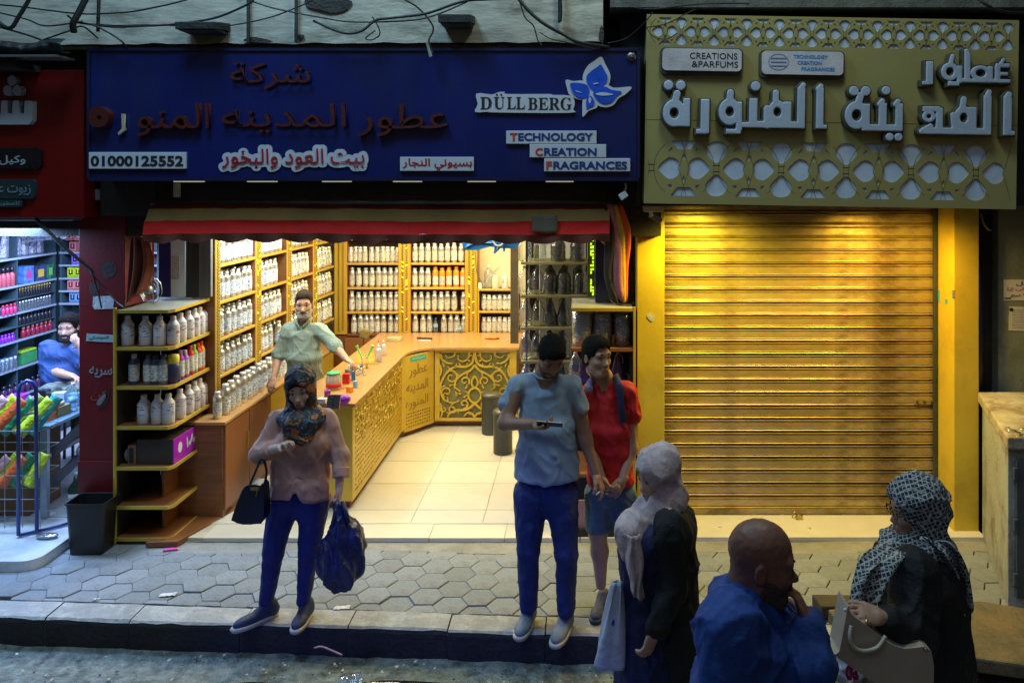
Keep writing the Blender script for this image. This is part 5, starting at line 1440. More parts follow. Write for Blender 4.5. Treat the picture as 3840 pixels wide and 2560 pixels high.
# boxes on the fourth shelf
z = CZ[4]+.001
bx = thing('purple_carton', 'long carton with a bright purple printed side on the fourth board of the corner shelf', 'carton', (-3.27, 6.4, z))
MB().box(-3.41, -3.135, 6.10, 6.64, z, z+.19).build('box_body', M('dark_brown_carton', (.05, .035, .03), .6), bx, bevel=.002)
MB().box(-3.1349, -3.128, 6.102, 6.638, z+.002, z+.188).build('purple_side', M('purple_print', (.34, .015, .42), .35), bx)
TP = Matrix.Translation((-3.1275, 0, 0)) @ Matrix.Rotation(R(90), 4, 'Z')
def sidepoly(loop, nm, m, t=.001):
    me = cutout([loop], t); me.transform(TP); put(nm, me, m, bx)
sidepoly([(6.20+.032*math.cos(i*.42), z+.10+.042*math.sin(i*.42)) for i in range(15)], 'roundel', m_white)
for a_, b_q, c_q, d_q, e_q in ((6.315, .10, .012, .045, .1), (6.355, .085, .022, .018, .5), (6.385, .115, .014, .034, -.4), (6.42, .09, .024, .020, .7), (6.45, .12, .012, .03, .2)):
    sidepoly([(a_+c_q*math.cos(i*.52)*math.cos(e_q)-d_q*math.sin(i*.52)*math.sin(e_q), z+b_q+c_q*math.cos(i*.52)*math.sin(e_q)+d_q*math.sin(i*.52)*math.cos(e_q)) for i in range(12)], 'white_logo', m_white)
sidepoly(smooth_loop([(6.53, z+.05), (6.60, z+.06), (6.61, z+.13), (6.57, z+.15), (6.54, z+.10)]), 'orange_print', MATS['orange_red_print'])
MB().lathe([(.03, 0), (.03, .001)], 16).build('roundel', m_white, bx)
o = bx.children[-1]; o.data.transform(Matrix.Translation((-3.20, 6.098, z+.095)) @ Matrix.Rotation(R(90), 4, 'X'))
b2 = thing('brown_carton', 'small brown printed carton left of the purple carton', 'carton', (-3.43, 6.2, z))
MB().box(-3.475, -3.415, 6.09, 6.4, z, z+.15).build('box_body', M('tan_brown_carton', (.22, .10, .055), .6, var=.3, scale=20), b2, bevel=.002)
MB().box(-3.465, -3.43, 6.087, 6.0895, z+.02, z+.13).build('front_print', M('black_acrylic', ()), b2)
MB().ball((-3.505, 6.16, z+.06), .055, 12, 8, (.55, 1, 1.1)).build('plastic_bag', clear_plastic('smoky_film', (.35, .4, .45), .5, .3), smooth=True, label='smoky clear plastic bag at the left of the fourth corner shelf board', cat='bag')

# rack of clear jugs on the right
rk = thing('jug_rack', 'open metal rack of clear plastic jugs at the right side of the shop', 'rack', (-.24, 7.1, 0))
RX0, RX1, RY = wx(1196, 7.0), wx(1350, 7.0), 7.0
RZ = [2.046, 1.754, 1.47, 1.174, .876, .5]
m_rs = M('olive_shelf_edge', (.26, .23, .10), .5)
for z in RZ: MB().box(RX0, RX1 if z > 1.5 else wx(1312, 7.0), RY, RY+.36, z-.024, z).build('shelf_board', m_rs, rk, bevel=.003)
for x_, y_ in ((RX0+.05, RY+.008), (RX0+.05, RY+.33), (RX1-.01, RY+.33)):
    MB().box(x_-.008, x_+.008, y_, y_+.016, FZ, 2.6).build('post', M('chrome', ()), rk)
MB().box(-.38, .56, 7.40, 7.42, .2, 2.7).build('white_back_panel', MATS['shop_white_panel'], rk)
MB().box(RX0+.02, -.385, 7.40, 7.42, .2, 2.7).build('dark_back_panel', m_dark, rk)
m_jug = clear_plastic('backlit_jug_plastic', (.20, .21, .22), .42, .10)  # darkness of the clear jugs against the light put into their tint
def jug_proto(name, prof, mat, cat='jug', n=12):
    me = MB().lathe(prof, n).mesh(name, True); me.materials.append(mat)
    o = bpy.data.objects.new(name, me); COL.objects.link(o); tag(o, 'x', cat); protos.append(o)
    k = bpy.data.objects.new('cap', MB().lathe([(.017, prof[-1][1]-.004), (.017, prof[-1][1]+.012)], 10).mesh('cap', True)); k.data.materials.append(m_hd if mat is m_pet else m_blk)
    COL.objects.link(k); k.parent = o
    h = bpy.data.objects.new('handle', MB().tube([(.0, -.03, prof[-1][1]-.01), (.03, -.05, prof[-1][1]-.04), (.035, -.055, prof[-1][1]-.09)], .006, 6).mesh('handle', True)); h.data.materials.append(mat)
    COL.objects.link(h); h.parent = o
    return o
J1 = jug_proto('dark_jug', [(.062,0),(.07,.008),(.066,.05),(.07,.06),(.066,.11),(.07,.12),(.066,.15),(.045,.205),(.02,.24),(.017,.252)], m_jug)
J2 = jug_proto('cone_jug', [(.066,0),(.072,.006),(.068,.05),(.055,.11),(.036,.18),(.014,.245),(.012,.26)], m_jug)
J3 = jug_proto('clear_jug', [(.052,0),(.060,.008),(.055,.05),(.060,.06),(.055,.11),(.060,.12),(.05,.16),(.03,.21),(.016,.235)], m_pet)
for us, z, J, rown in (([1206,1240,1282,1326], RZ[0], J1, 'top'), ([1204,1235,1264,1295,1332], RZ[1], J1, 'second'), ([1207,1237,1264,1294], RZ[2], J2, 'third'), ([1207,1234,1262,1292], RZ[3], J1, 'fourth'), ([1207,1234,1262,1292], RZ[4], J1, 'fifth')):
    for k, u in enumerate(us):
        o = dup(J3 if k < 2 else J, (wx(u, RY+.09), RY+.085+rng.uniform(0, .02), z+.001), rng.uniform(-3, 3), f'{"clear" if k < 2 else "backlit dark"} plastic jug, {ORD[k]} from the left on the {rown} shelf of the jug rack', 'plastic jugs on the open rack')
# ornamented post and panels right of the rack
op = thing('ornamented_post', 'dark gold post with bright green mirrored strip right of the jug rack', 'post', (.1, 6.6, 1.8))
MB().box(wx(1350, 6.62), wx(1366, 6.62), 6.62, 6.66, 1.795, 2.7).build('post_board', M('dark_olive_gold', (.14, .12, .03), .5), op)
g = MB()
z = 1.81
while z < 2.66:
    for k in range(2):
        x_ = wx(1357.5+k*4.5, 6.6); 
        if rng.random() < .85: g.box(x_-.006, x_+.006, 6.612, 6.6195, z, z+rng.uniform(.012, .026), rot=Matrix.Rotation(rng.uniform(-.3, .3), 3, 'Y'))
    z += .03
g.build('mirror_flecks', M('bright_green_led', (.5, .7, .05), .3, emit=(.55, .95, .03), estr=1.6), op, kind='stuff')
MB().box(wx(1367, 6.4), wx(1412, 6.4), 6.40, 6.44, 1.785, 2.7).build('blue_board', MATS['deep_blue_panel'], bevel=.003, label='deep blue board behind the folded parasol cloth', cat='board')
MB().box(wx(1412, 6.38), .432, 6.38, 6.60, 1.785, 2.7).build('black_board', m_dark, label='black board behind the hanging parasol cloth, next to the yellow pilaster', cat='board')

# right corner shelf
rc = thing('corner_shelf', 'dark corner shelf at the right of the door holding wrapped cup stacks', 'shelf', (.18, 6.4, 0))
qx0, qx1, qy0, qy1 = wx(1312, 6.13), wx(1460, 6.13), 6.13, 6.66
for z in (1.78, 1.47, 1.16, .85, .5, .06):
    b = MB().box(qx0, qx1-.02, qy0+.012, qy1, z-.018, z).build('shelf_board', M('pale_grey_top', (.42, .42, .40), .4, var=.1) if z > 1.7 else m_wood, rc)
    MB().box(qx0-.004, qx1-.02, qy0, qy0+.0118, z-.024, z+.003).build('edge_trim', m_lip if z > 1.7 else m_wood, b, bevel=.002)
MB().box(qx1-.0195, qx1, qy0-.002, qy0+.03, 0, 1.79).build('post', m_lip, rc, bevel=.002)
MB().box(qx1-.0195, qx1, qy0+.031, qy1, 0, 1.76).build('side_panel', m_blackwood, rc)
MB().box(qx0, qx1, qy1+.001, qy1+.014, 0, 1.76).build('back_panel', m_blackwood, rc)
MB().box(qx0+.005, qx1-.05, 6.10, 6.1295, 0, .09).build('plinth', m_blackwood, rc)
MB().box(qx0+.005, qx0+.30, 6.128, 6.14, .09, .30).build('plinth_board', M('pinkish_board', (.34, .17, .15), .6), rc)
m_cup = M('stacked_cup_plastic', (.10, .10, .10), .25, var=.5, scale=20, bump=.2)
for k, (u, r_, h_, m_, l) in enumerate(((1337, .078, .275, clear_plastic('wrap_clear', (.55, .6, .65), .55, .25), 'stack of cups in shiny clear wrap, leftmost on the right corner shelf'),
                              (1384, .072, .245, m_cup, 'stack of cups in dull wrap in the middle of the right corner shelf'), (1431, .070, .235, m_cup, 'stack of cups in dark wrap beside the yellow pilaster'))):
    st_ = thing('cup_stack', l, 'cup stack', (wx(u, 6.26), 6.26, 1.471), group='wrapped cup stacks')
    prof = [(r_*.9, 0)]
    for j in range(14): prof += [(r_, .004+h_*j/14), (r_*.93, .012+h_*j/14)]
    prof += [(r_*.95, h_), (r_*.5, h_+.012)]
    MB().lathe(prof, 18, c=(wx(u, 6.26), 6.26, 1.471)).build('cups', m_cup if k else M('white_cups', (.32, .34, .36), .3, var=.3, scale=14), st_, smooth=False)
    MB().lathe([(r_*1.03, 0), (r_*1.06, h_*.5), (r_*1.04, h_), (r_*.6, h_+.02)], 18, c=(wx(u, 6.26), 6.26, 1.4715)).build('wrap', clear_plastic('wrap_clear', ()), st_, smooth=True)
dup(J3, (wx(1322, 6.3), 6.28, 1.161), 0, 'clear jug on the second board of the right corner shelf', 'plastic jugs on the open rack')
for u, l in ((1345, 'purple tinted cone jug left on the second board of the right corner shelf'), (1420, 'purple tinted cone jug beside the red shirt on the corner shelf')):
    o = dup(J2, (wx(u, 6.3), 6.30, 1.161), 0, l, 'plastic jugs on the open rack')
    o.data = o.data.copy(); o.data.materials[0] = M('purple_smoke', (.07, .035, .10), .3, var=.5, scale=20)

# blue folded plastic stool hanging under the awning
hs = thing('blue_plastic_stool', 'bright blue folded plastic stool hanging under the awning over the counter', 'stool', wp(1125, 570, 7.0))
m_bp = M('bright_blue_plastic', (.015, .13, .42), .35, var=.12, bump=.03)
d_ = 7.0
body = [(1064,520),(1120,522),(1188,545),(1187,569),(1150,570),(1125,567),(1068,575)]
put('seat', moved(cutout([smooth_loop(pq(body, d_), 2)], .05), (0, d_, 0)), m_bp, hs, bevel=.006)
put('seat_ridge', moved(cutout([smooth_loop(pq([(1070,568),(1076,558),(1095,554),(1128,556),(1128,558),(1096,558),(1078,564)], d_), 3)], .012), (0, d_-.012, 0)), M('pale_blue_plastic', (.15, .42, .75), .3), hs)
for (a, b) in (((1140,556),(1136,582)), ((1157,556),(1158,578)), ((1150,565),(1138,578))):
    MB().tube([wp(*a, d_-.01), wp(*b, d_-.02)], .011, 6).build('leg', m_bp, hs)
MB().tube([wp(1145+14*math.cos(t), 545+20*math.sin(t), d_-.035) for t in [i*.35 for i in range(10)]], .008, 6).build('strap', M('pale_strap_web', (.5, .52, .42), .6), hs)
MB().tube(smooth_path([wp(1092,560,7.2), wp(1094,620,7.2), wp(1106,648,7.2), wp(1112,655,7.2), wp(1128,632,7.2), wp(1148,612,7.2)], 5), .004, 5).build('hanging_wire', MATS['pale_grey_metal'], label='thin wire loop hanging below the blue stool', cat='wire')

# drums
for u, v, l, r_ in ((1127, 1006, 'dark grey metal drum standing against the floral panel', .098), (1155, 1051, 'dark grey metal drum in front of the other one, beside the customer', .096)):
    d = FOC*(EYE-FZ)/(v-12-PV); c = (wx(u, d), d, FZ)
    t = thing('metal_drum', l, 'drum', c, group='metal drums on the shop floor')
    MB().lathe([(r_*.96, 0), (r_, .01), (r_, .14), (r_*1.02, .145), (r_, .15), (r_, .38), (r_*1.04, .385), (r_*1.04, .40)], 24, c=c).build('drum_body', M('grey_drum', (.055, .06, .055), .4, .4, bump=.05), t, smooth=False)
    MB().lathe([(r_*1.06, .401), (r_*1.06, .425), (r_*.8, .44), (.02, .445)], 24, c=c).build('lid', M('grey_drum_lid', (.10, .10, .085), .35, .4, bump=.05), t, smooth=True)

# things on the counter
CTZ = CT + .001
def ctp(u, v, z=CTZ):
    d = FOC*(EYE-z)/(v-PV); return Vector((wx(u, d), d, z))
m_clr = clear_plastic('milky_plastic', (.9, .88, .88), .35, .55)
def lathe_at(nm, prof, c, m_, par, n=14): return MB().lathe(prof, n, c=tuple(c)).build(nm, m_, par, smooth=True)
c = ctp(869, 832); t = thing('pump_bottle', 'milky dispenser bottle with pinkish liquid and red tip on the orange cloth', 'bottle', tuple(c))
lathe_at('bottle_body', [(.036,0),(.038,.005),(.038,.12),(.03,.14),(.013,.15)], c, m_clr, t); lathe_at('liquid', [(.034,.003),(.034,.06)], c, M('pink_liquid', (.62, .32, .28), .3), t)
lathe_at('nozzle', [(.014,.15),(.014,.17),(.006,.175),(.004,.20)], c, m_hd, t); lathe_at('tip', [(.005,.20),(.003,.235)], c, MATS['red_bottle_cap'] if 'red_bottle_cap' in MATS else m_bred, t)
c = ctp(872, 822) + Vector((.01, .12, 0)); t = thing('dispenser_bottle', 'second milky dispenser bottle half hidden behind the pump bottle', 'bottle', tuple(c))
lathe_at('bottle_body', [(.030,0),(.032,.005),(.032,.10),(.012,.13)], c, m_clr, t); lathe_at('nozzle', [(.012,.13),(.005,.16)], c, m_hd, t)
q = [ctp(u, v) for u, v in ((812,835),(868,836),(882,812),(822,812))]
MB().prism([(p.x, p.y) for p in q], CTZ, CTZ+.006).build('orange_cloth', M('orange_cloth', (.80, .24, .02), .8, bump=.3), bevel=.003, label='flat bright orange cloth under the dispenser bottles on the counter', cat='cloth')
for u, v, l, col in ((843, 846, 'glass tube with a green syringe leaning right beside the cloth', 1), (832, 846, 'glass tube with a green syringe leaning left beside the cloth', -1)):
    c = ctp(u, v); t = thing('glass_tube', l, 'tube', tuple(c), group='glass tubes with green syringes')
    lathe_at('tube_body', [(.014,0),(.014,.13)], c, m_pet, t, 10); lathe_at('amber_liquid', [(.012,.002),(.012,.05)], c, MATS['orange_bottle'], t, 10)
    MB().tube([c+Vector((0,0,.10)), c+Vector((.05*col,0,.21))], .010, 8).build('syringe', M('lime_green_plastic', (.22, .62, .12), .35), t)
    MB().tube([c+Vector((.05*col,0,.21)), c+Vector((.056*col,0,.225))], .016, 8).build('plunger', MATS['lime_green_plastic'], t)
for k, (u, v, m_, l) in enumerate(((829, 858, m_bcap, 'small vial with blue cap on the counter'), (822, 862, MATS['lime_green_plastic'], 'small vial with green cap on the counter'), (836, 862, M('yellow_cap', (.7,.55,.05), .4), 'small vial with yellow cap on the counter'))):
    c = ctp(u, v); t = thing('vial', l, 'vial', tuple(c), group='small vials on the counter')
    lathe_at('vial_body', [(.015,0),(.015,.06)], c, m_pet, t, 10); lathe_at('cap', [(.010,.06),(.010,.085)], c, m_, t, 10)
c = ctp(838, 776); MB().box(c.x-.055, c.x+.055, c.y-.03, c.y+.03, CTZ, CTZ+.10, rot=Matrix.Rotation(R(12), 3, 'Y')).build('wicker_basket', M('olive_wicker', (.26, .20, .06), .8, bump=.9, bscale=90), bevel=.012, label='small olive brown woven basket at the back of the counter', cat='basket')
c = ctp(907, 782); t = thing('gold_tissue_pack', 'flat gold and white tissue pack on the back part of the counter', 'tissue pack', tuple(c))
for k in range(4): MB().box(c.x-.085, c.x+.08, c.y-.045, c.y+.045, CTZ+.011*k, CTZ+.0105+.011*k, rot=Matrix.Rotation(R(-8+3*k), 3, 'Z')).build('sheet_layer', M('gold_cream_foil', (.56, .48, .26), .35, .3), t, bevel=.004)
c = ctp(975, 781); t = thing('black_pouch', 'black folded glasses case lying on the counter', 'case', tuple(c))
MB().box(c.x-.09, c.x+.09, c.y-.02, c.y+.02, CTZ+.012, CTZ+.03, rot=Matrix.Rotation(R(3), 3, 'Y')).build('case_body', m_blk, t, bevel=.006)
MB().box(c.x-.06, c.x+.08, c.y-.045, c.y-.005, CTZ, CTZ+.010).build('paper', m_paper, t)
c = ctp(1130, 778); mb = MB().ball((c.x, c.y, CTZ+.012), .09, 16, 8, (1.0, .45, .17)); mb.v = [(x, y, z+.012*mnoise.noise((x*30, y*30, 0))) for x, y, z in mb.v]
mb.build('orange_rag', M('orange_brown_rag', (.60, .20, .03), .8, bump=.3), smooth=True, label='crumpled orange rag near the right end of the counter', cat='rag')
c = ctp(766, 893); t = thing('plastic_tub', 'clear plastic tub with green lid on the near end of the counter', 'tub', tuple(c))
lathe_at('tub_body', [(.062,0),(.066,.005),(.066,.10),(.055,.12),(.055,.13)], c, m_clr, t, 20); lathe_at('red_band', [(.0665,.02),(.0665,.06)], c, MATS['red_bottle_body'], t, 20)
lathe_at('lid', [(.058,.131),(.058,.148),(.02,.152)], c, M('green_lid', (.04, .40, .16), .4), t, 20)
for k, (u, v, w_, d_, h_, m_, l) in enumerate(((795, 880, .06, .05, .09, MATS['red_bottle_body'], 'red tin behind the green lidded tub'), (803, 900, .05, .04, .05, MATS['orange_bottle'], 'small orange box near the counter edge'),
        (800, 862, .05, .05, .06, MATS['slate_coloured_bottle_body'], 'grey lidded box on the counter'), (806, 845, .05, .05, .03, m_hd, 'white dish under the salesman\'s hand'), (740, 925, .07, .05, .04, m_hd, 'white paper pad at the near end of the counter'),
        (752, 915, .05, .03, .07, MATS['purple_bottle_body'], 'purple box beside the phones'), (812, 872, .035, .035, .08, m_bcap, 'small blue can on the counter'), (808, 857, .04, .04, .05, m_blk, 'small black box on the counter'), (816, 890, .03, .03, .06, MATS['pale_blue_plastic'], 'pale blue sachet stand on the counter'))):
    c = ctp(u, v); MB().box(c.x-w_/2, c.x+w_/2, c.y-d_/2, c.y+d_/2, CTZ, CTZ+h_, rot=Matrix.Rotation(rng.uniform(-.5, .5), 3, 'Z')).build('small_box', m_, bevel=.004, label=l, cat='box')
for k, (u, l) in enumerate(((757, 'smartphone in pink case leaning on the counter, the left one'), (770, 'smartphone in red case leaning on the counter, the right one'))):
    c = ctp(u, 940); t = thing('smartphone', l, 'phone', tuple(c), group='phones leaning on the counter')
    rt = Matrix.Rotation(R(-25), 3, 'X')
    MB().box(c.x-.032, c.x+.032, c.y, c.y+.008, CTZ, CTZ+.12, rot=rt, piv=(c.x, c.y, CTZ)).build('case', M('salmon_case', (.60, .20, .16), .4), t, bevel=.003)
    MB().box(c.x-.027, c.x+.027, c.y-.0025, c.y-.0005, CTZ+.006, CTZ+.114, rot=rt, piv=(c.x, c.y, CTZ)).build('screen', m_blk, t)
c = ctp(789, 926); MB().ball((c.x, c.y, CTZ+.035), .055, 12, 8, (1.1, .8, .7)).build('purple_pouch', M('purple_satin', (.24, .02, .50), .35, var=.3, scale=30, bump=.4), smooth=True, label='crumpled bright purple pouch at the counter corner', cat='pouch')
c = ctp(716, 870); t = thing('perfume_bottle', 'tall patterned perfume bottle with dark ornate cap between cabinet and counter', 'bottle', (c.x, 7.0, .925))
c = Vector((wx(716, 6.9), 6.9, CTZ))
lathe_at('bottle_body', [(.02,0),(.022,.005),(.022,.13)], (wx(722,6.75), 6.75, CTZ), M('brown_lattice', (.14, .08, .03), .4, var=.6, scale=90), t, 10)
lathe_at('cap', [(.014,.13),(.018,.15),(.006,.17),(.012,.19),(.003,.20)], (wx(722,6.75), 6.75, CTZ), m_blk, t, 10)
for pr in protos:
    for ch in list(pr.children): bpy.data.objects.remove(ch)
    bpy.data.objects.remove(pr)
# =================================================================== THE SHOP NEXT DOOR (left edge)
nx0 = -5.6
m_ns = M('dark_teal_shelf', (.05, .09, .11), .5, var=.2)
m_ne = M('pale_blue_edge', (.34, .42, .50), .4, var=.05)
NZ = [.62, .9, 1.175, 1.45, 1.72, 1.996, 2.25]
ns = thing('perfume_shelving', 'teal wall shelving along the side wall of the left shop', 'shelving', (nx0-.1, 8, .6))
for z in NZ:
    b = MB().box(nx0-.22, nx0-.0125, 7.2, 8.48, z-.016, z).build('shelf_board', m_ns, ns)
    MB().box(nx0-.012, nx0, 7.2, 8.48, z-.018, z+.002).build('edge_trim', m_ne, b)
for y in (7.21, 7.90, 8.47): MB().box(nx0-.22, nx0-.014, y, y+.018, .1, 2.5).build('divider', m_ns, ns)
for z in (1.31, 1.585): MB().box(nx0-.22, nx0-.005, 7.2, 8.46, z-.008, z).build('half_shelf', m_ns, ns)
n2_ = thing('perfume_shelving', 'teal shelving on the back wall of the left shop behind the seated man', 'shelving', (-5.2, 8.55, .6))
for z in NZ + [1.585, 1.86]:
    b = MB().box(nx0+.01, -4.3, 8.512, 8.67, z-.016, z).build('shelf_board', m_ns, n2_)
    MB().box(nx0+.01, -4.3, 8.50, 8.5115, z-.018, z+.002).build('edge_trim', m_ne, b)
for x_ in (nx0+.02, -5.0, -4.5): MB().box(x_, x_+.018, 8.505, 8.67, .1, 2.5).build('divider', m_ns, n2_)

def goods_box(nm, loc, dx, dy, dz, m, label, cat, mark=None, rot=0, group='goods on the shelves of the left shop', side='x'):
    t = thing(nm, label, cat, loc, group)
    MB().box(loc[0]-dx/2, loc[0]+dx/2, loc[1]-dy/2, loc[1]+dy/2, loc[2], loc[2]+dz).build('box_body', m, t, bevel=.002)
    if mark:
        if side == 'x': MB().box(loc[0]+dx/2, loc[0]+dx/2+.001, loc[1]-dy*.28, loc[1]+dy*.28, loc[2]+dz*.25, loc[2]+dz*.75).build('printed_mark', mark, t)
        else:
            f = loc[1]-dy/2-.001
            MB().box(loc[0]-dx*.3, loc[0]-dx*.12, f, f+.0009, loc[2]+dz*.3, loc[2]+dz*.85).box(loc[0]+dx*.12, loc[0]+dx*.3, f, f+.0009, loc[2]+dz*.3, loc[2]+dz*.85).box(loc[0]-dx*.12, loc[0]+dx*.12, f, f+.0009, loc[2]+dz*.3, loc[2]+dz*.42).build('printed_mark', mark, t)
            MB().box(loc[0]-dx*.48, loc[0]+dx*.48, f-.0002, f+.0008, loc[2]+dz*.10, loc[2]+dz*.15).build('printed_line', mark, t)
    if rot: t.rotation_euler = (0, 0, rot)
    return t
def col(nm, c, **k): return M(nm, c, k.pop('rough', .4), **k)
xg = nx0-.085
GR = [   # z, y list, size, colour, mark, words
 (2.252, [7.72, 7.84], (.12,.10,.055), col('n_yellow', (.75,.45,.03)), m_white, 'yellow carton', 'top shelf, front bay'),
 (2.252, [8.0, 8.13, 8.26, 8.39], (.12,.11,.075), col('n_orange', (.85,.22,.04)), m_white, 'orange carton with white oval', 'top shelf, rear bay'),
 (1.722, [8.26], (.14,.16,.16), col('n_navy_pack', (.04,.05,.16), var=.8, scale=16), col('n_gold', (.7,.5,.08)), 'navy and gold gift box', 'third shelf, rear bay'),
 (1.722, [8.08], (.14,.14,.17), col('n_blue_pack', (.10,.25,.65), var=.6, scale=18), MATS['pink_plastic'], 'blue and pink gift box', 'third shelf, rear bay'),
 (1.722, [8.41], (.14,.10,.16), col('n_green_pack', (.03,.16,.10), var=.8, scale=18), MATS['lime_green_plastic'], 'green gift box', 'third shelf, rear bay'),
 (1.452, [7.74, 7.83], (.10,.08,.07), col('n_lightblue', (.22,.35,.70)), None, 'clear blue box', 'fourth shelf, front bay'),
 (.902, [7.68, 7.77, 7.86], (.10,.08,.10), col('n_skybox', (.25,.50,.75)), m_white, 'sky blue and white carton', 'sixth shelf, front bay'),
 (1.02, [8.05, 8.17], (.10,.10,.02), col('n_lime', (.45,.75,.05)), None, 'flat lime pack', 'sixth shelf, rear bay'),
]
for z, ys_, (dx, dy, dz), m_, mk, wd, wh in GR:
    for k, y in enumerate(ys_):
        goods_box('carton', (xg, y, z), dx, dy, dz, m_, f'{wd}, {ORD[k]} from the street, {wh}, left shop', 'carton', mk)
goods_box('carton', (xg, 8.12, .902), .1, .22, .11, col('n_green', (.06,.36,.12)), 'green carton under the lime packs in the left shop', 'carton')
# silver bags
for k, y in enumerate([7.68, 7.82, 8.0, 8.11, 8.22, 8.33]):
    t = thing('silver_bag', f'crinkled silver bag, {ORD[k]} from the street, upper side shelf, left shop', 'bag', (xg, y, 1.997), 'silver bags in the left shop')
    mb = MB().lathe([(.045,0),(.055,.02),(.05,.12),(.052,.20),(.058,.235)], 12, c=(xg, y, 1.997), sx=.7, sy=1)
    mb.v = [(x+.008*mnoise.noise((x*50, y_*50, z*20)), y_+.012*mnoise.noise((x*40, y_*40, z*16+3)), z) for x, y_, z in mb.v]
    mb.build('pouch', M('silver_film', (.36, .38, .46), .25, .4, var=.35, scale=30, bump=.6, bscale=60), t)
def small_row(z, ya, yb, n, body, cap, rb, h, wd, wh, x=xg+.05, axis='y', capr=.6):
    me = MB().lathe([(rb*.9, 0), (rb, .004), (rb, h*.6), (rb*.55, h*.7), (rb*.5, h*.72)], 10).mesh('vial_body', True); me.materials.append(body)
    mc = MB().lathe([(rb*capr, h*.72), (rb*capr, h)], 10).mesh('cap', True); mc.materials.append(cap)
    for k in range(n):
        q = ya + (yb-ya)*k/max(1, n-1)
        loc = (x, q, z) if axis == 'y' else (q, x, z)
        o = bpy.data.objects.new('perfume_vial', me); COL.objects.link(o); o.location = loc
        tag(o, f'{wd}, {ORD[k]} {"from the street" if axis == "y" else "from the left"}, {wh.replace("the ", "", 1)}, left shop', 'perfume bottle', 'perfume bottles in the left shop')
        c_ = bpy.data.objects.new('cap', mc); COL.objects.link(c_); c_.parent = o
m_gcap = col('gold_cap', (.75, .55, .12), rough=.25, metal=.8); m_dvial = col('dark_vial', (.02, .02, .025), rough=.15)
small_row(1.587, 7.97, 8.42, 12, m_dvial, m_gcap, .015, .10, 'dark vial with tall gold cap', 'the upper half shelf', capr=.9)
small_row(1.452, 7.97, 8.42, 11, m_pet, col('n_silvercap', (.7,.72,.75), rough=.2, metal=.7), .018, .10, 'clear vial with silver cap', 'the fourth side shelf', capr=.8)
small_row(1.312, 7.97, 8.42, 9, m_dvial, m_dvial, .022, .11, 'black round vial', 'the lower half shelf')
small_row(1.177, 8.02, 8.42, 7, col('n_redglass', (.30,.02,.05), rough=.15), col('n_pinkcap', (.65,.20,.18)), .026, .11, 'red glass bottle with pink cap', 'the fifth side shelf')
small_row(1.452, 7.70, 7.86, 4, col('n_pinkglass', (.65,.05,.18), rough=.2), col('n_hotcap', (.85,.03,.08)), .018, .10, 'pink vial with red cap', 'the fourth shelf front bay', x=xg+.08)
small_row(1.722, 7.68, 7.86, 4, col('n_redbottle', (.50,.10,.12)), m_dvial, .028, .19, 'pinkish red bottle with black cap', 'the third side shelf')
small_row(1.177, 7.68, 7.87, 5, col('n_violetglass', (.28,.03,.70), rough=.2), col('n_violcap', (.35,.05,.85)), .02, .08, 'violet vial', 'the fifth side shelf')
small_row(.622, 7.75, 8.4, 9, col('n_darkpurple', (.08,.03,.10), rough=.2), m_dvial, .03, .13, 'dark purple bottle', 'the lowest side shelf')
small_row(.902, 7.65, 7.88, 5, m_pet, m_white, .02, .12, 'clear vial with white cap', 'the sixth side shelf', x=xg+.07)
# cartons with a U-shaped print on the back wall
ub_c = [(2.05, 'pink', (.80,.25,.24), [-5.50,-5.41]), (1.998, 'pink', (.80,.25,.24), [-5.455]), (1.862, 'violet', (.30,.15,.75), [-5.43,-5.36]), (1.722, 'yellow green', (.62,.78,.03), [-5.475,-5.40]), (1.587, 'pink', (.80,.25,.24), [-5.475,-5.40]), (1.452, 'pale blue', (.20,.35,.55), [-5.455,-5.385])]
for z, nm, c_, xs in ub_c:
    for k, x_ in enumerate(xs):
        if abs(z-2.05) < .01: z_ = 2.12
        else: z_ = z
        goods_box('carton', (x_, 8.56, z_), .072, .08, .105, col('n_'+nm.replace(' ', '_'), c_), f'{nm} carton with black print, {ORD[k]} from the left at height {"of the ceiling" if z_ > 2.1 else "of the top shelf" if z_ > 1.95 else "of the middle shelf" if z_ > 1.5 else "of the low shelf"}', 'carton', m_blk, side='y')
small_row(1.177, -5.45, -5.0, 6, col('n_olivevial', (.35,.40,.05)), m_dvial, .022, .11, 'olive vial', 'the back shelf beside his head', x=8.56, axis='x')
# crumpled plastic hanging from the ceiling
MB().grid(lambda s, t: (-5.62+.62*s, 7.9+.15*t, 2.34 - .12*t - .09*(1-s) + .03*mnoise.noise((s*9, t*7, 0))), 34, 14).build('plastic_sheet', clear_plastic('grey_film', (.5,.55,.6), .5, .45), smooth=True,
      label='crumpled grey plastic sheet hanging under the ceiling of the left shop', cat='plastic sheet')

# table
tb = thing('shop_table', 'blue grey topped table at the front of the left shop', 'table', (-4.7, 6.6, .08))
MB().box(-5.7, -4.205, 6.30, 7.15, .795, .82).build('table_top', M('blue_table_top', (.10, .20, .26), .3, bump=.05), tb, bevel=.004)
m_leg = M('pale_table_leg', (.28, .34, .38), .45, .4)
for x_, y_ in ((-4.27, 6.33), (-4.27, 7.08), (-5.6, 6.33), (-5.6, 7.08)): MB().box(x_-.025, x_+.025, y_-.02, y_+.02, .08, .794).build('leg', m_leg, tb, bevel=.004)
MB().box(-4.29, -4.25, 6.36, 7.05, .55, .58).build('side_rail', m_leg, tb)
for z, zz in ((.64, 0), (.40, 1)):
    me_ = MB().grid(lambda s, t: (-4.25+.01*math.sin(s*9), 6.38+.62*s, z-.10*t+.10*s+.01*mnoise.noise((s*6, t*4, zz))), 12, 4)
    me_.build('cloth_panel', M('slate_cloth', (.07, .08, .10), .85, bump=.3), tb, smooth=True, solid=.006)
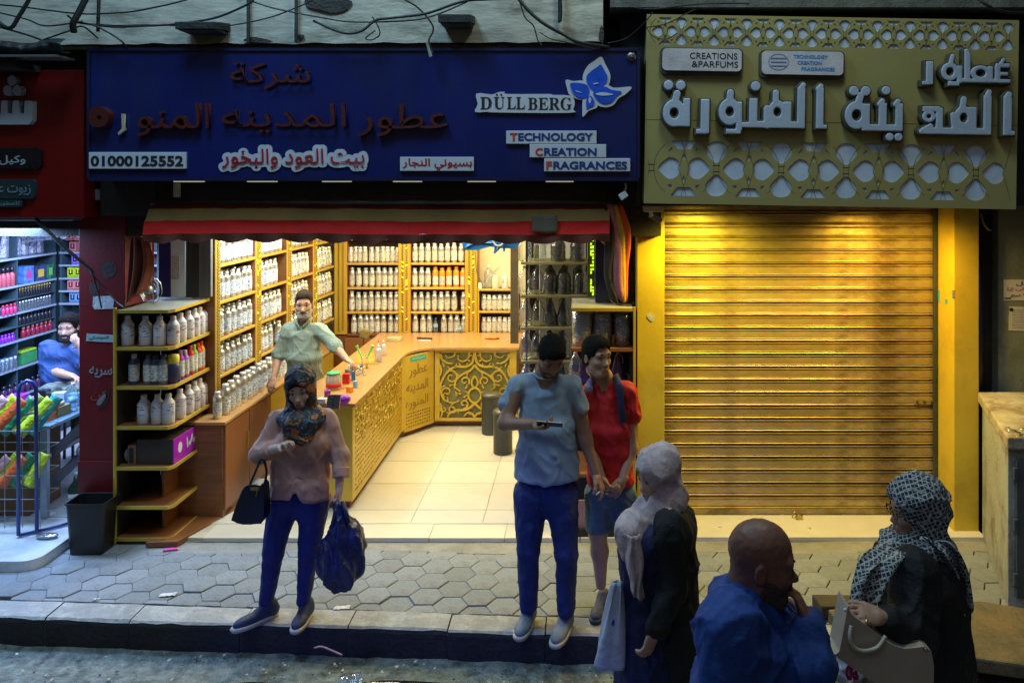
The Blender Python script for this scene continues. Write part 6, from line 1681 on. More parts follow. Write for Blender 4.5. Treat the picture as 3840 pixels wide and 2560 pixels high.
MB().box(-5.0, -4.42, 6.36, 6.75, .082, .76).build('brown_carton', M('dark_carton', (.15, .075, .03), .75, var=.2, stretch=(3, 1, .4)), bevel=.004, label='tall brown carton standing under the front of the left shop table', cat='carton')
MB().ball((-4.18, 6.75, .50), .12, 14, 9, (.6, 1.2, .5)).build('white_bundle', M('white_bundle', (.42, .42, .48), .7, var=.3, scale=14, bump=.8, bscale=20), smooth=True, label='white plastic bundle between the grey cloths beside the table', cat='bundle')
t = thing('dark_bottle', 'dark green bottle with pale label on the floor by the bin', 'bottle', (-4.13, 6.5, .08))
lathe_at('bottle_body', [(.055,0),(.06,.01),(.06,.17),(.022,.23),(.018,.27)], (-4.13, 6.5, .08), M('dark_green_glass', (.02,.06,.03), .2, bump=0), t, 16)
lathe_at('label', [(.0605,.05),(.0605,.14)], (-4.13, 6.5, .08), m_paper, t, 16); lathe_at('cap', [(.02,.27),(.02,.30)], (-4.13, 6.5, .08), M('pale_green_cap', (.25,.40,.30), .5), t, 12)
# on the table
bk = thing('orange_books', 'stack of orange edged booklets at the near edge of the left shop table', 'book stack', (-4.45, 6.5, .82))
for k in range(5):
    MB().box(-4.62+.004*k, -4.30-.004*(k % 2), 6.36, 6.62, .821+.022*k, .842+.022*k, rot=Matrix.Rotation(R(rng.uniform(-3, 3)), 3, 'Z')).build('booklet', M('orange_book', (.70, .16, .03), .5) if k < 4 else M('pale_book_cover', (.60, .48, .38), .5), bk, bevel=.003)
t = thing('water_bottle', 'clear water bottle with blue label standing on the left shop table', 'bottle', (wx(168, 6.72), 6.72, .82))
c = (wx(168, 6.72), 6.72, .821)
lathe_at('bottle_body', [(.032,0),(.034,.01),(.033,.10),(.034,.14),(.026,.18),(.012,.20),(.012,.215)], c, m_pet, t, 16); lathe_at('label', [(.0345,.07),(.0345,.12)], c, MATS['blue_white_label'], t, 16); lathe_at('cap', [(.015,.215),(.015,.235)], c, m_white, t, 12)
for k, (x_, y_, dx, dy, dz, m_, l) in enumerate(((-4.58, 6.78, .07,.07,.16, m_dvial, 'black and silver perfume carton on the left shop table'), (-4.50, 6.85, .10,.06,.12, m_white, 'white perfume carton standing on the table'), (-4.38, 6.86, .08,.06,.11, MATS['pale_blue_plastic'], 'pale blue carton beside the white carton'),
        (-4.36, 6.60, .16,.14,.08, M('olive_tray', (.20,.18,.06), .5), 'small olive tray behind the booklets'), (-4.36, 6.58, .07,.05,.12, M('mint_pack', (.35,.65,.55), .4), 'mint coloured pack in the olive tray'), (-4.72, 6.70, .14,.20,.10, MATS['pink_plastic'], 'pink carton behind the yellow packets'),
        (-4.70, 6.62, .12,.12,.16, MATS['purple_print'], 'purple carton behind the yellow packets'), (-4.66, 6.45, .06,.12,.06, M('cobalt', (.02,.10,.55), .4), 'cobalt blue box left of the booklets'))):
    MB().box(x_-dx/2, x_+dx/2, y_-dy/2, y_+dy/2, .821, .821+dz, rot=Matrix.Rotation(R(rng.uniform(-12, 12)), 3, 'Z')).build('small_carton', m_, bevel=.003, label=l, cat='carton')
# wire basket of packets and trolley hoop in front
bs_ = thing('wire_basket', 'wire display basket stuffed with yellow packets in front of the left shop table', 'basket', (-4.65, 6.15, .08))
m_wire = M('grey_wire', (.30, .34, .36), .4, .6)
for z in (.16, .34, .52, .70, .86): MB().tube([(-5.2, 6.05, z), (-4.12, 6.05, z), (-4.12, 6.27, z), (-5.2, 6.27, z)], .0035, 5, closed=True).build('wire_ring', m_wire, bs_)
for k in range(9): MB().tube([(-5.2+.135*k, 6.05, .12), (-5.2+.135*k, 6.05, .86)], .003, 5).build('wire_upright', m_wire, bs_)
MB().box(-5.3, -4.62, 6.10, 6.115, .1, .42).build('white_board', M('white_tile_board', (.62,.66,.70), .3), bs_)
pk_c = [('lime yellow', (.62,.66,.02)), ('bright green', (.14,.55,.05)), ('yellow', (.78,.66,.05)), ('violet printed', (.20,.14,.42)), ('pale pink', (.62,.34,.34)), ('lime yellow', (.52,.62,.02)), ('red orange', (.70,.12,.03)), ('dark green', (.03,.22,.10)), ('olive printed', (.30,.34,.05)), ('yellow green', (.50,.62,.04)), ('teal', (.05,.35,.30)), ('golden', (.75,.48,.05))]
for k in range(22):
    nm, c_ = pk_c[k % 12]
    row = k // 11; j = k % 11
    cx, cz = -5.0 + .072*j, (.80 if row == 0 else .40)
    L_, W_k = (.33, .085) if row == 0 else (.26, .08)
    a = R(30 + rng.uniform(-10, 12))
    rt = Matrix.Rotation(a, 3, 'Y') @ Matrix.Rotation(R(-12), 3, 'X')
    mb = MB(); cc = Vector((cx, 6.155+.02*(k % 3), cz))
    mb.grid(lambda s, t: cc + rt @ Vector(((s-.5)*W_k, .018*math.sin(s*math.pi)*(-1) + .010*mnoise.noise((s*5, t*8, k)), t*L_)), 8, 16)
    mb.build('snack_packet', M('packet_'+nm.replace(' ', '_')+str(k), c_, .28, var=.55, scale=12, bump=.5, bscale=50), smooth=True, solid=.012,
             label=f'{nm} foil packet, {ORD[j]} from the left in the {"upper" if row == 0 else "lower"} part of the wire basket', cat='packet', group='foil packets in the wire basket')
hp_ = thing('trolley_handle', 'dark blue tubular trolley hoop standing before the left shop table', 'trolley', (-4.22, 6.0, .08))
pts = [(-4.24, 5.985, .095), (-4.24, 5.985, 1.18), (-4.235, 6.0, 1.225), (-4.20, 6.02, 1.25), (-4.16, 6.03, 1.235), (-4.145, 6.04, 1.19), (-4.145, 6.05, .095)]
m_bt = M('dark_blue_tube', (.015, .04, .20), .3, bump=0)
MB().tube(pts, .014, 10).build('hoop', m_bt, hp_, smooth=True)
MB().tube([(-4.24, 5.985, .092), (-4.04, 6.16, .092), (-4.0, 6.2, .092)], .012, 8).build('base_bar', m_bt, hp_, smooth=True)
MB().tube([(-4.20, 5.99, 1.0), (-4.16, 6.04, 1.0)], .008, 6).build('cross_bar', m_bt, hp_)
MB().ball((-4.02, 5.98, .095), .07, 12, 6, (1.2, .6, .22)).build('crumpled_film', clear_plastic('grey_film', ()), smooth=True, label='crumpled grey film on the white marble step', cat='litter')

# black bin
bn = thing('waste_bin', 'black square plastic waste bin standing before the red pillar', 'bin', (-3.67, 5.98, 0))
def ringp(hw, hd, r, z): return [(-3.665+x, 5.955+y, z) for x, y in rrect(-hw, hw, -hd, hd, r, 4)]
outer = [ringp(.125, .085, .03, .002), ringp(.145, .105, .035, .37), ringp(.155, .115, .04, .375), ringp(.155, .115, .04, .385), ringp(.143, .103, .035, .383), ringp(.123, .083, .03, .02)]
mb = MB(); k = len(outer[0])
for rg in outer: mb.v += rg
for i in range(len(outer)-1):
    for j in range(k): mb.f.append((i*k+j, i*k+(j+1) % k, (i+1)*k+(j+1) % k, (i+1)*k+j))
mb.f.append(tuple(reversed(range(k)))); mb.f.append(tuple((len(outer)-1)*k+j for j in range(k)))
mb.build('bin_body', M('black_bin_plastic', (.012, .013, .013), .38, bump=.05), bn, smooth=False)

# litter in the gutter and on the kerb
t = thing('crushed_cup', 'crushed clear plastic cup lying in the gutter', 'cup', (-1.42, 4.62, ROADZ))
mb = MB().lathe([(.028,-.06),(.034,.0),(.042,.06)], 16, cap=False); me = mb.mesh('cup_body', True)
me.transform(Matrix.Translation((wx(803,4.62), 4.62, ROADZ+.035)) @ Matrix.Rotation(R(82), 4, 'Y') @ Matrix.Diagonal((.8, 1.1, 1, 1))); put('cup_body', me, m_pet, t)
MB().tube(smooth_path([wp(722,1487,4.62), wp(738,1484,4.6), wp(760,1492,4.55), wp(785,1503,4.5)], 5), .005, 6).build('straw', M('pink_straw', (.55,.25,.30), .4), smooth=True, label='bent pink straw beside the crushed cup in the gutter', cat='straw')
for (u, v, w_, l, m_) in ((785, 1398, .05, 'folded white receipt on the kerb by the big blue bag', MATS['white_paper']), (385, 1368, .05, 'white stain of paper on the left kerb stone', m_paper), (662/3, 1378, .02, 'tiny white scrap on the paving left of the leaf', m_paper), (407, 1262, .015, 'tiny white pebble like scrap before the loose plank', m_paper), (960, 1310, .008, 'tiny foil fleck between pavers', m_paper), (1108, 1240, .012, 'small scrap on the cement strip', m_paper)):
    d = FOC*EYE/(v-PV)
    mb = MB().grid(lambda s, t: (wx(u, d)-w_+2*w_*s, d-w_*.4+w_*.8*t+.3*w_*s, .006+.012*abs(mnoise.noise((s*3, t*3, u)))), 6, 4)
    mb.build('paper_scrap', m_, solid=.001, label=l, cat='litter')
r = random.Random(9); lt = MB()
for k in range(130):
    x = r.uniform(-4.2, 1.8); y = ky(x) - abs(r.gauss(0, .30)) - .05; s = r.uniform(.004, .016)
    if y < 3.9: continue
    a = r.uniform(0, 6.28); z = ROADZ + .014
    lt.add([(x+s*math.cos(a+t*1.6)*(.6+.4*(t % 2)), y+s*math.sin(a+t*1.6), z+.006*(t == 1)) for t in range(4)], [(0, 1, 2, 3)])
lt.build('gutter_litter', M('grit_litter', (.36, .38, .38), .8, var=.5, scale=3), kind='stuff', label='grit and paper crumbs scattered along the gutter', cat='litter')
sd = MB()
for k in range(500):
    x = r.uniform(-4.2, 2.4); y = r.uniform(3.2, ky(x)-.03); s = r.uniform(.005, .013)
    sd.ball((x, y, ROADZ+.006), s, 5, 3, (1, 1, .6))
sd.build('loose_gravel', M('grey_gravel', (.16, .165, .15), .7, var=.4, scale=5), kind='stuff', label='loose gravel on the wet road', cat='gravel')
# =================================================================== PEOPLE: smooth-blended body surfaces
def _sdf_caps(P, a, b, ra, rb):
    a, b = np.array(a, dtype=np.float32), np.array(b, dtype=np.float32)
    ba = b - a; L2 = float((ba*ba).sum()) or 1e-9
    t = np.clip(((P-a) @ ba)/L2, 0, 1)
    q = P - a - t[..., None]*ba
    return np.sqrt((q*q).sum(-1)) - (ra + (rb-ra)*t)
def _sdf_ell(P, c, r, m):
    q = (P - np.array(c, dtype=np.float32))
    if m is not None: q = q @ m
    r = np.array(r, dtype=np.float32)
    k0 = np.sqrt(((q/r)**2).sum(-1)); k1 = np.sqrt(((q/(r*r))**2).sum(-1))
    return k0*(k0-1)/np.maximum(k1, 1e-6)
def _sdf_col(P, a, b, ra, rb):
    """upright column of elliptic section between a and b: (half width in x, half depth in y)"""
    a, b = np.array(a, dtype=np.float32), np.array(b, dtype=np.float32); ba = b - a; L2 = float((ba*ba).sum()) or 1e-9
    t = np.clip(((P-a) @ ba)/L2, 0, 1); q = P - a - t[..., None]*ba
    rx = ra[0]+(rb[0]-ra[0])*t; ry = ra[1]+(rb[1]-ra[1])*t; rz = np.minimum(rx, ry)*.55
    return (np.sqrt((q[..., 0]/rx)**2 + (q[..., 1]/ry)**2 + (q[..., 2]/rz)**2) - 1)*np.minimum(rx, ry)
def smin(a, b, k):
    h = np.maximum(k-np.abs(a-b), 0)/k
    return np.minimum(a, b) - h*h*k*.25
def field(P, prims):
    v = None
    for p in prims:
        kind, args, op, k = p
        if kind == 'x': d = args[0](P)
        else: d = _sdf_caps(P, *args) if kind == 'c' else _sdf_col(P, *args) if kind == 't' else _sdf_ell(P, *args)
        if v is None: v = d; continue
        if op == '+': v = smin(v, d, k)
        elif op == '-': v = -smin(-v, d, k)
        elif op == '&': v = -smin(-v, -d, k)
    return v
def C_(a, b, ra, rb=None, k=.03, op='+'): return ('c', (tuple(a), tuple(b), ra, ra if rb is None else rb), op, k)
def T_(a, b, ra, rb, k=.05, op='+'): return ('t', (tuple(a), tuple(b), ra, rb), op, k)
def E_(c, r, m=None, k=.03, op='+'): return ('e', (tuple(c), r, None if m is None else np.array(m.to_3x3(), dtype=np.float32)), op, k)
def polygonise(prims, res, cutfn=None):
    lo = np.array([1e9]*3); hi = -lo
    for kind, a, op, k in prims:
        if op != '+': continue
        if kind == 'x': lo = np.minimum(lo, np.array(a[1])); hi = np.maximum(hi, np.array(a[2]))
        elif kind in 'ct':
            for p, r_ in ((a[0], a[2]), (a[1], a[3])):
                if kind == 't': r_ = max(r_)
                lo = np.minimum(lo, np.array(p)-r_); hi = np.maximum(hi, np.array(p)+r_)
        else:
            r_ = max(a[1]); lo = np.minimum(lo, np.array(a[0])-r_); hi = np.maximum(hi, np.array(a[0])+r_)
    lo -= 2.5*res; hi += 2.5*res
    n = np.ceil((hi-lo)/res).astype(int)+1
    ax = [lo[i] + res*np.arange(n[i]) for i in range(3)]
    G = np.stack(np.meshgrid(*ax, indexing='ij'), -1).astype(np.float32)
    V = field(G, prims)
    if cutfn is not None: V = np.maximum(V, cutfn(G))
    S_ = V < 0
    nx, ny, nz = V.shape
    acc = np.zeros((nx-1, ny-1, nz-1, 3), dtype=np.float32); cnt = np.zeros((nx-1, ny-1, nz-1), dtype=np.float32)
    for axis in range(3):
        for o1 in (0, 1):
            for o2 in (0, 1):
                off = [0, 0, 0]; oth = [i for i in range(3) if i != axis]; off[oth[0]] = o1; off[oth[1]] = o2
                sl0 = tuple(slice(off[i], off[i]+V.shape[i]-1) for i in range(3))
                o_ = list(off); o_[axis] += 1
                sl1 = tuple(slice(o_[i], o_[i]+V.shape[i]-1) for i in range(3))
                v0, v1 = V[sl0], V[sl1]
                m = (v0 < 0) != (v1 < 0)
                t = np.where(m, v0/(np.where(m, v0-v1, 1)), 0)
                pt = np.zeros(v0.shape+(3,), dtype=np.float32)
                for i in range(3): pt[..., i] = off[i]
                pt[..., axis] = t
                acc += pt*m[..., None]; cnt += m
    act = cnt > 0
    idx = np.full(act.shape, -1, dtype=np.int64); idx[act] = np.arange(act.sum())
    I = np.argwhere(act)
    vs = lo + res*(I + acc[act]/cnt[act][:, None])
    faces = []
    for axis in range(3):
        b, c = [(1, 2), (2, 0), (0, 1)][axis]
        sl0 = [slice(None)]*3; sl1 = [slice(None)]*3
        sl0[axis] = slice(0, V.shape[axis]-1); sl1[axis] = slice(1, None)
        m = S_[tuple(sl0)] != S_[tuple(sl1)]
        Q = np.argwhere(m)
        ok = (Q[:, b] > 0) & (Q[:, c] > 0) & (Q[:, b] < V.shape[b]-1) & (Q[:, c] < V.shape[c]-1); Q = Q[ok]
        if not len(Q): continue
        sg = S_[tuple(sl0)][tuple(Q.T)]
        def cid(db, dc):
            q = Q.copy(); q[:, b] -= db; q[:, c] -= dc; return idx[tuple(q.T)]
        q4 = np.stack([cid(1, 1), cid(0, 1), cid(0, 0), cid(1, 0)], 1)
        q4[~sg] = q4[~sg][:, ::-1]
        faces.append(q4)
    return vs, np.concatenate(faces)
def relax(vs, fs, it=2, w_=.5):
    e = np.concatenate([fs[:, [0, 1]], fs[:, [1, 2]], fs[:, [2, 3]], fs[:, [3, 0]]])
    for _ in range(it):
        s = np.zeros_like(vs); c = np.zeros(len(vs))
        np.add.at(s, e[:, 0], vs[e[:, 1]]); np.add.at(s, e[:, 1], vs[e[:, 0]]); np.add.at(c, e[:, 0], 1); np.add.at(c, e[:, 1], 1)
        vs = vs*(1-w_) + w_*s/np.maximum(c, 1)[:, None]
    return vs
def vnormals(vs, fs):
    n = np.cross(vs[fs[:, 2]]-vs[fs[:, 0]], vs[fs[:, 3]]-vs[fs[:, 1]])
    o = np.zeros_like(vs)
    for i in range(4): np.add.at(o, fs[:, i], n)
    return o/np.maximum(np.linalg.norm(o, axis=1), 1e-9)[:, None]
def blob(name, groups, mat, parent, wrinkle=None, it=2, cutfn=None, **kw):
    """groups: [(prims, resolution)] joined as one mesh"""
    AV, AF, k = [], [], 0
    for prims, res in groups:
        vs, fs = polygonise(prims, res, cutfn)
        vs = relax(vs, fs, it, .45)
        if wrinkle:
            nr = vnormals(vs, fs)
            d = np.array([wrinkle(Vector(p)) for p in vs])
            vs = vs + nr*d[:, None]
        AV.append(vs); AF.append(fs+k); k += len(vs)
    V = np.concatenate(AV); Fc = np.concatenate(AF)
    me = bpy.data.meshes.new(name)
    me.vertices.add(len(V)); me.vertices.foreach_set('co', V.astype(np.float32).ravel())
    me.loops.add(len(Fc)*4); me.loops.foreach_set('vertex_index', Fc.astype(np.int32).ravel())
    me.polygons.add(len(Fc)); me.polygons.foreach_set('loop_start', np.arange(0, len(Fc)*4, 4, dtype=np.int32)); me.polygons.foreach_set('loop_total', np.full(len(Fc), 4, dtype=np.int32))
    me.update(calc_edges=True); me.validate()
    me.polygons.foreach_set('use_smooth', [True]*len(me.polygons))
    return put(name, me, mat, parent, **kw)
def wr(amp, fx, fz, seed=0, sharp=1.0, amp2=.0):
    """cloth creases: warped ridged noise, sharp crests between soft hollows"""
    def f(p):
        wv = mnoise.noise((p.x*3+seed, p.y*3, p.z*3))*1.1
        n = mnoise.noise((p.x*fx+seed+wv, p.y*fx+wv, p.z*fz*1.3+seed*2+p.x*2.5))
        m_ = mnoise.noise((p.x*fx*2.1-seed, p.y*fx*2.1+wv*2, p.z*fz*2.4+p.x*6))
        a = max(0, 1-abs(n)*3.2)**1.5; b = max(0, 1-abs(m_)*3.4)**1.6
        return amp*(a*1.15*sharp + b*.55 - .35) + amp2*mnoise.noise((p.x*40, p.y*40, p.z*40+seed))
    return f

def frame(fwd, roll=0.0):
    f = Vector(fwd).normalized(); r_ = f.cross(Vector((0, 0, 1))).normalized(); u = r_.cross(f).normalized()
    m = Matrix((r_, f, u)).transposed()
    return m @ Matrix.Rotation(roll, 3, 'Y')
def face_dir(yaw, pitch):
    """yaw 0 looks at the street, + turns to picture right; pitch + looks up"""
    y, p = R(yaw), R(pitch)
    return Vector((math.sin(y)*math.cos(p), -math.cos(y)*math.cos(p), math.sin(p)))
class Head:
    def __init__(s, c, yaw, pitch, roll=0, sc=1.0):
        s.c = Vector(c); s.m = frame(face_dir(yaw, pitch), R(roll)); s.sc = sc
    def p(s, x, y, z): return s.c + s.m @ (Vector((x, y, z))*s.sc)
    def E(s, x, y, z, rx, ry, rz, k=.02, op='+'): return E_(s.p(x, y, z), (rx*s.sc, ry*s.sc, rz*s.sc), s.m, k, op)
    def C(s, a, b, ra, rb=None, k=.02, op='+'): return C_(s.p(*a), s.p(*b), ra*s.sc, (ra if rb is None else rb)*s.sc, k, op)
    def skull(s, female=False, neck=True, ears=True):
        j = .9 if female else 1.0
        q = [s.E(0, -.014, .035, .074 if female else .072, .094, .086), s.E(0, .024, -.034, .060*j if female else .063, .064, .082, .03)] + ([] if female else [s.C((-.044, .004, -.070), (-.026, .052, -.096), .020, .018, .03), s.C((.044, .004, -.070), (.026, .052, -.096), .020, .018, .03)]) + [ s.C((-.022*j, .055, -.098), (.022*j, .055, -.098), .022*j, k=.025),
             s.C((0, .075, -.004), (0, .094 if female else .098, -.034), .006 if female else .007, .010 if female else .013, .012), s.C((-.010, .086, -.040), (.010, .086, -.040), .006 if female else .008, k=.008),
             s.C((-.040, .068, .024), (.040, .068, .024), .013*j, k=.02), s.E(.040, .052, -.026, .022, .022, .020, .02), s.E(-.040, .052, -.026, .022, .022, .020, .02),
             s.E(.031, .092, .003, .017, .016, .010, .012, '-'), s.E(-.031, .092, .003, .017, .016, .010, .012, '-'),
             s.E(.031, .068, .003, .0135, .012, .0125, .004), s.E(-.031, .068, .003, .0135, .012, .0125, .004),
             s.C((-.017, .079, -.062), (.017, .079, -.062), .0075, k=.010), s.C((-.013, .079, -.073), (.013, .079, -.073), .0085, k=.010)]
        if ears: q += [s.E(.075, -.014, -.006, .009, .018, .030, .008), s.E(-.075, -.014, -.006, .009, .018, .030, .008), s.E(.083, -.008, -.004, .006, .009, .016, .004, '-'), s.E(-.083, -.008, -.004, .006, .009, .016, .004, '-')]
        return q
    def face_parts(s, par, hair, lip=None, iris=None, eyes=True, mouth=True, brow_w=.0034):
        for sg in (-1, 1):
            if eyes:
                MB().ball(s.p(sg*.031, .0740, .004), .0078*s.sc, 8, 6, (1, 1, 1)).build('eye', M('eye_white', (.35, .33, .32), .25, bump=0), par, smooth=True)
                MB().ball(s.p(sg*.031, .0795, .003), .0048*s.sc, 8, 6).build('iris', M('dark_iris', (.012, .008, .006), .15, bump=0), par, smooth=True)
                MB().tube([s.p(sg*.017, .079, .010), s.p(sg*.030, .083, .014), s.p(sg*.045, .074, .009)], .0018*s.sc, 6).build('eyelid', M('lid_shadow', (.05, .025, .018), .6, bump=0), par, smooth=True)
            MB().tube([s.p(sg*.014, .082, .026), s.p(sg*.030, .084, .032), s.p(sg*.050, .070, .026)], [brow_w*s.sc, brow_w*s.sc, brow_w*.4*s.sc], 6).build('eyebrow', hair, par, smooth=True)
        if mouth: MB().tube([s.p(-.024, .078, -.068), s.p(-.010, .0865, -.066), s.p(0, .088, -.067), s.p(.010, .0865, -.066), s.p(.024, .078, -.068)], .0042*s.sc, 6).build('lips', lip or M('lip_brown', (.22, .085, .065), .45, bump=0), par, smooth=True)
    def hair_cut(s, line=.070):
        c = np.array(s.c, dtype=np.float32); m = np.array(s.m, dtype=np.float32)
        def f(G):
            q = ((G-c) @ m)/s.sc
            x, y, z = q[..., 0], q[..., 1], q[..., 2]
            zm = np.interp(y, [-.12, -.075, -.03, .0, .030, .046, .060, .10], [-.075, -.070, -.045, -.012, -.006, .030, line-.008, line+.002])
            zm = zm - np.where(y > .04, 1.0, 0.0)*np.clip(np.abs(x)-.036, 0, .03)*.55
            return (zm - z)*.8*s.sc
        return f
    def hair_cap(s, t=.007, top=.004):
        return [s.E(0, -.014, .036+top, .072+t, .094+t, .086+t), s.E(0, -.035, -.02, .066+t, .066+t, .062+t, .03), s.C((-.02, .05, .085), (.02, .05, .085), .028+t*.5, k=.03)]
    def hair_prims(s, t=.009, line=.055, back=-.06, side=.2):
        """hair cap: grown skull minus the face"""
        return [s.E(0, -.016, .042, .0765+t*.45, .094+t*.8, .086+t), s.E(0, -.05, -.02, .068+t*.5, .054+t, .056+t, .03),
                s.E(0, .100, line-.105, .100, .070, .105, .008, '-'), s.E(0, .050, -.090, .14, .085, .085, .01, '-')]
    def beard_prims(s, t=.006, top=.035):
        return [s.E(0, .024, -.034, .063+t, .064+t, .082+t), s.C((-.044, .004, -.070), (-.026, .052, -.096), .020+t, .018+t, .03), s.C((.044, .004, -.070), (.026, .052, -.096), .020+t, .018+t, .03), s.C((-.022, .055, -.100), (.022, .055, -.100), .024+t, k=.02),
                s.C((-.02, .083, -.052), (.02, .083, -.052), .009, k=.01),
                s.E(0, .03, top, .10, .13, .075, .010, '-'), s.E(.040, .085, -.022, .030, .03, .028, .01, '-'), s.E(-.040, .085, -.022, .030, .03, .028, .01, '-'), s.E(0, .10, -.070, .016, .02, .006, .005, '-'), s.E(0, .11, -.02, .02, .03, .026, .005, '-')]

def hand_prims(wrist, d, nrm, sc=1.0, curl=(30, 40, 30), spread=6, side=1, thumb=(35, 30), curls=None):
    """wrist, pointing direction, palm normal (the side the fingers close to). side=+1: thumb on d x n side"""
    d = Vector(d).normalized(); n_ = Vector(nrm); n_ = (n_ - d*n_.dot(d)).normalized(); w_ = d.cross(n_)*side
    q = []; W = Vector(wrist)
    P = lambda a, b, c: W + (d*a + w_*b + n_*c)*sc
    m = Matrix((d, w_, n_)).transposed()
    q.append(C_(W-d*.03*sc, W+d*.012*sc, .026*sc, .025*sc, .02))
    q.append(E_(P(.045, 0, 0), (.052*sc, .040*sc, .016*sc), m, .02))
    for i, (b, L) in enumerate(((.030, .072), (.010, .080), (-.010, .074), (-.029, .058))):
        cu = curls[i] if curls else curl
        p = P(.080-.006*abs(i-1), b, 0); a = 0; dirv = (d + w_*math.tan(R(spread*(1.5-i)/1.5))).normalized(); r0 = .0092*sc
        for s_, (f, rr) in enumerate(((.46, .92), (.30, .84), (.24, .72))):
            a += R(cu[s_]); nd = (dirv*math.cos(a) + n_*math.sin(a)).normalized(); e = p + nd*L*f*sc
            q.append(C_(p, e, r0*(1-.08*s_), r0*rr, .006)); p = e
    p = P(.015, .028, .004); t1 = (d*math.cos(R(thumb[0])) + w_*math.sin(R(thumb[0])) + n_*.25).normalized(); e = p + t1*.042*sc
    q.append(C_(p, e, .015*sc, .0115*sc, .015)); t2 = (t1*math.cos(R(thumb[1])) + (n_*.6+d*.5).normalized()*math.sin(R(thumb[1]))).normalized(); p2 = e + t2*.032*sc
    q.append(C_(e, p2, .0112*sc, .0105*sc, .006)); q.append(C_(p2, p2+(t2+n_*.3).normalized()*.024*sc, .0105*sc, .0085*sc, .006))
    return q

def shoe(par, heel, toe, up_m, sole_m, h=.075, w_=.043, acc=None):
    """heel and toe on the ground; separate upper and sole"""
    heel, toe = Vector(heel), Vector(toe); d = (toe-heel); L = d.length; d.normalize(); r_ = d.cross(Vector((0, 0, 1))).normalized()
    m = Matrix((d, r_, d.cross(r_)*-1)).transposed(); up = Vector((0, 0, 1))
    P = lambda a, b, c: heel + d*a*L + r_*b + up*c
    blob('shoe_upper', [([E_(P(.22, 0, .052), (.30*L*.8, w_*.92, .045), m), E_(P(.62, 0, .040), (.36*L, w_, .034), m), C_(P(.12, 0, .05), P(.16, 0, h+.02), .036, .038, .03), C_(P(.4, 0, .06), P(.2, 0, h), .028, .034, .03)], .007)], up_m, par, it=1)
    out = []
    for i in range(24):
        t = i/24*2*math.pi; a = .5-.52*math.cos(t); b = (w_*1.06)*math.sin(t)*(1+.12*math.cos(t*1)*-1)*(abs(math.sin(t))**-.25 if abs(math.sin(t)) > .2 else 1.2)
        out.append((a*L, b))
    mb = MB(); k = len(out)
    for z, s_ in ((.004, .96), (.020, 1.02), (.030, .97)):
        for a, b in out: q = heel + d*(L/2+(a-L/2)*s_) + r_*b*s_ + up*z; mb.v.append(tuple(q))
    mb.f.append(tuple(reversed(range(k)))); mb.f.append(tuple(2*k+i for i in range(k)))
    for j in range(2):
        for i in range(k): mb.f.append((j*k+i, j*k+(i+1) % k, (j+1)*k+(i+1) % k, (j+1)*k+i))
    mb.build('shoe_sole', sole_m, par, smooth=True)
    for i in range(4):
        a = .42+.09*i
        MB().tube([P(a, -.020, .070-.012*i), P(a-.01, 0, .080-.013*i), P(a, .020, .070-.012*i)], .0035, 5).build('lace', acc or sole_m, par)

def skin(name, c, **k): return M(name, c, .5, var=.10, scale=14, bump=.08, bscale=120, **k)
SK1 = skin('skin_light_brown', (.56, .33, .23)); SK2 = skin('skin_brown', (.30, .15, .09)); SK3 = skin('skin_tan', (.42, .235, .155)); SK4 = skin('skin_deep_brown', (.22, .095, .062))
HB = M('black_hair', (.010, .008, .007), .75, spec=.12, var=.4, scale=60, bump=.8, bscale=180); HG = M('dark_short_hair', (.018, .013, .011), .8, spec=.12, var=.5, scale=80, bump=.8, bscale=200)
def limb(*pts, k=.03):
    """chain of (point, radius)"""
    return [C_(pts[i][0], pts[i+1][0], pts[i][1], pts[i+1][1], k) for i in range(len(pts)-1)]
def person(label, base): return thing('person', label, 'person', base)

def polyfield(f, lo, hi, res):
    return polygonise([('x', (f, lo, hi), '+', .001)], res)
yb = 5.72
Lx6 = lambda u: wx(u, yb)
Lz6 = lambda v: wz(v, yb)
def mesh_from(name, V, Fc, smooth=False):
    me = bpy.data.meshes.new(name); me.from_pydata(V.tolist(), [], Fc.tolist()); me.update()
    if smooth: me.polygons.foreach_set('use_smooth', [True]*len(me.polygons))
    return me
for k_, st_ in KUFI_JOBS:
    us = []; vs_ = []
    for q in st_:
        if q[0] == 'b': us += [q[1], q[2]]; vs_ += [q[3], q[4]]
        elif q[0] == 'p': us += [q[1], q[3]]; vs_ += [q[2], q[4]]
        else: us += [q[1]-q[3], q[1]+q[3]]; vs_ += [q[2]-(q[4] or q[3]), q[2]+(q[4] or q[3])]
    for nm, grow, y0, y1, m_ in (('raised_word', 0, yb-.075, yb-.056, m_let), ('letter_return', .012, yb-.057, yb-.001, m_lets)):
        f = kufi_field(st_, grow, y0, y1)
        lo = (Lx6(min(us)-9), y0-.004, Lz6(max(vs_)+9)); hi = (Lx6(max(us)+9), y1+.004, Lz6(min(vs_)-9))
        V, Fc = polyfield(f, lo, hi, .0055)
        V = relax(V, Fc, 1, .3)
        put(nm, mesh_from(nm, V, Fc), m_, rs)

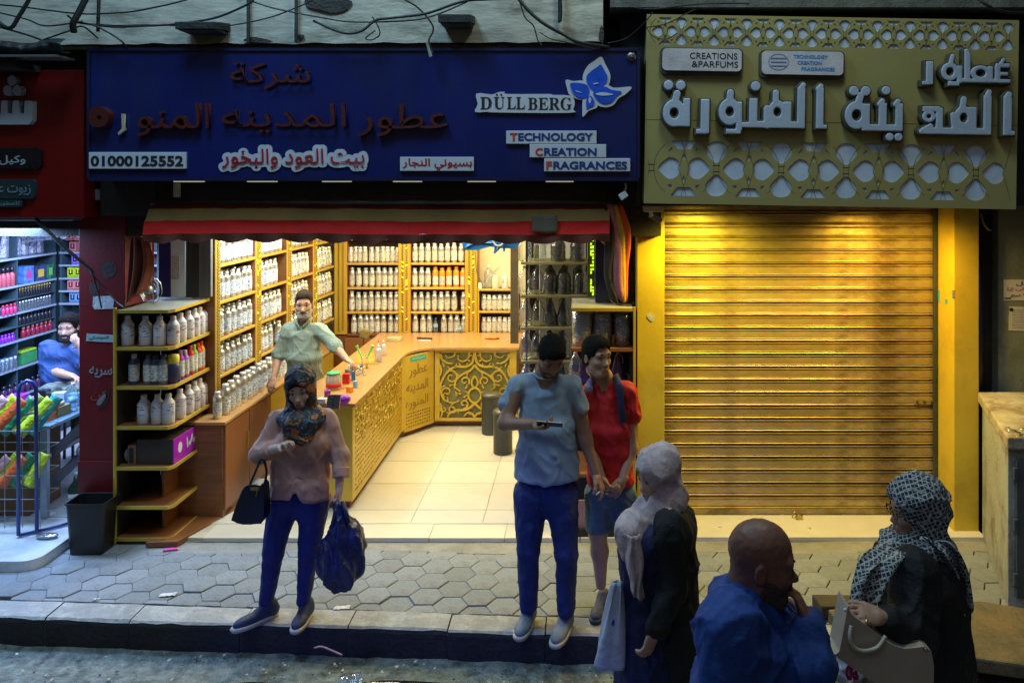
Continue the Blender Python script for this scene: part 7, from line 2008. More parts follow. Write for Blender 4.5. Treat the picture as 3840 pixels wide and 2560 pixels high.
# ---- 1 woman in the pink blouse at the kerb
d = 4.98
pe = person('woman in salmon blouse and dark floral headscarf standing on the kerb with two bags', (-1.84, 5.0, 0))
H = Head(wp(690, 893, 4.95), 6, -12, 4, .98)
m_bl = M('salmon_blouse', (.50, .25, .19), .75, var=.08, bump=.15, bscale=140, sheen=.3, fold=10, fstr=.9)
sL, sR = wp(640, 966, 5.0), wp(748, 966, 5.0)
eL, wL = wp(597, 1040, 4.92), wp(648, 1026, 4.72)
eR, wR = wp(781, 1046, 4.98), wp(780, 1120, 4.90)
hipL, hipR = wp(652, 1150, 5.0), wp(722, 1150, 5.0)
kL, kR = wp(628, 1264, 4.98), wp(709, 1266, 4.98); aL, aR = wp(612, 1384, 5.02), wp(697, 1379, 5.02)
nk = H.p(0, -.03, -.14)
core = limb((nk, .05), (wp(692, 960, 5.02), .05), (wp(692, 1040, 5.02), .08), (wp(688, 1130, 5.02), .08)) + limb((sL, .045), (eL, .036), (wL, .026)) + limb((sR, .045), (eR, .036), (wR, .026)) + limb((hipL, .07), (kL, .048), (aL, .032)) + limb((hipR, .07), (kR, .048), (aR, .032)) + [C_(H.p(0, -.02, -.03), nk, .055, .05)]
blob('body', [(core, .014), (H.skull(True), .0045), (hand_prims(wL, wp(668, 1008, 4.66)-wL, Vector((.3, -.2, -.8)), .86, curl=(35, 45, 30), side=-1), .0036),
              (hand_prims(wR, Vector((-.02, -.03, -1)), Vector((-1, .1, 0)), .88, curl=(60, 75, 50), side=1), .0036)], skin('skin_fair', (.64, .40, .30)), pe, it=1)
H.face_parts(pe, HB, M('lip_dark_rose', (.25, .05, .05), .45, bump=0))
chest = wp(693, 1000, 5.0)
bl = [T_(wp(693, 968, 5.0), wp(693, 1030, 4.98), (.150, .095), (.172, .135)), T_(wp(693, 1030, 4.98), wp(690, 1096, 4.99), (.172, .140), (.188, .148)),
      C_(wp(692, 950, 5.02), sL, .062, .056, .04), C_(wp(692, 950, 5.02), sR, .062, .056, .04), C_(sL, eL, .060, .056, .04), C_(eL, wp(622, 1034, 4.84), .056, .050, .03), C_(sR, eR, .060, .054, .04), C_(eR, wp(782, 1080, 4.93), .054, .046, .03),
      E_(wp(660, 1020, 4.89), (.06, .055, .06), k=.06), E_(wp(724, 1020, 4.89), (.06, .055, .06), k=.06)]
blob('blouse', [(bl, .0085)], m_bl, pe, wrinkle=wr(.009, 5, 3.0, 3), it=2)
# shirt tails, open in a notch at the front
def tail(s, t):
    a = (s-.5)*2*math.pi*.999; gr = min(1, t*2.2); u0 = 690 + (58+12*gr)*math.sin(a); front = math.cos(a)
    dd = 4.99 - (.105+.046*gr)*math.cos(a)
    drop = 62 + 12*front - 26*max(0, 1-abs(a+.12)/.16) + 4*math.sin(a*3)
    p = wp(u0 - 2*t, 1080 + drop*t, dd - .012*t); p.x += .010*math.sin(a*7)*t; return p
MB().grid(tail, 72, 8).build('blouse_tails', m_bl, pe, smooth=True, solid=.004)
for e, w_, nm in ((eL, wp(622, 1034, 4.84), 'cuff'), (wp(784, 1066, 4.95), wp(783, 1092, 4.92), 'cuff')):
    dv_ = (w_-e).normalized(); st_ = w_ - dv_*.045
    mbx = MB(); n_c = 9
    mbx.tube([st_ + dv_*(.055*i/n_c) for i in range(n_c+1)], [.054 if i % 2 else .0495 for i in range(n_c+1)], 16).build(nm, m_bl, pe, smooth=True)
m_nv = M('navy_trousers', (.012, .018, .14), .75, var=.2, bump=.12, bscale=90, fold=10, fstr=.9)
blob('trousers', [([E_(wp(687, 1138, 5.02), (.165, .125, .11)), C_(hipL, kL, .096, .066, .05), C_(kL, aL, .062, .043, .02), C_(hipR, kR, .096, .064, .05), C_(kR, aR, .062, .042, .02)], .0085)], m_nv, pe, wrinkle=wr(.0035, 8, 5, 8))
m_sc = M('dark_floral_scarf', (.022, .018, .024), .55, var=.4, bump=.3)
n_, l_, b_ = nodes_of(m_sc)
vo = n_.new('ShaderNodeTexNoise'); vo.inputs['Scale'].default_value = 9; vo.inputs['Detail'].default_value = 3; tc = n_.new('ShaderNodeTexCoord'); l_.new(tc.outputs['Object'], vo.inputs['Vector'])
rp = n_.new('ShaderNodeValToRGB'); rp.color_ramp.interpolation = 'CONSTANT'
els = rp.color_ramp.elements; els[0].position = 0; els[0].color = (.015, .013, .016, 1); els[1].position = .53; els[1].color = (.06, .11, .16, 1)
for p_, c_ in ((.56, (.015, .013, .016, 1)), (.60, (.45, .16, .04, 1)), (.64, (.55, .05, .04, 1)), (.68, (.42, .30, .10, 1)), (.35, (.02, .02, .025, 1)), (.38, (.28, .12, .04, 1)), (.41, (.018, .014, .018, 1))):
    e = els.new(p_); e.color = c_
l_.new(vo.outputs['Fac'], rp.inputs[0]); l_.new(rp.outputs[0], b_.inputs['Base Color'])
scf = [H.E(0, -.018, .040, .094, .112, .104), H.E(0, .0, -.05, .085, .090, .10, .03), H.C((0, .0, -.13), (0, .02, -.17), .085, .10, .05), E_(wp(693, 958, 4.95), (.150, .125, .055), k=.05), E_(wp(690, 990, 4.85), (.095, .045, .080), k=.05),
       H.E(0, .118, -.016, .066, .092, .090, .012, '-')]
blob('headscarf', [(scf, .007)], m_sc, pe, wrinkle=wr(.010, 9, 7, 5))
blob('hair', [([H.E(0, .012, .048, .075, .082, .068), H.E(0, .115, -.012, .056, .085, .075, .01, '-'), H.E(0, .0, -.12, .2, .2, .12, .01, '-')], .006)], HB, pe)
m_shoe1 = M('blue_sneaker', (.014, .028, .09), .6, var=.3, bump=.3); m_sole = M('off_white_sole', (.42, .38, .36), .5)
shoe(pe, (-1.935, 5.07, .0), (-2.13, 4.845, .004), m_shoe1, m_sole); shoe(pe, (-1.735, 5.08, .0), (-1.745, 4.83, .002), m_shoe1, m_sole)
ph = thing('smartphone', 'dark phone held by the woman in the salmon blouse', 'phone', wp(680, 1006, 4.62))
MB().box(-.068, .068, -.034, .034, -.005, .005, rot=Matrix.Rotation(R(18), 3, 'Y') @ Matrix.Rotation(R(-12), 3, 'X')).build('phone_body', m_blk, ph, bevel=.004, local=True)
# handbag on the forearm
hb = thing('handbag', 'navy handbag with gold clasp hanging from the forearm of the woman in the salmon blouse', 'handbag', wp(578, 1186, 4.9))
dg_ = 4.86
hbl = smooth_loop([(wx(u, dg_), wz(v, dg_)) for u, v in ((576,1107),(606,1107),(612,1125),(612,1186),(600,1194),(565,1196),(543,1188),(541,1180),(562,1122))], 2)
me = cutout([hbl], .10); me.transform(Matrix.Translation((0, dg_-.05, 0))); put('bag_body', me, M('navy_leather', (.012, .013, .03), .35, var=.2, bump=.1), hb, bevel=.022)
MB().tube(smooth_path([wp(574, 1112, dg_-.03), wp(588, 1080, dg_-.03), wp(602, 1052, dg_-.03), wp(612, 1080, dg_-.02), wp(608, 1112, dg_-.03)], 6), .007, 8).build('handle', MATS['navy_leather'], hb, smooth=True)
MB().box(*[f(*a) for f, a in ((wx, (583, dg_)), (wx, (603, dg_)))], dg_-.055, dg_-.045, wz(1118, dg_), wz(1111, dg_)).build('clasp', MATS['brass'], hb, bevel=.002)
MB().tube([wp(592, 1120, dg_-.055), wp(588, 1140, dg_-.06)], .004, 6).build('zip_tag', MATS['brass'], hb)
# the big plastic bag
pb = thing('plastic_carrier_bag', 'large bulging navy plastic bag carried by the woman in the salmon blouse', 'bag', wp(785, 1350, 4.85))
d2 = 4.86
blob('bag_body', [([E_(wp(783, 1290, d2), (.130, .105, .155)), E_(wp(790, 1235, d2), (.100, .08, .11), k=.06), C_(wp(783, 1160, d2), wp(788, 1220, d2), .022, .07, .06), E_(wp(815, 1235, d2-.01), (.055, .05, .075), k=.03)], .010)],
     M('navy_plastic_film', (.012, .018, .085), .28, var=.25, bump=.5, bscale=25), pb, wrinkle=wr(.024, 9, 2.2, 4, 1.2, .002))
for a, b in (((775, 1150), (768, 1200)), ((786, 1150), (800, 1200))):
    MB().tube([wp(*a, d2-.02), wp(*b, d2-.04)], [.012, .02], 8).build('handle_strap', MATS['navy_plastic_film'], pb, smooth=True)

# ---- 2 tall man with the phone
pe = person('tall man in grey blue tee shirt looking down at his phone on the kerb', (-.21, 4.9, 0))
H = Head(wp(1266, 818, 4.86), 16, -40, -2, 1.04)
sL, sR = wp(1188, 884, 4.94), wp(1316, 886, 4.94)
eL, wL = wp(1160, 972, 4.86), wp(1232, 974, 4.62)
eR, wR = wp(1345, 1010, 4.92), wp(1369, 1092, 4.86)
hipL, hipR = wp(1218, 1140, 4.92), wp(1290, 1142, 4.92); kL, kR = wp(1214, 1262, 4.90), wp(1301, 1270, 4.86); aL, aR = wp(1214, 1384, 4.95), wp(1300, 1393, 4.88)
nk = wp(1254, 858, 4.95)
core = limb((H.p(0, -.04, -.06), .056), (nk, .062), (wp(1254, 930, 4.95), .08), (wp(1256, 1090, 4.94), .09)) + limb((sL, .055), (eL, .045), (wL, .029)) + limb((sR, .055), (eR, .043), (wR, .029)) + limb((hipL, .08), (kL, .05), (aL, .035)) + limb((hipR, .08), (kR, .05), (aR, .035))
hp_d = wp(1258, 977, 4.58)-wL
blob('body', [(core, .013), (H.skull(), .0048), (hand_prims(wL, hp_d, Vector((.0, -.35, .9)), 1.0, curl=(30, 40, 25), side=1, thumb=(25, 20)), .004),
              (hand_prims(wR, wp(1386, 1124, 4.82)-wR, Vector((-.8, .2, -.3)), 1.0, side=-1, curls=((15, 20, 15), (25, 35, 25), (50, 60, 40), (55, 65, 45))), .004)], SK2, pe, it=1)
H.face_parts(pe, HB)
blob('hair', [(H.hair_cap(.008), .0045)], HB, pe, cutfn=H.hair_cut(.074), wrinkle=lambda p: .0045*mnoise.noise((p.x*90, p.y*90, p.z*90)))
blob('stubble', [(H.beard_prims(.001), .0055)], M('dark_stubble', (.09, .042, .026), .7, var=.3), pe)
m_tee = M('grey_blue_tee', (.27, .34, .42), .8, var=.05, bump=.12, bscale=160, fold=10, fstr=.9)
tee = [T_(wp(1255, 900, 4.95), wp(1256, 975, 4.93), (.160, .095), (.170, .120)), T_(wp(1256, 975, 4.93), wp(1257, 1090, 4.92), (.172, .125), (.205, .140)),
       C_(wp(1254, 874, 4.97), sL, .064, .054, .04), C_(wp(1254, 874, 4.97), sR, .064, .054, .04), C_(sL, wp(1167, 926, 4.92), .056, .060, .03), C_(sR, wp(1334, 932, 4.93), .056, .056, .03)]
hem = wz(1097, 4.92)
blob('tee_shirt', [(tee, .0085)], m_tee, pe, wrinkle=wr(.009, 4, 3.4, 11), cutfn=lambda G: hem - G[..., 2])
MB().tube([H.p(.062*math.cos(t), -.035+.055*math.sin(t), -.135) if 0 else nk + Vector((.068*math.cos(t), -.02+.062*math.sin(t), .008+.022*math.sin(t))) for t in [i*math.pi/9 for i in range(18)]], .008, 6, closed=True).build('collar', m_tee, pe, smooth=True)
m_jn = M('navy_jeans', (.012, .028, .13), .8, var=.3, scale=8, bump=.3, bscale=120, fold=10, fstr=.9)
blob('jeans', [([E_(wp(1256, 1125, 4.94), (.185, .130, .12)), C_(hipL, kL, .104, .072, .05), C_(kL, wp(1213, 1388, 4.94), .068, .056, .02), C_(hipR, kR, .104, .072, .05), C_(kR, wp(1300, 1398, 4.87), .068, .056, .02)], .009)], m_jn, pe, wrinkle=wr(.0045, 8, 5, 2))
m_sh2 = M('grey_sneaker', (.13, .17, .24), .65, var=.3, bump=.3)
shoe(pe, (wx(1220, 5.0), 5.03, 0), (wx(1190, 4.78), 4.755, .003), m_sh2, m_sole, w_=.048); shoe(pe, (wx(1306, 4.92), 4.96, 0), (wx(1272, 4.70), 4.68, .003), m_sh2, m_sole, w_=.048)
ph = thing('smartphone', 'white edged phone in the hand of the man in the grey blue tee shirt', 'phone', wp(1262, 974, 4.55))
MB().box(-.075, .075, -.038, .038, -.005, .005, rot=Matrix.Rotation(R(4), 3, 'Y') @ Matrix.Rotation(R(-30), 3, 'X')).build('phone_body', m_blk, ph, bevel=.004, local=True)
MB().box(-.073, .073, -.036, .036, .0055, .0065, rot=Matrix.Rotation(R(4), 3, 'Y') @ Matrix.Rotation(R(-30), 3, 'X'), piv=(0, 0, 0)).build('screen', M('lit_screen', (.3, .32, .34), .2, emit=(.7, .8, 1), estr=.35), ph, local=True)
MB().tube([wp(1378, 1128, 4.78), wp(1369, 1136, 4.76)], .004, 6).build('cigarette', m_white, label='cigarette held between the fingers of the tall man', cat='cigarette')

# ---- 3 young man in the red tee shirt
pe = person('young man in bright red tee shirt and denim shorts with a shoulder strap', (.2, 5.1, 0))
H = Head(wp(1371, 819, 5.08), 38, 0, 0, 1.02)
sL, sR = wp(1356, 898, 5.14), wp(1440, 900, 5.10)
eL, wL = wp(1352, 1010, 5.10), wp(1383, 1100, 4.97); eR, wR = wp(1450, 1030, 5.10), wp(1428, 1104, 5.0)
hipL, hipR = wp(1375, 1140, 5.12), wp(1430, 1140, 5.12); kL, kR = wp(1373, 1222, 5.08), wp(1440, 1235, 5.12); aL, aR = wp(1380, 1342, 5.10), wp(1446, 1330, 5.2)
nk = wp(1385, 866, 5.13)
core = limb((H.p(0, -.03, -.08), .054), (nk, .058), (wp(1398, 950, 5.13), .07), (wp(1402, 1090, 5.12), .08)) + limb((sL, .05), (eL, .038), (wL, .026)) + limb((sR, .05), (eR, .040), (wR, .027)) + limb((hipL, .07), (kL, .056), (wp(1377, 1265, 5.12), .055), (aL, .034)) + limb((hipR, .07), (kR, .056), (wp(1443, 1280, 5.17), .055), (aR, .034))
blob('body', [(core, .011), (H.skull(), .0048), (hand_prims(wR, wp(1400, 1134, 4.95)-wR, Vector((-.6, .5, -.3)), .95, curl=(30, 40, 30), side=1), .004), (hand_prims(wL, wp(1408, 1130, 4.93)-wL, Vector((.5, .4, .5)), .95, curl=(35, 45, 30), side=-1), .004)], SK3, pe, it=1)
H.face_parts(pe, HG)
blob('hair', [(H.hair_cap(.008, .010), .0045)], HG, pe, cutfn=H.hair_cut(.076), wrinkle=lambda p: .004*mnoise.noise((p.x*110, p.y*110, p.z*110)))
m_rt = M('red_tee', (.52, .008, .010), .75, var=.06, bump=.12, bscale=160, fold=10, fstr=.9)
tee = [T_(wp(1399, 908, 5.13), wp(1401, 985, 5.12), (.130, .088), (.138, .105)), T_(wp(1401, 985, 5.12), wp(1402, 1100, 5.12), (.138, .105), (.152, .115)),
       C_(wp(1390, 882, 5.14), sL, .058, .050, .04), C_(wp(1390, 882, 5.14), sR, .058, .052, .04), C_(sL, wp(1346, 945, 5.12), .052, .052, .03), C_(sR, wp(1454, 952, 5.10), .054, .058, .03)]
hem = wz(1110, 5.12)
blob('tee_shirt', [(tee, .009)], m_rt, pe, wrinkle=wr(.008, 5, 3.4, 21), cutfn=lambda G: hem - G[..., 2])
m_den = M('faded_denim', (.09, .14, .16), .8, var=.35, scale=6, bump=.3, bscale=100, fold=10, fstr=.9)
blob('shorts', [([E_(wp(1402, 1125, 5.13), (.155, .115, .10)), C_(hipL, wp(1374, 1205, 5.09), .092, .086, .04), C_(hipR, wp(1436, 1210, 5.12), .092, .086, .04)], .009)], m_den, pe, wrinkle=wr(.007, 6, 5, 5), cutfn=lambda G: wz(1216, 5.1) - G[..., 2])
m_strap = M('navy_strap', (.02, .025, .08), .7, bump=.2)
def strap(pts, w_, nm='shoulder_strap', m__=None):
    P_ = smooth_path(pts, 6); mb = MB()
    for i, p in enumerate(P_):
        a, b = P_[max(i-1, 0)], P_[min(i+1, len(P_)-1)]; t_ = (b-a).normalized(); r_ = t_.cross(Vector((0, 1, 0))).normalized()
        mb.v += [tuple(p-r_*w_/2), tuple(p+r_*w_/2)]
        if i: k = 2*i; mb.f.append((k-2, k-1, k+1, k))
    mb.build(nm, m__ or m_strap, pe, smooth=True, solid=.012)
strap([wp(1413, 862, 5.12), wp(1419, 878, 5.03), wp(1424, 900, 5.01), wp(1427, 938, 5.005), wp(1432, 970, 5.02)], .045)
strap([wp(1366, 868, 5.14), wp(1354, 884, 5.04), wp(1352, 900, 5.03)], .05, m__=M('mauve_grey_strap', (.22, .18, .30), .7))
m_sh3 = M('dark_sneaker', (.06, .065, .09), .65, var=.4, bump=.3)
shoe(pe, (wx(1392, 5.16), 5.17, 0), (wx(1363, 4.95), 4.94, .002), m_sh3, M('dark_sole', (.03, .03, .04), .6), w_=.047, acc=m_white); shoe(pe, (wx(1450, 5.24), 5.26, 0), (wx(1448, 5.05), 5.02, .002), m_sh3, MATS['dark_sole'], w_=.046)
MB().box(.0, .0, 0, 0, 0, 0) if 0 else None

# ---- 4 woman with lilac headscarf
pe = person('woman in pale lilac headscarf, black cardigan and blue dress, facing left', (.52, 3.8, ROADZ))
dd = 3.78
H = Head(wp(1508, 1092, dd), -62, -12, 0, .98)
nk = H.p(0, -.03, -.14)
sh_ = wp(1530, 1180, dd)
e_, w_ = wp(1548, 1345, dd-.13), wp(1500, 1452, dd-.20)
core = limb((H.p(0, -.02, -.04), .055), (nk, .055), (wp(1520, 1260, dd), .10), (wp(1515, 1500, dd), .12)) + limb((wp(1535, 1190, dd-.12), .05), (e_, .042), (w_, .028)) + limb((wp(1490, 1560, dd-.06), .08), (wp(1500, 1700, dd-.06), .055), (wp(1505, 1850-20, dd), .04)) + limb((wp(1530, 1560, dd+.08), .08), (wp(1540, 1700, dd+.08), .055), (wp(1560, 1820, dd+.08), .04))
blob('body', [(core, .014), (H.skull(True), .0045), (hand_prims(w_, Vector((-.30, -.12, -.9)), Vector((-.6, .7, 0)), .95, curl=(25, 35, 25), side=1), .0036)], SK1, pe, it=1)
H.face_parts(pe, HB, M('lip_dark_rose', ()))
m_li = M('lilac_scarf', (.64, .49, .49), .8, var=.14, scale=14, bump=.2, dirt=(.34, .24, .30), dirt_amt=.8, dirt_scale=13, fold=10, fstr=.9)
scf = [H.E(0, -.022, .044, .098, .120, .106), H.E(0, -.03, -.05, .088, .095, .10, .03), H.C((0, -.02, -.13), (0, .0, -.19), .080, .10, .05),
       C_(wp(1500, 1165, dd-.02), wp(1452, 1225, dd-.05), .075, .085, .05), C_(wp(1455, 1215, dd-.06), wp(1440, 1270, dd-.05), .070, .035, .04), C_(wp(1545, 1150, dd), wp(1525, 1180, dd), .07, .09, .06),
       H.E(0, .120, -.022, .060, .085, .086, .012, '-')]
blob('headscarf', [(scf, .0068)], m_li, pe, wrinkle=wr(.0065, 8, 3.2, 7, 1.2))
def tailf(s, t):
    p = wp(1432 + 40*s + (16-8*s)*t, 1225 + 132*t + 18*s*t, dd-.215); p.y += -.03*math.sin(s*3.1) + .014*math.sin(s*13+t*2.5)*(.3+t); p.x += .006*math.sin(t*9+s*4); p.z += .012*math.sin(s*13)*max(0, t-.8)*4; return p
MB().grid(tailf, 26, 16).build('scarf_end', m_li, pe, smooth=True, solid=.004)
m_bk = M('black_cardigan', (.012, .012, .014), .85, var=.3, bump=.3, bscale=90, fold=10, fstr=.9)
m_bd = M('blue_long_dress', (.010, .014, .07), .75, var=.2, bump=.2, fold=10, fstr=.9)
blob('dress', [([E_(wp(1490, 1220, dd), (.13, .16, .12)), C_(wp(1484, 1250, dd), wp(1490, 1500, dd), .125, .15, .06), C_(wp(1490, 1500, dd), wp(1500, 1800, dd), .15, .20, .06)], .016)], m_bd, pe, wrinkle=wr(.016, 7, 1.2, 6))
blob('cardigan', [([E_(wp(1538, 1205, dd), (.12, .19, .10)), C_(wp(1538, 1220, dd), wp(1540, 1450, dd), .125, .14, .05), C_(wp(1540, 1450, dd), wp(1540, 1640, dd), .14, .15, .05), C_(wp(1537, 1205, dd-.13), e_, .072, .062, .04), C_(e_, w_+(e_-w_)*.12, .060, .050, .03)], .010)], m_bk, pe, wrinkle=wr(.012, 6, 3, 9))
for sg, xx in ((-1, 1500), (1, 1560)):
    shoe(pe, (wx(xx, dd)+.08, dd+.07*sg, ROADZ), (wx(xx, dd)-.15, dd+.07*sg, ROADZ), m_blk, m_blk, w_=.038)
wb = thing('white_carrier_bag', 'thin white plastic carrier bag swinging beside the lilac scarf woman', 'bag', wp(1400, 1528, 3.72))
def bagf(s, t):
    a = s*2*math.pi; w0 = .018 + .055*t**.8
    c = wp(1417-15*t, 1335+192*t, 3.68)
    return c + Vector((w0*math.cos(a)*(1.05) + .006*math.sin(a*5+t*6), w0*.6*math.sin(a) + .006*math.cos(a*4), 0))
MB().grid(bagf, 36, 22).build('bag_body', M('thin_white_film', (.52, .54, .62), .35, var=.15, bump=.4, bscale=30), wb, smooth=True, solid=.002)
for pts in ([(1408,1420),(1412,1426),(1409,1436),(1404,1430)],):
    put('print', moved(cutout([smooth_loop(pq(pts, 3.60), 3)], .001), (0, 3.62-.045+.02, 0)), MATS['cobalt'], wb)

# ---- 5 bald man, close, seen in profile
dd = 2.60
pe = person('bald bearded man in a blue shirt with his hand at his mouth, nearest of all', (.6, 2.65, ROADZ))
H = Head(wp(1752, 1287, dd), 84, -8, 3, 1.10)
nk = H.p(0, -.05, -.135)
shN, shF = wp(1672, 1448, dd-.15), wp(1790, 1450, dd+.13)
eN = wp(1872, 1530, dd-.10); wN = wp(1856, 1432, dd-.05)
eN2 = wp(1660, 1640, dd-.22)
core = limb((H.p(0, -.03, -.04), .062), (nk, .068), (wp(1722, 1470, dd), .09), (wp(1715, 1640, dd), .12), (wp(1720, 1800, dd), .12)) + limb((shF, .06), (eN, .048), (wN, .030)) + limb((shN, .06), (eN2, .048), (wp(1760, 1700, dd-.3), .032)) + limb((wp(1730, 1800, dd-.1), .09), (wp(1735, 2080, dd-.1), .06), (wp(1730, 2400, dd-.1), .045)) + limb((wp(1730, 1800, dd+.1), .09), (wp(1760, 2080, dd+.1), .06), (wp(1730, 2380, dd+.1), .045))
blob('body', [(core, .016), (H.skull() + [C_(H.p(0, -.035, -.05), nk, .060, .066, .04)], .0048), (hand_prims(wN, wp(1838, 1385, dd-.02)-wN, Vector((-.8, .2, -.2)), 1.05, curl=(28, 50, 40), side=-1, spread=3, thumb=(50, 20)), .0038)], SK4, pe, it=1, wrinkle=lambda p: .0012*mnoise.noise((p.x*60, p.y*60, p.z*60)))
H.face_parts(pe, HG)
blob('beard', [(H.beard_prims(.003), .005)], M('grey_black_beard', (.085, .050, .040), .8, var=.5, scale=90, bump=.8, bscale=220), pe, wrinkle=lambda p: .003*mnoise.noise((p.x*150, p.y*150, p.z*150)))
m_bs = M('blue_cotton_shirt', (.014, .058, .27), .75, var=.10, bump=.2, bscale=60, fold=10, fstr=.9)
shirt = [T_(wp(1726, 1450, dd), wp(1724, 1580, dd), (.115, .170), (.165, .195), k=.1), T_(wp(1724, 1580, dd), wp(1726, 1900, dd), (.170, .195), (.19, .21), .08), C_(nk-Vector((0, 0, .07)), nk-Vector((0, 0, .02)), .088, .078, .06),
         C_(nk-Vector((.01, 0, .06)), shN, .085, .080, .10), C_(nk-Vector((-.02, 0, .06)), shF, .08, .07, .10),
         C_(shN, eN2, .082, .080, .10), C_(shF, eN, .074, .066, .08), C_(eN, wN+(eN-wN)*.12, .066, .058, .03)]
blob('shirt', [(shirt, .0095)], m_bs, pe, wrinkle=wr(.011, 7, 4, 13, 1.3))
MB().tube([nk + Vector((.080*math.cos(t)+.012, .080*math.sin(t), -.035-.045*math.cos(t))) for t in [i*math.pi/10 for i in range(20)]], .010, 8, closed=True).build('neckband', M('dark_blue_neckband', (.02, .04, .16), .7), pe, smooth=True)
m_tr = M('dark_trousers', (.02, .02, .025), .8, fold=10, fstr=.9)
blob('trousers', [([C_(wp(1730, 1800, dd-.1), wp(1735, 2080, dd-.1), .12, .085), C_(wp(1735, 2080, dd-.1), wp(1730, 2360, dd-.1), .08, .06), C_(wp(1730, 1800, dd+.1), wp(1760, 2080, dd+.1), .12, .085), C_(wp(1760, 2080, dd+.1), wp(1730, 2350, dd+.1), .08, .06)], .02)], m_tr, pe)
for sg in (-1, 1): shoe(pe, (wx(1720, dd)-.06, dd+.1*sg, ROADZ), (wx(1720, dd)+.2, dd+.1*sg, ROADZ), m_blk, m_blk)

# ---- 6 woman with checked scarf
dd = 3.35
pe = person('woman in checked headscarf and glasses holding a beige handbag, facing left', (1.42, 3.4, ROADZ))
H = Head(wp(2098, 1170, dd), -90, -6, 0, 1.0)
nk = H.p(0, -.03, -.14)
core = limb((H.p(0, -.02, -.04), .055), (nk, .058), (wp(2115, 1340, dd), .12), (wp(2120, 1560, dd), .14), (wp(2120, 1700, dd), .14))
sh_, e_, w_ = wp(2100, 1310, dd-.17), wp(2092, 1455, dd-.24), wp(2024, 1416, dd-.34)
core += limb((sh_, .05), (e_, .045), (w_, .028)) + limb((wp(2120, 1310, dd+.17), .05), (wp(2100, 1460, dd+.20), .045), (wp(2050, 1480, dd+.05), .03)) + limb((wp(2110, 1720, dd-.07), .08), (wp(2110, 2010, dd), .04)) + limb((wp(2130, 1720, dd+.07), .08), (wp(2130, 2010, dd+.05), .04))
blob('body', [(core, .015), (H.skull(True), .0045), (hand_prims(w_, wp(1965, 1408, dd-.36)-w_, Vector((.1, .5, -.8)), .98, curl=(18, 35, 25), side=-1, spread=9), .0036)], SK3, pe, it=1)
H.face_parts(pe, HB)
m_kf = bpy.data.materials.new('checked_scarf'); m_kf.use_nodes = True; MATS['checked_scarf'] = m_kf
n_, l_, b_ = nodes_of(m_kf); b_.inputs['Roughness'].default_value = .85
tc = n_.new('ShaderNodeTexCoord'); mp = n_.new('ShaderNodeMapping'); mp.inputs['Scale'].default_value = (1, 1, 1); mp.inputs['Rotation'].default_value = (.25, .35, .5)
l_.new(tc.outputs['Object'], mp.inputs[0])
vo = n_.new('ShaderNodeTexVoronoi'); vo.feature = 'F1'; vo.distance = 'CHEBYCHEV'; vo.inputs['Scale'].default_value = 62; vo.inputs['Randomness'].default_value = .18
l_.new(mp.outputs[0], vo.inputs['Vector'])
rp = n_.new('ShaderNodeValToRGB'); rp.color_ramp.elements[0].position = .36; rp.color_ramp.elements[1].position = .44
rp.color_ramp.elements[0].color = (.018, .022, .04, 1); rp.color_ramp.elements[1].color = (.42, .44, .42, 1)
l_.new(vo.outputs['Distance'], rp.inputs[0]); l_.new(rp.outputs[0], b_.inputs['Base Color'])
nz = n_.new('ShaderNodeTexNoise'); nz.inputs['Scale'].default_value = 70; l_.new(tc.outputs['Object'], nz.inputs['Vector']); bp = n_.new('ShaderNodeBump'); bp.inputs['Strength'].default_value = .3; bp.inputs['Distance'].default_value = .02
l_.new(nz.outputs['Fac'], bp.inputs['Height']); l_.new(bp.outputs[0], b_.inputs['Normal'])
scf = [H.E(0, -.024, .046, .100, .122, .106), H.E(0, -.045, -.02, .092, .105, .10, .03), H.C((0, -.03, -.12), (0, -.01, -.17), .082, .10, .05), E_(wp(2108, 1248, dd), (.155, .15, .050), k=.04),
       H.E(0, .118, -.022, .062, .080, .090, .012, '-')]
blob('headscarf', [(scf, .0066)], m_kf, pe, wrinkle=wr(.009, 7, 10, 17, 1.2))
def drape(pts, w_a, w_b, y0):
    P_ = smooth_path([wp(u, v, y) for u, v, y in pts], 8); n = len(P_)
    def f(s, t):
        i = t*(n-1); a = int(min(i, n-2)); p = P_[a].lerp(P_[a+1], i-a); ww = w_a+(w_b-w_a)*t
        return p + Vector(((s-.5)*ww, .018*math.sin(s*11+t*3), .010*math.sin(s*7+t*9) - (.02*math.sin(s*30)*max(0, t-.93)*10)))
    return MB().grid(f, 26, 40)
drape([(2060,1258,dd-.13), (2020,1290,dd-.22), (2005,1330,dd-.25), (1990,1395,dd-.27)], .16, .13, 0).build('scarf_end', m_kf, pe, smooth=True, solid=.005)
drape([(2140,1240,dd-.14), (2180,1270,dd-.16), (2205,1320,dd-.14), (2222,1400,dd-.12)], .10, .06, 0).build('scarf_end', m_kf, pe, smooth=True, solid=.005)
m_ab = M('black_abaya', (.010, .010, .013), .8, var=.3, bump=.3, bscale=60, fold=10, fstr=.9)
blob('abaya', [([E_(wp(2105, 1310, dd), (.175, .22, .115)), C_(wp(2118, 1330, dd), wp(2125, 1520, dd), .165, .175, .06), C_(wp(2125, 1520, dd), wp(2120, 1900, dd), .175, .26, .06),
      C_(sh_, e_, .095, .092, .05), C_(e_, w_+(e_-w_)*.22, .085, .062, .03), C_(wp(2120, 1310, dd+.17), wp(2100, 1460, dd+.20), .09, .08, .05), C_(wp(2100, 1460, dd+.20), wp(2060, 1475, dd+.05), .075, .06, .03)], .010)], m_ab, pe, wrinkle=wr(.012, 6, 3, 23))
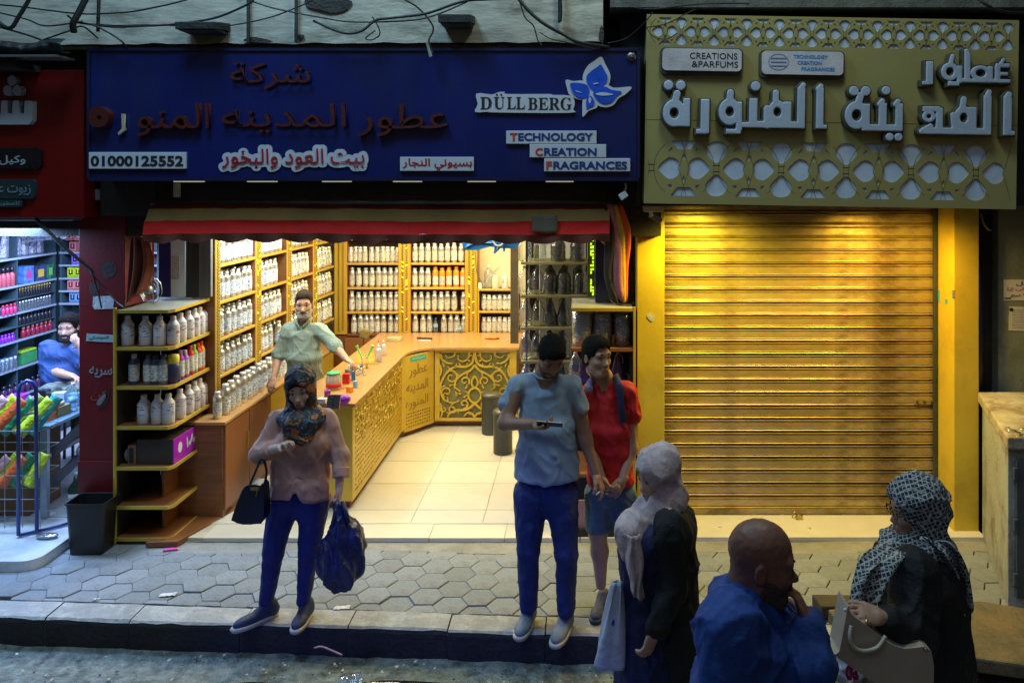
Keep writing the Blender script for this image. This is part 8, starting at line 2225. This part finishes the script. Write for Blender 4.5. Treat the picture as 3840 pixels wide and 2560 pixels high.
# glasses
m_gl = M('black_spectacle_frame', (.01, .01, .012), .3)
for sg in (-1, 1):
    MB().tube([H.p(sg*.034+.024*math.cos(t), .092, .002+.020*math.sin(t)) for t in [i*math.pi/8 for i in range(16)]], .0025, 6, closed=True).build('lens_rim', m_gl, pe)
    MB().tube([H.p(sg*.058, .092, .006), H.p(sg*.082, .04, .006), H.p(sg*.084, -.02, .004)], .003, 6).build('temple', m_gl, pe)
MB().tube([H.p(-.01, .095, .006), H.p(0, .098, .008), H.p(.01, .095, .006)], .0025, 6).build('bridge', m_gl, pe)
# beige handbag
bgd = dd-.36
hb = thing('handbag', 'beige leather handbag with a round handle held by the woman in the checked scarf', 'handbag', wp(2030, 1568, bgd))
out = [(1950,1400),(1944,1384),(1940,1388),(1922,1484),(1915,1496),(2060,1590),(2128,1600),(2131,1483),(2070,1478),(2030,1462),(1990,1430)]
c3 = smooth_loop([(wx(u, bgd), wz(v, bgd)) for u, v in out], 3)
me = cutout([c3], .11); me.transform(Matrix.Translation((0, bgd-.03, 0))); m_be = M('beige_leather', (.46, .38, .29), .4, var=.08, bump=.12, bscale=120)
put('bag_body', me, m_be, hb, bevel=.016)
MB().tube(smooth_path([wp(1955,1436,bgd-.045), wp(1952,1462,bgd-.06), wp(1962,1486,bgd-.065), wp(1985,1494,bgd-.065), wp(2015,1486,bgd-.06), wp(2034,1460,bgd-.045)], 6), .0075, 10).build('handle', M('pale_beige_leather', (.46, .40, .32), .4), hb, smooth=True)
MB().tube(smooth_path([wp(1958,1436,bgd+.08), wp(1965,1462,bgd+.09), wp(1990,1476,bgd+.09), wp(2025,1460,bgd+.08)], 6), .0075, 10).build('handle', M('pale_beige_leather', ()), hb, smooth=True)
MB().ball(wp(1941, 1400, bgd-.045), .007, 8, 6).build('stud', m_white, hb); MB().ball(wp(2126, 1490, bgd-.035), .007, 8, 6).build('stud', MATS['brass'], hb)
MB().tube([hp for hp in [wp(1991, 1420, dd-.42) + Vector((.0, .011*math.cos(t), .011*math.sin(t))) for t in [i*.7 for i in range(9)]]], .002, 6, closed=True).build('ring', MATS['brass'], pe)
# crumpled carrier bag on the ground with pink print
lb = thing('crumpled_carrier_bag', 'crumpled white bag with pink letters at the bottom below the beige handbag', 'bag', wp(1958, 1570, 3.6))
blob('bag_body', [([E_(wp(1958, 1545, 3.6), (.075, .06, .10)), E_(wp(1950, 1505, 3.6), (.035, .03, .05), k=.05)], .009)], M('thin_white_film', ()), lb, wrinkle=wr(.014, 14, 12, 3))
lettering('lettering', 'da', wx(1942, 3.53), wx(1972, 3.53), wz(1562, 3.53), wz(1510, 3.53), 3.532, M('pink_letter', (.55, .02, .18), .5), lb, .03, .002)

# ---- 7 salesman behind the counter
dd = 7.4
pe = person('bearded salesman in green checked shirt between the counter and the bottle shelves', (-2.58, 7.45, FZ))
H = Head(wp(698, 698, dd), 14, -6, 0, 1.05)
nk = H.p(0, -.03, -.14)
sL, sR = wp(664, 757, dd+.02), wp(734, 757, dd+.02)
eL, wL = wp(641, 812, dd), wp(629, 866, dd-.12); eR, wR = wp(770, 794, dd-.1), wp(795, 824, dd-.22)
core = limb((H.p(0, -.02, -.04), .06), (nk, .06), (wp(700, 800, dd), .07), (wp(700, 880, dd), .08)) + limb((sL, .055), (eL, .043), (wL, .029)) + limb((sR, .055), (eR, .043), (wR, .029)) + limb((wp(690, 900, dd), .09), (wp(690, 1060, dd), .05)) + limb((wp(715, 900, dd), .09), (wp(715, 1060, dd), .05))
blob('body', [(core, .013), (H.skull(), .005), (hand_prims(wL, Vector((-.05, -.35, -.6)), Vector((.2, .6, -.5)), 1.0, curl=(20, 25, 15), side=-1), .0045), (hand_prims(wR, Vector((.7, -.3, -.35)), Vector((0, -.2, -.9)), 1.0, curl=(25, 30, 20), side=1), .0045)], SK3, pe, it=1)
H.face_parts(pe, HG)
blob('hair', [(H.hair_cap(.0045, .002), .0045)], M('grey_brown_hair', (.040, .026, .018), .8, spec=.1, var=.5, scale=60, bump=.8, bscale=200), pe, cutfn=H.hair_cut(.078))
bw_ = H.beard_prims(.005, .016)
blob('beard', [(bw_, .005)], M('grey_white_beard', (.30, .28, .26), .8, var=.5, scale=60, bump=.6, bscale=150), pe)
MB().tube([H.p(-.026, .086, -.056), H.p(0, .096, -.050), H.p(.026, .086, -.056)], .0038, 6).build('moustache', HG, pe, smooth=True)
m_ck = bpy.data.materials.new('green_checked_cotton'); m_ck.use_nodes = True; MATS['green_checked_cotton'] = m_ck
n_, l_, b_ = nodes_of(m_ck); b_.inputs['Roughness'].default_value = .85
tc = n_.new('ShaderNodeTexCoord'); prev = None
sx_ = n_.new('ShaderNodeSeparateXYZ'); l_.new(tc.outputs['Object'], sx_.inputs[0])
fs_ = []
for ax_, fr_ in (('X', 520), ('Z', 520)):
    mm = n_.new('ShaderNodeMath'); mm.operation = 'MULTIPLY'; mm.inputs[1].default_value = fr_; l_.new(sx_.outputs[ax_], mm.inputs[0])
    sn = n_.new('ShaderNodeMath'); sn.operation = 'SINE'; l_.new(mm.outputs[0], sn.inputs[0]); fs_.append(sn)
ad = n_.new('ShaderNodeMath'); ad.operation = 'MAXIMUM'; l_.new(fs_[0].outputs[0], ad.inputs[0]); l_.new(fs_[1].outputs[0], ad.inputs[1])
rp = n_.new('ShaderNodeValToRGB'); rp.color_ramp.elements[0].position = .35; rp.color_ramp.elements[1].position = .85; rp.color_ramp.elements[0].color = (.27, .33, .27, 1); rp.color_ramp.elements[1].color = (.11, .16, .135, 1)
l_.new(ad.outputs[0], rp.inputs[0]); l_.new(rp.outputs[0], b_.inputs['Base Color'])
ck = [T_(wp(699, 768, dd+.02), wp(699, 820, dd), (.140, .095), (.158, .120)), T_(wp(699, 820, dd), wp(702, 885, dd), (.158, .12), (.165, .14)), C_(wp(699, 752, dd+.03), sL, .058, .056, .04), C_(wp(699, 752, dd+.03), sR, .058, .056, .04),
      C_(sL, eL, .060, .058, .04), C_(sR, eR, .060, .056, .04), C_(eR, wp(776, 800, dd-.12), .056, .052, .03), C_(eL, wp(640, 818, dd-.02), .056, .052, .03)]
blob('shirt', [(ck, .0085)], m_ck, pe, wrinkle=wr(.009, 5, 4, 31))
for sg in (-1, 1): MB().tube([nk + Vector((sg*.062, .01, .0)), nk + Vector((sg*.055, -.06, -.015)), nk + Vector((sg*.018, -.10, -.07))], [.014, .016, .010], 8).build('collar', m_ck, pe, smooth=True)
blob('jeans', [([E_(wp(701, 905, dd), (.165, .125, .10)), C_(wp(688, 910, dd), wp(690, 1070, dd), .095, .06), C_(wp(716, 910, dd), wp(715, 1070, dd), .095, .06)], .014)], M('blue_jeans', (.06, .12, .28), .8, var=.2), pe)
for xx in (690, 715): shoe(pe, (wx(xx, dd), dd+.05, FZ), (wx(xx, dd), dd-.2, FZ), m_blk, m_blk)

# ---- 8 seated man in the next shop
dd = 7.45
pe = person('young man in blue tee shirt sitting in the left shop, hand at chin', (-4.9, 7.5, .08))
H = Head(wp(157, 752, dd), 10, -4, 0, 1.02)
nk = H.p(0, -.04, -.14)
sL, sR = wp(112, 800, dd+.03), wp(180, 800, dd+.03)
eL, wL = wp(117, 852, dd-.05), wp(166, 864, dd-.22); eR, wR = wp(200, 850, dd-.12), wp(186, 792, dd-.16)
core = limb((H.p(0, -.02, -.04), .06), (nk, .06), (wp(150, 850, dd+.02), .12), (wp(150, 890, dd+.02), .13)) + limb((sL, .055), (eL, .045), (wL, .030)) + limb((sR, .055), (eR, .045), (wR, .030)) + limb((wp(140, 895, dd), .09), (wp(115, 900, dd-.42), .065), (wp(110, 1000, dd-.45), .05)) + limb((wp(165, 895, dd), .09), (wp(180, 900, dd-.42), .065), (wp(185, 1000, dd-.45), .05))
blob('body', [(core, .013), (H.skull(), .005), (hand_prims(wR, wp(166, 776, dd-.16)-wR, Vector((-.2, .8, .3)), 1.0, curl=(18, 35, 25), side=1, spread=4, thumb=(60, 10)), .0045), (hand_prims(wL, Vector((.8, -.3, -.15)), Vector((0, -.3, -.9)), 1.0, side=1), .0045)], SK1, pe, it=1)
H.face_parts(pe, HB)
blob('hair', [(H.hair_cap(.011, .010), .0045)], HB, pe, cutfn=H.hair_cut(.076), wrinkle=lambda p: .004*mnoise.noise((p.x*90, p.y*90, p.z*90)))
blob('beard', [(H.beard_prims(.005), .0055)], M('short_black_beard', (.02, .015, .014), .8), pe)
m_bt2 = M('cobalt_tee', (.035, .085, .26), .8, var=.08, bump=.15, fold=10, fstr=.9)
blob('tee_shirt', [([E_(wp(148, 812, dd+.03), (.19, .125, .09)), E_(wp(146, 860, dd+.02), (.185, .15, .16), k=.06), C_(sL, wp(112, 842, dd), .085, .078, .05), C_(sR, wp(192, 832, dd-.04), .085, .075, .05)], .009)], m_bt2, pe, wrinkle=wr(.010, 5, 4, 41))
m_cam = M('camouflage_trousers', (.07, .10, .09), .8, var=.7, scale=16, bump=.2, dirt=(.20, .23, .18), dirt_amt=.9, dirt_scale=14)
blob('trousers', [([E_(wp(150, 900, dd), (.18, .15, .10)), C_(wp(138, 900, dd), wp(115, 902, dd-.42), .098, .085, .05), C_(wp(115, 902, dd-.42), wp(110, 1000, dd-.45), .075, .06), C_(wp(165, 900, dd), wp(180, 902, dd-.42), .098, .085, .05), C_(wp(180, 902, dd-.42), wp(185, 1000, dd-.45), .075, .06)], .011)], m_cam, pe)
for xx in (112, 186): shoe(pe, (wx(xx, 7.0), 7.05, .08), (wx(xx, 6.85), 6.82, .08), m_blk, m_blk)
stl = thing('low_stool', 'low dark stool under the seated man in the left shop', 'stool', (-4.85, 7.5, .08))
MB().lathe([(.17, .0), (.18, .03)], 18, c=(wx(150, 7.5), 7.55, .60)).build('seat', m_blk, stl)
for k in range(4): MB().tube([(wx(150, 7.5)+.12*math.cos(k*1.57+.8), 7.55+.12*math.sin(k*1.57+.8), .60), (wx(150, 7.5)+.16*math.cos(k*1.57+.8), 7.55+.16*math.sin(k*1.57+.8), .08)], .014, 8).build('leg', m_blk, stl)
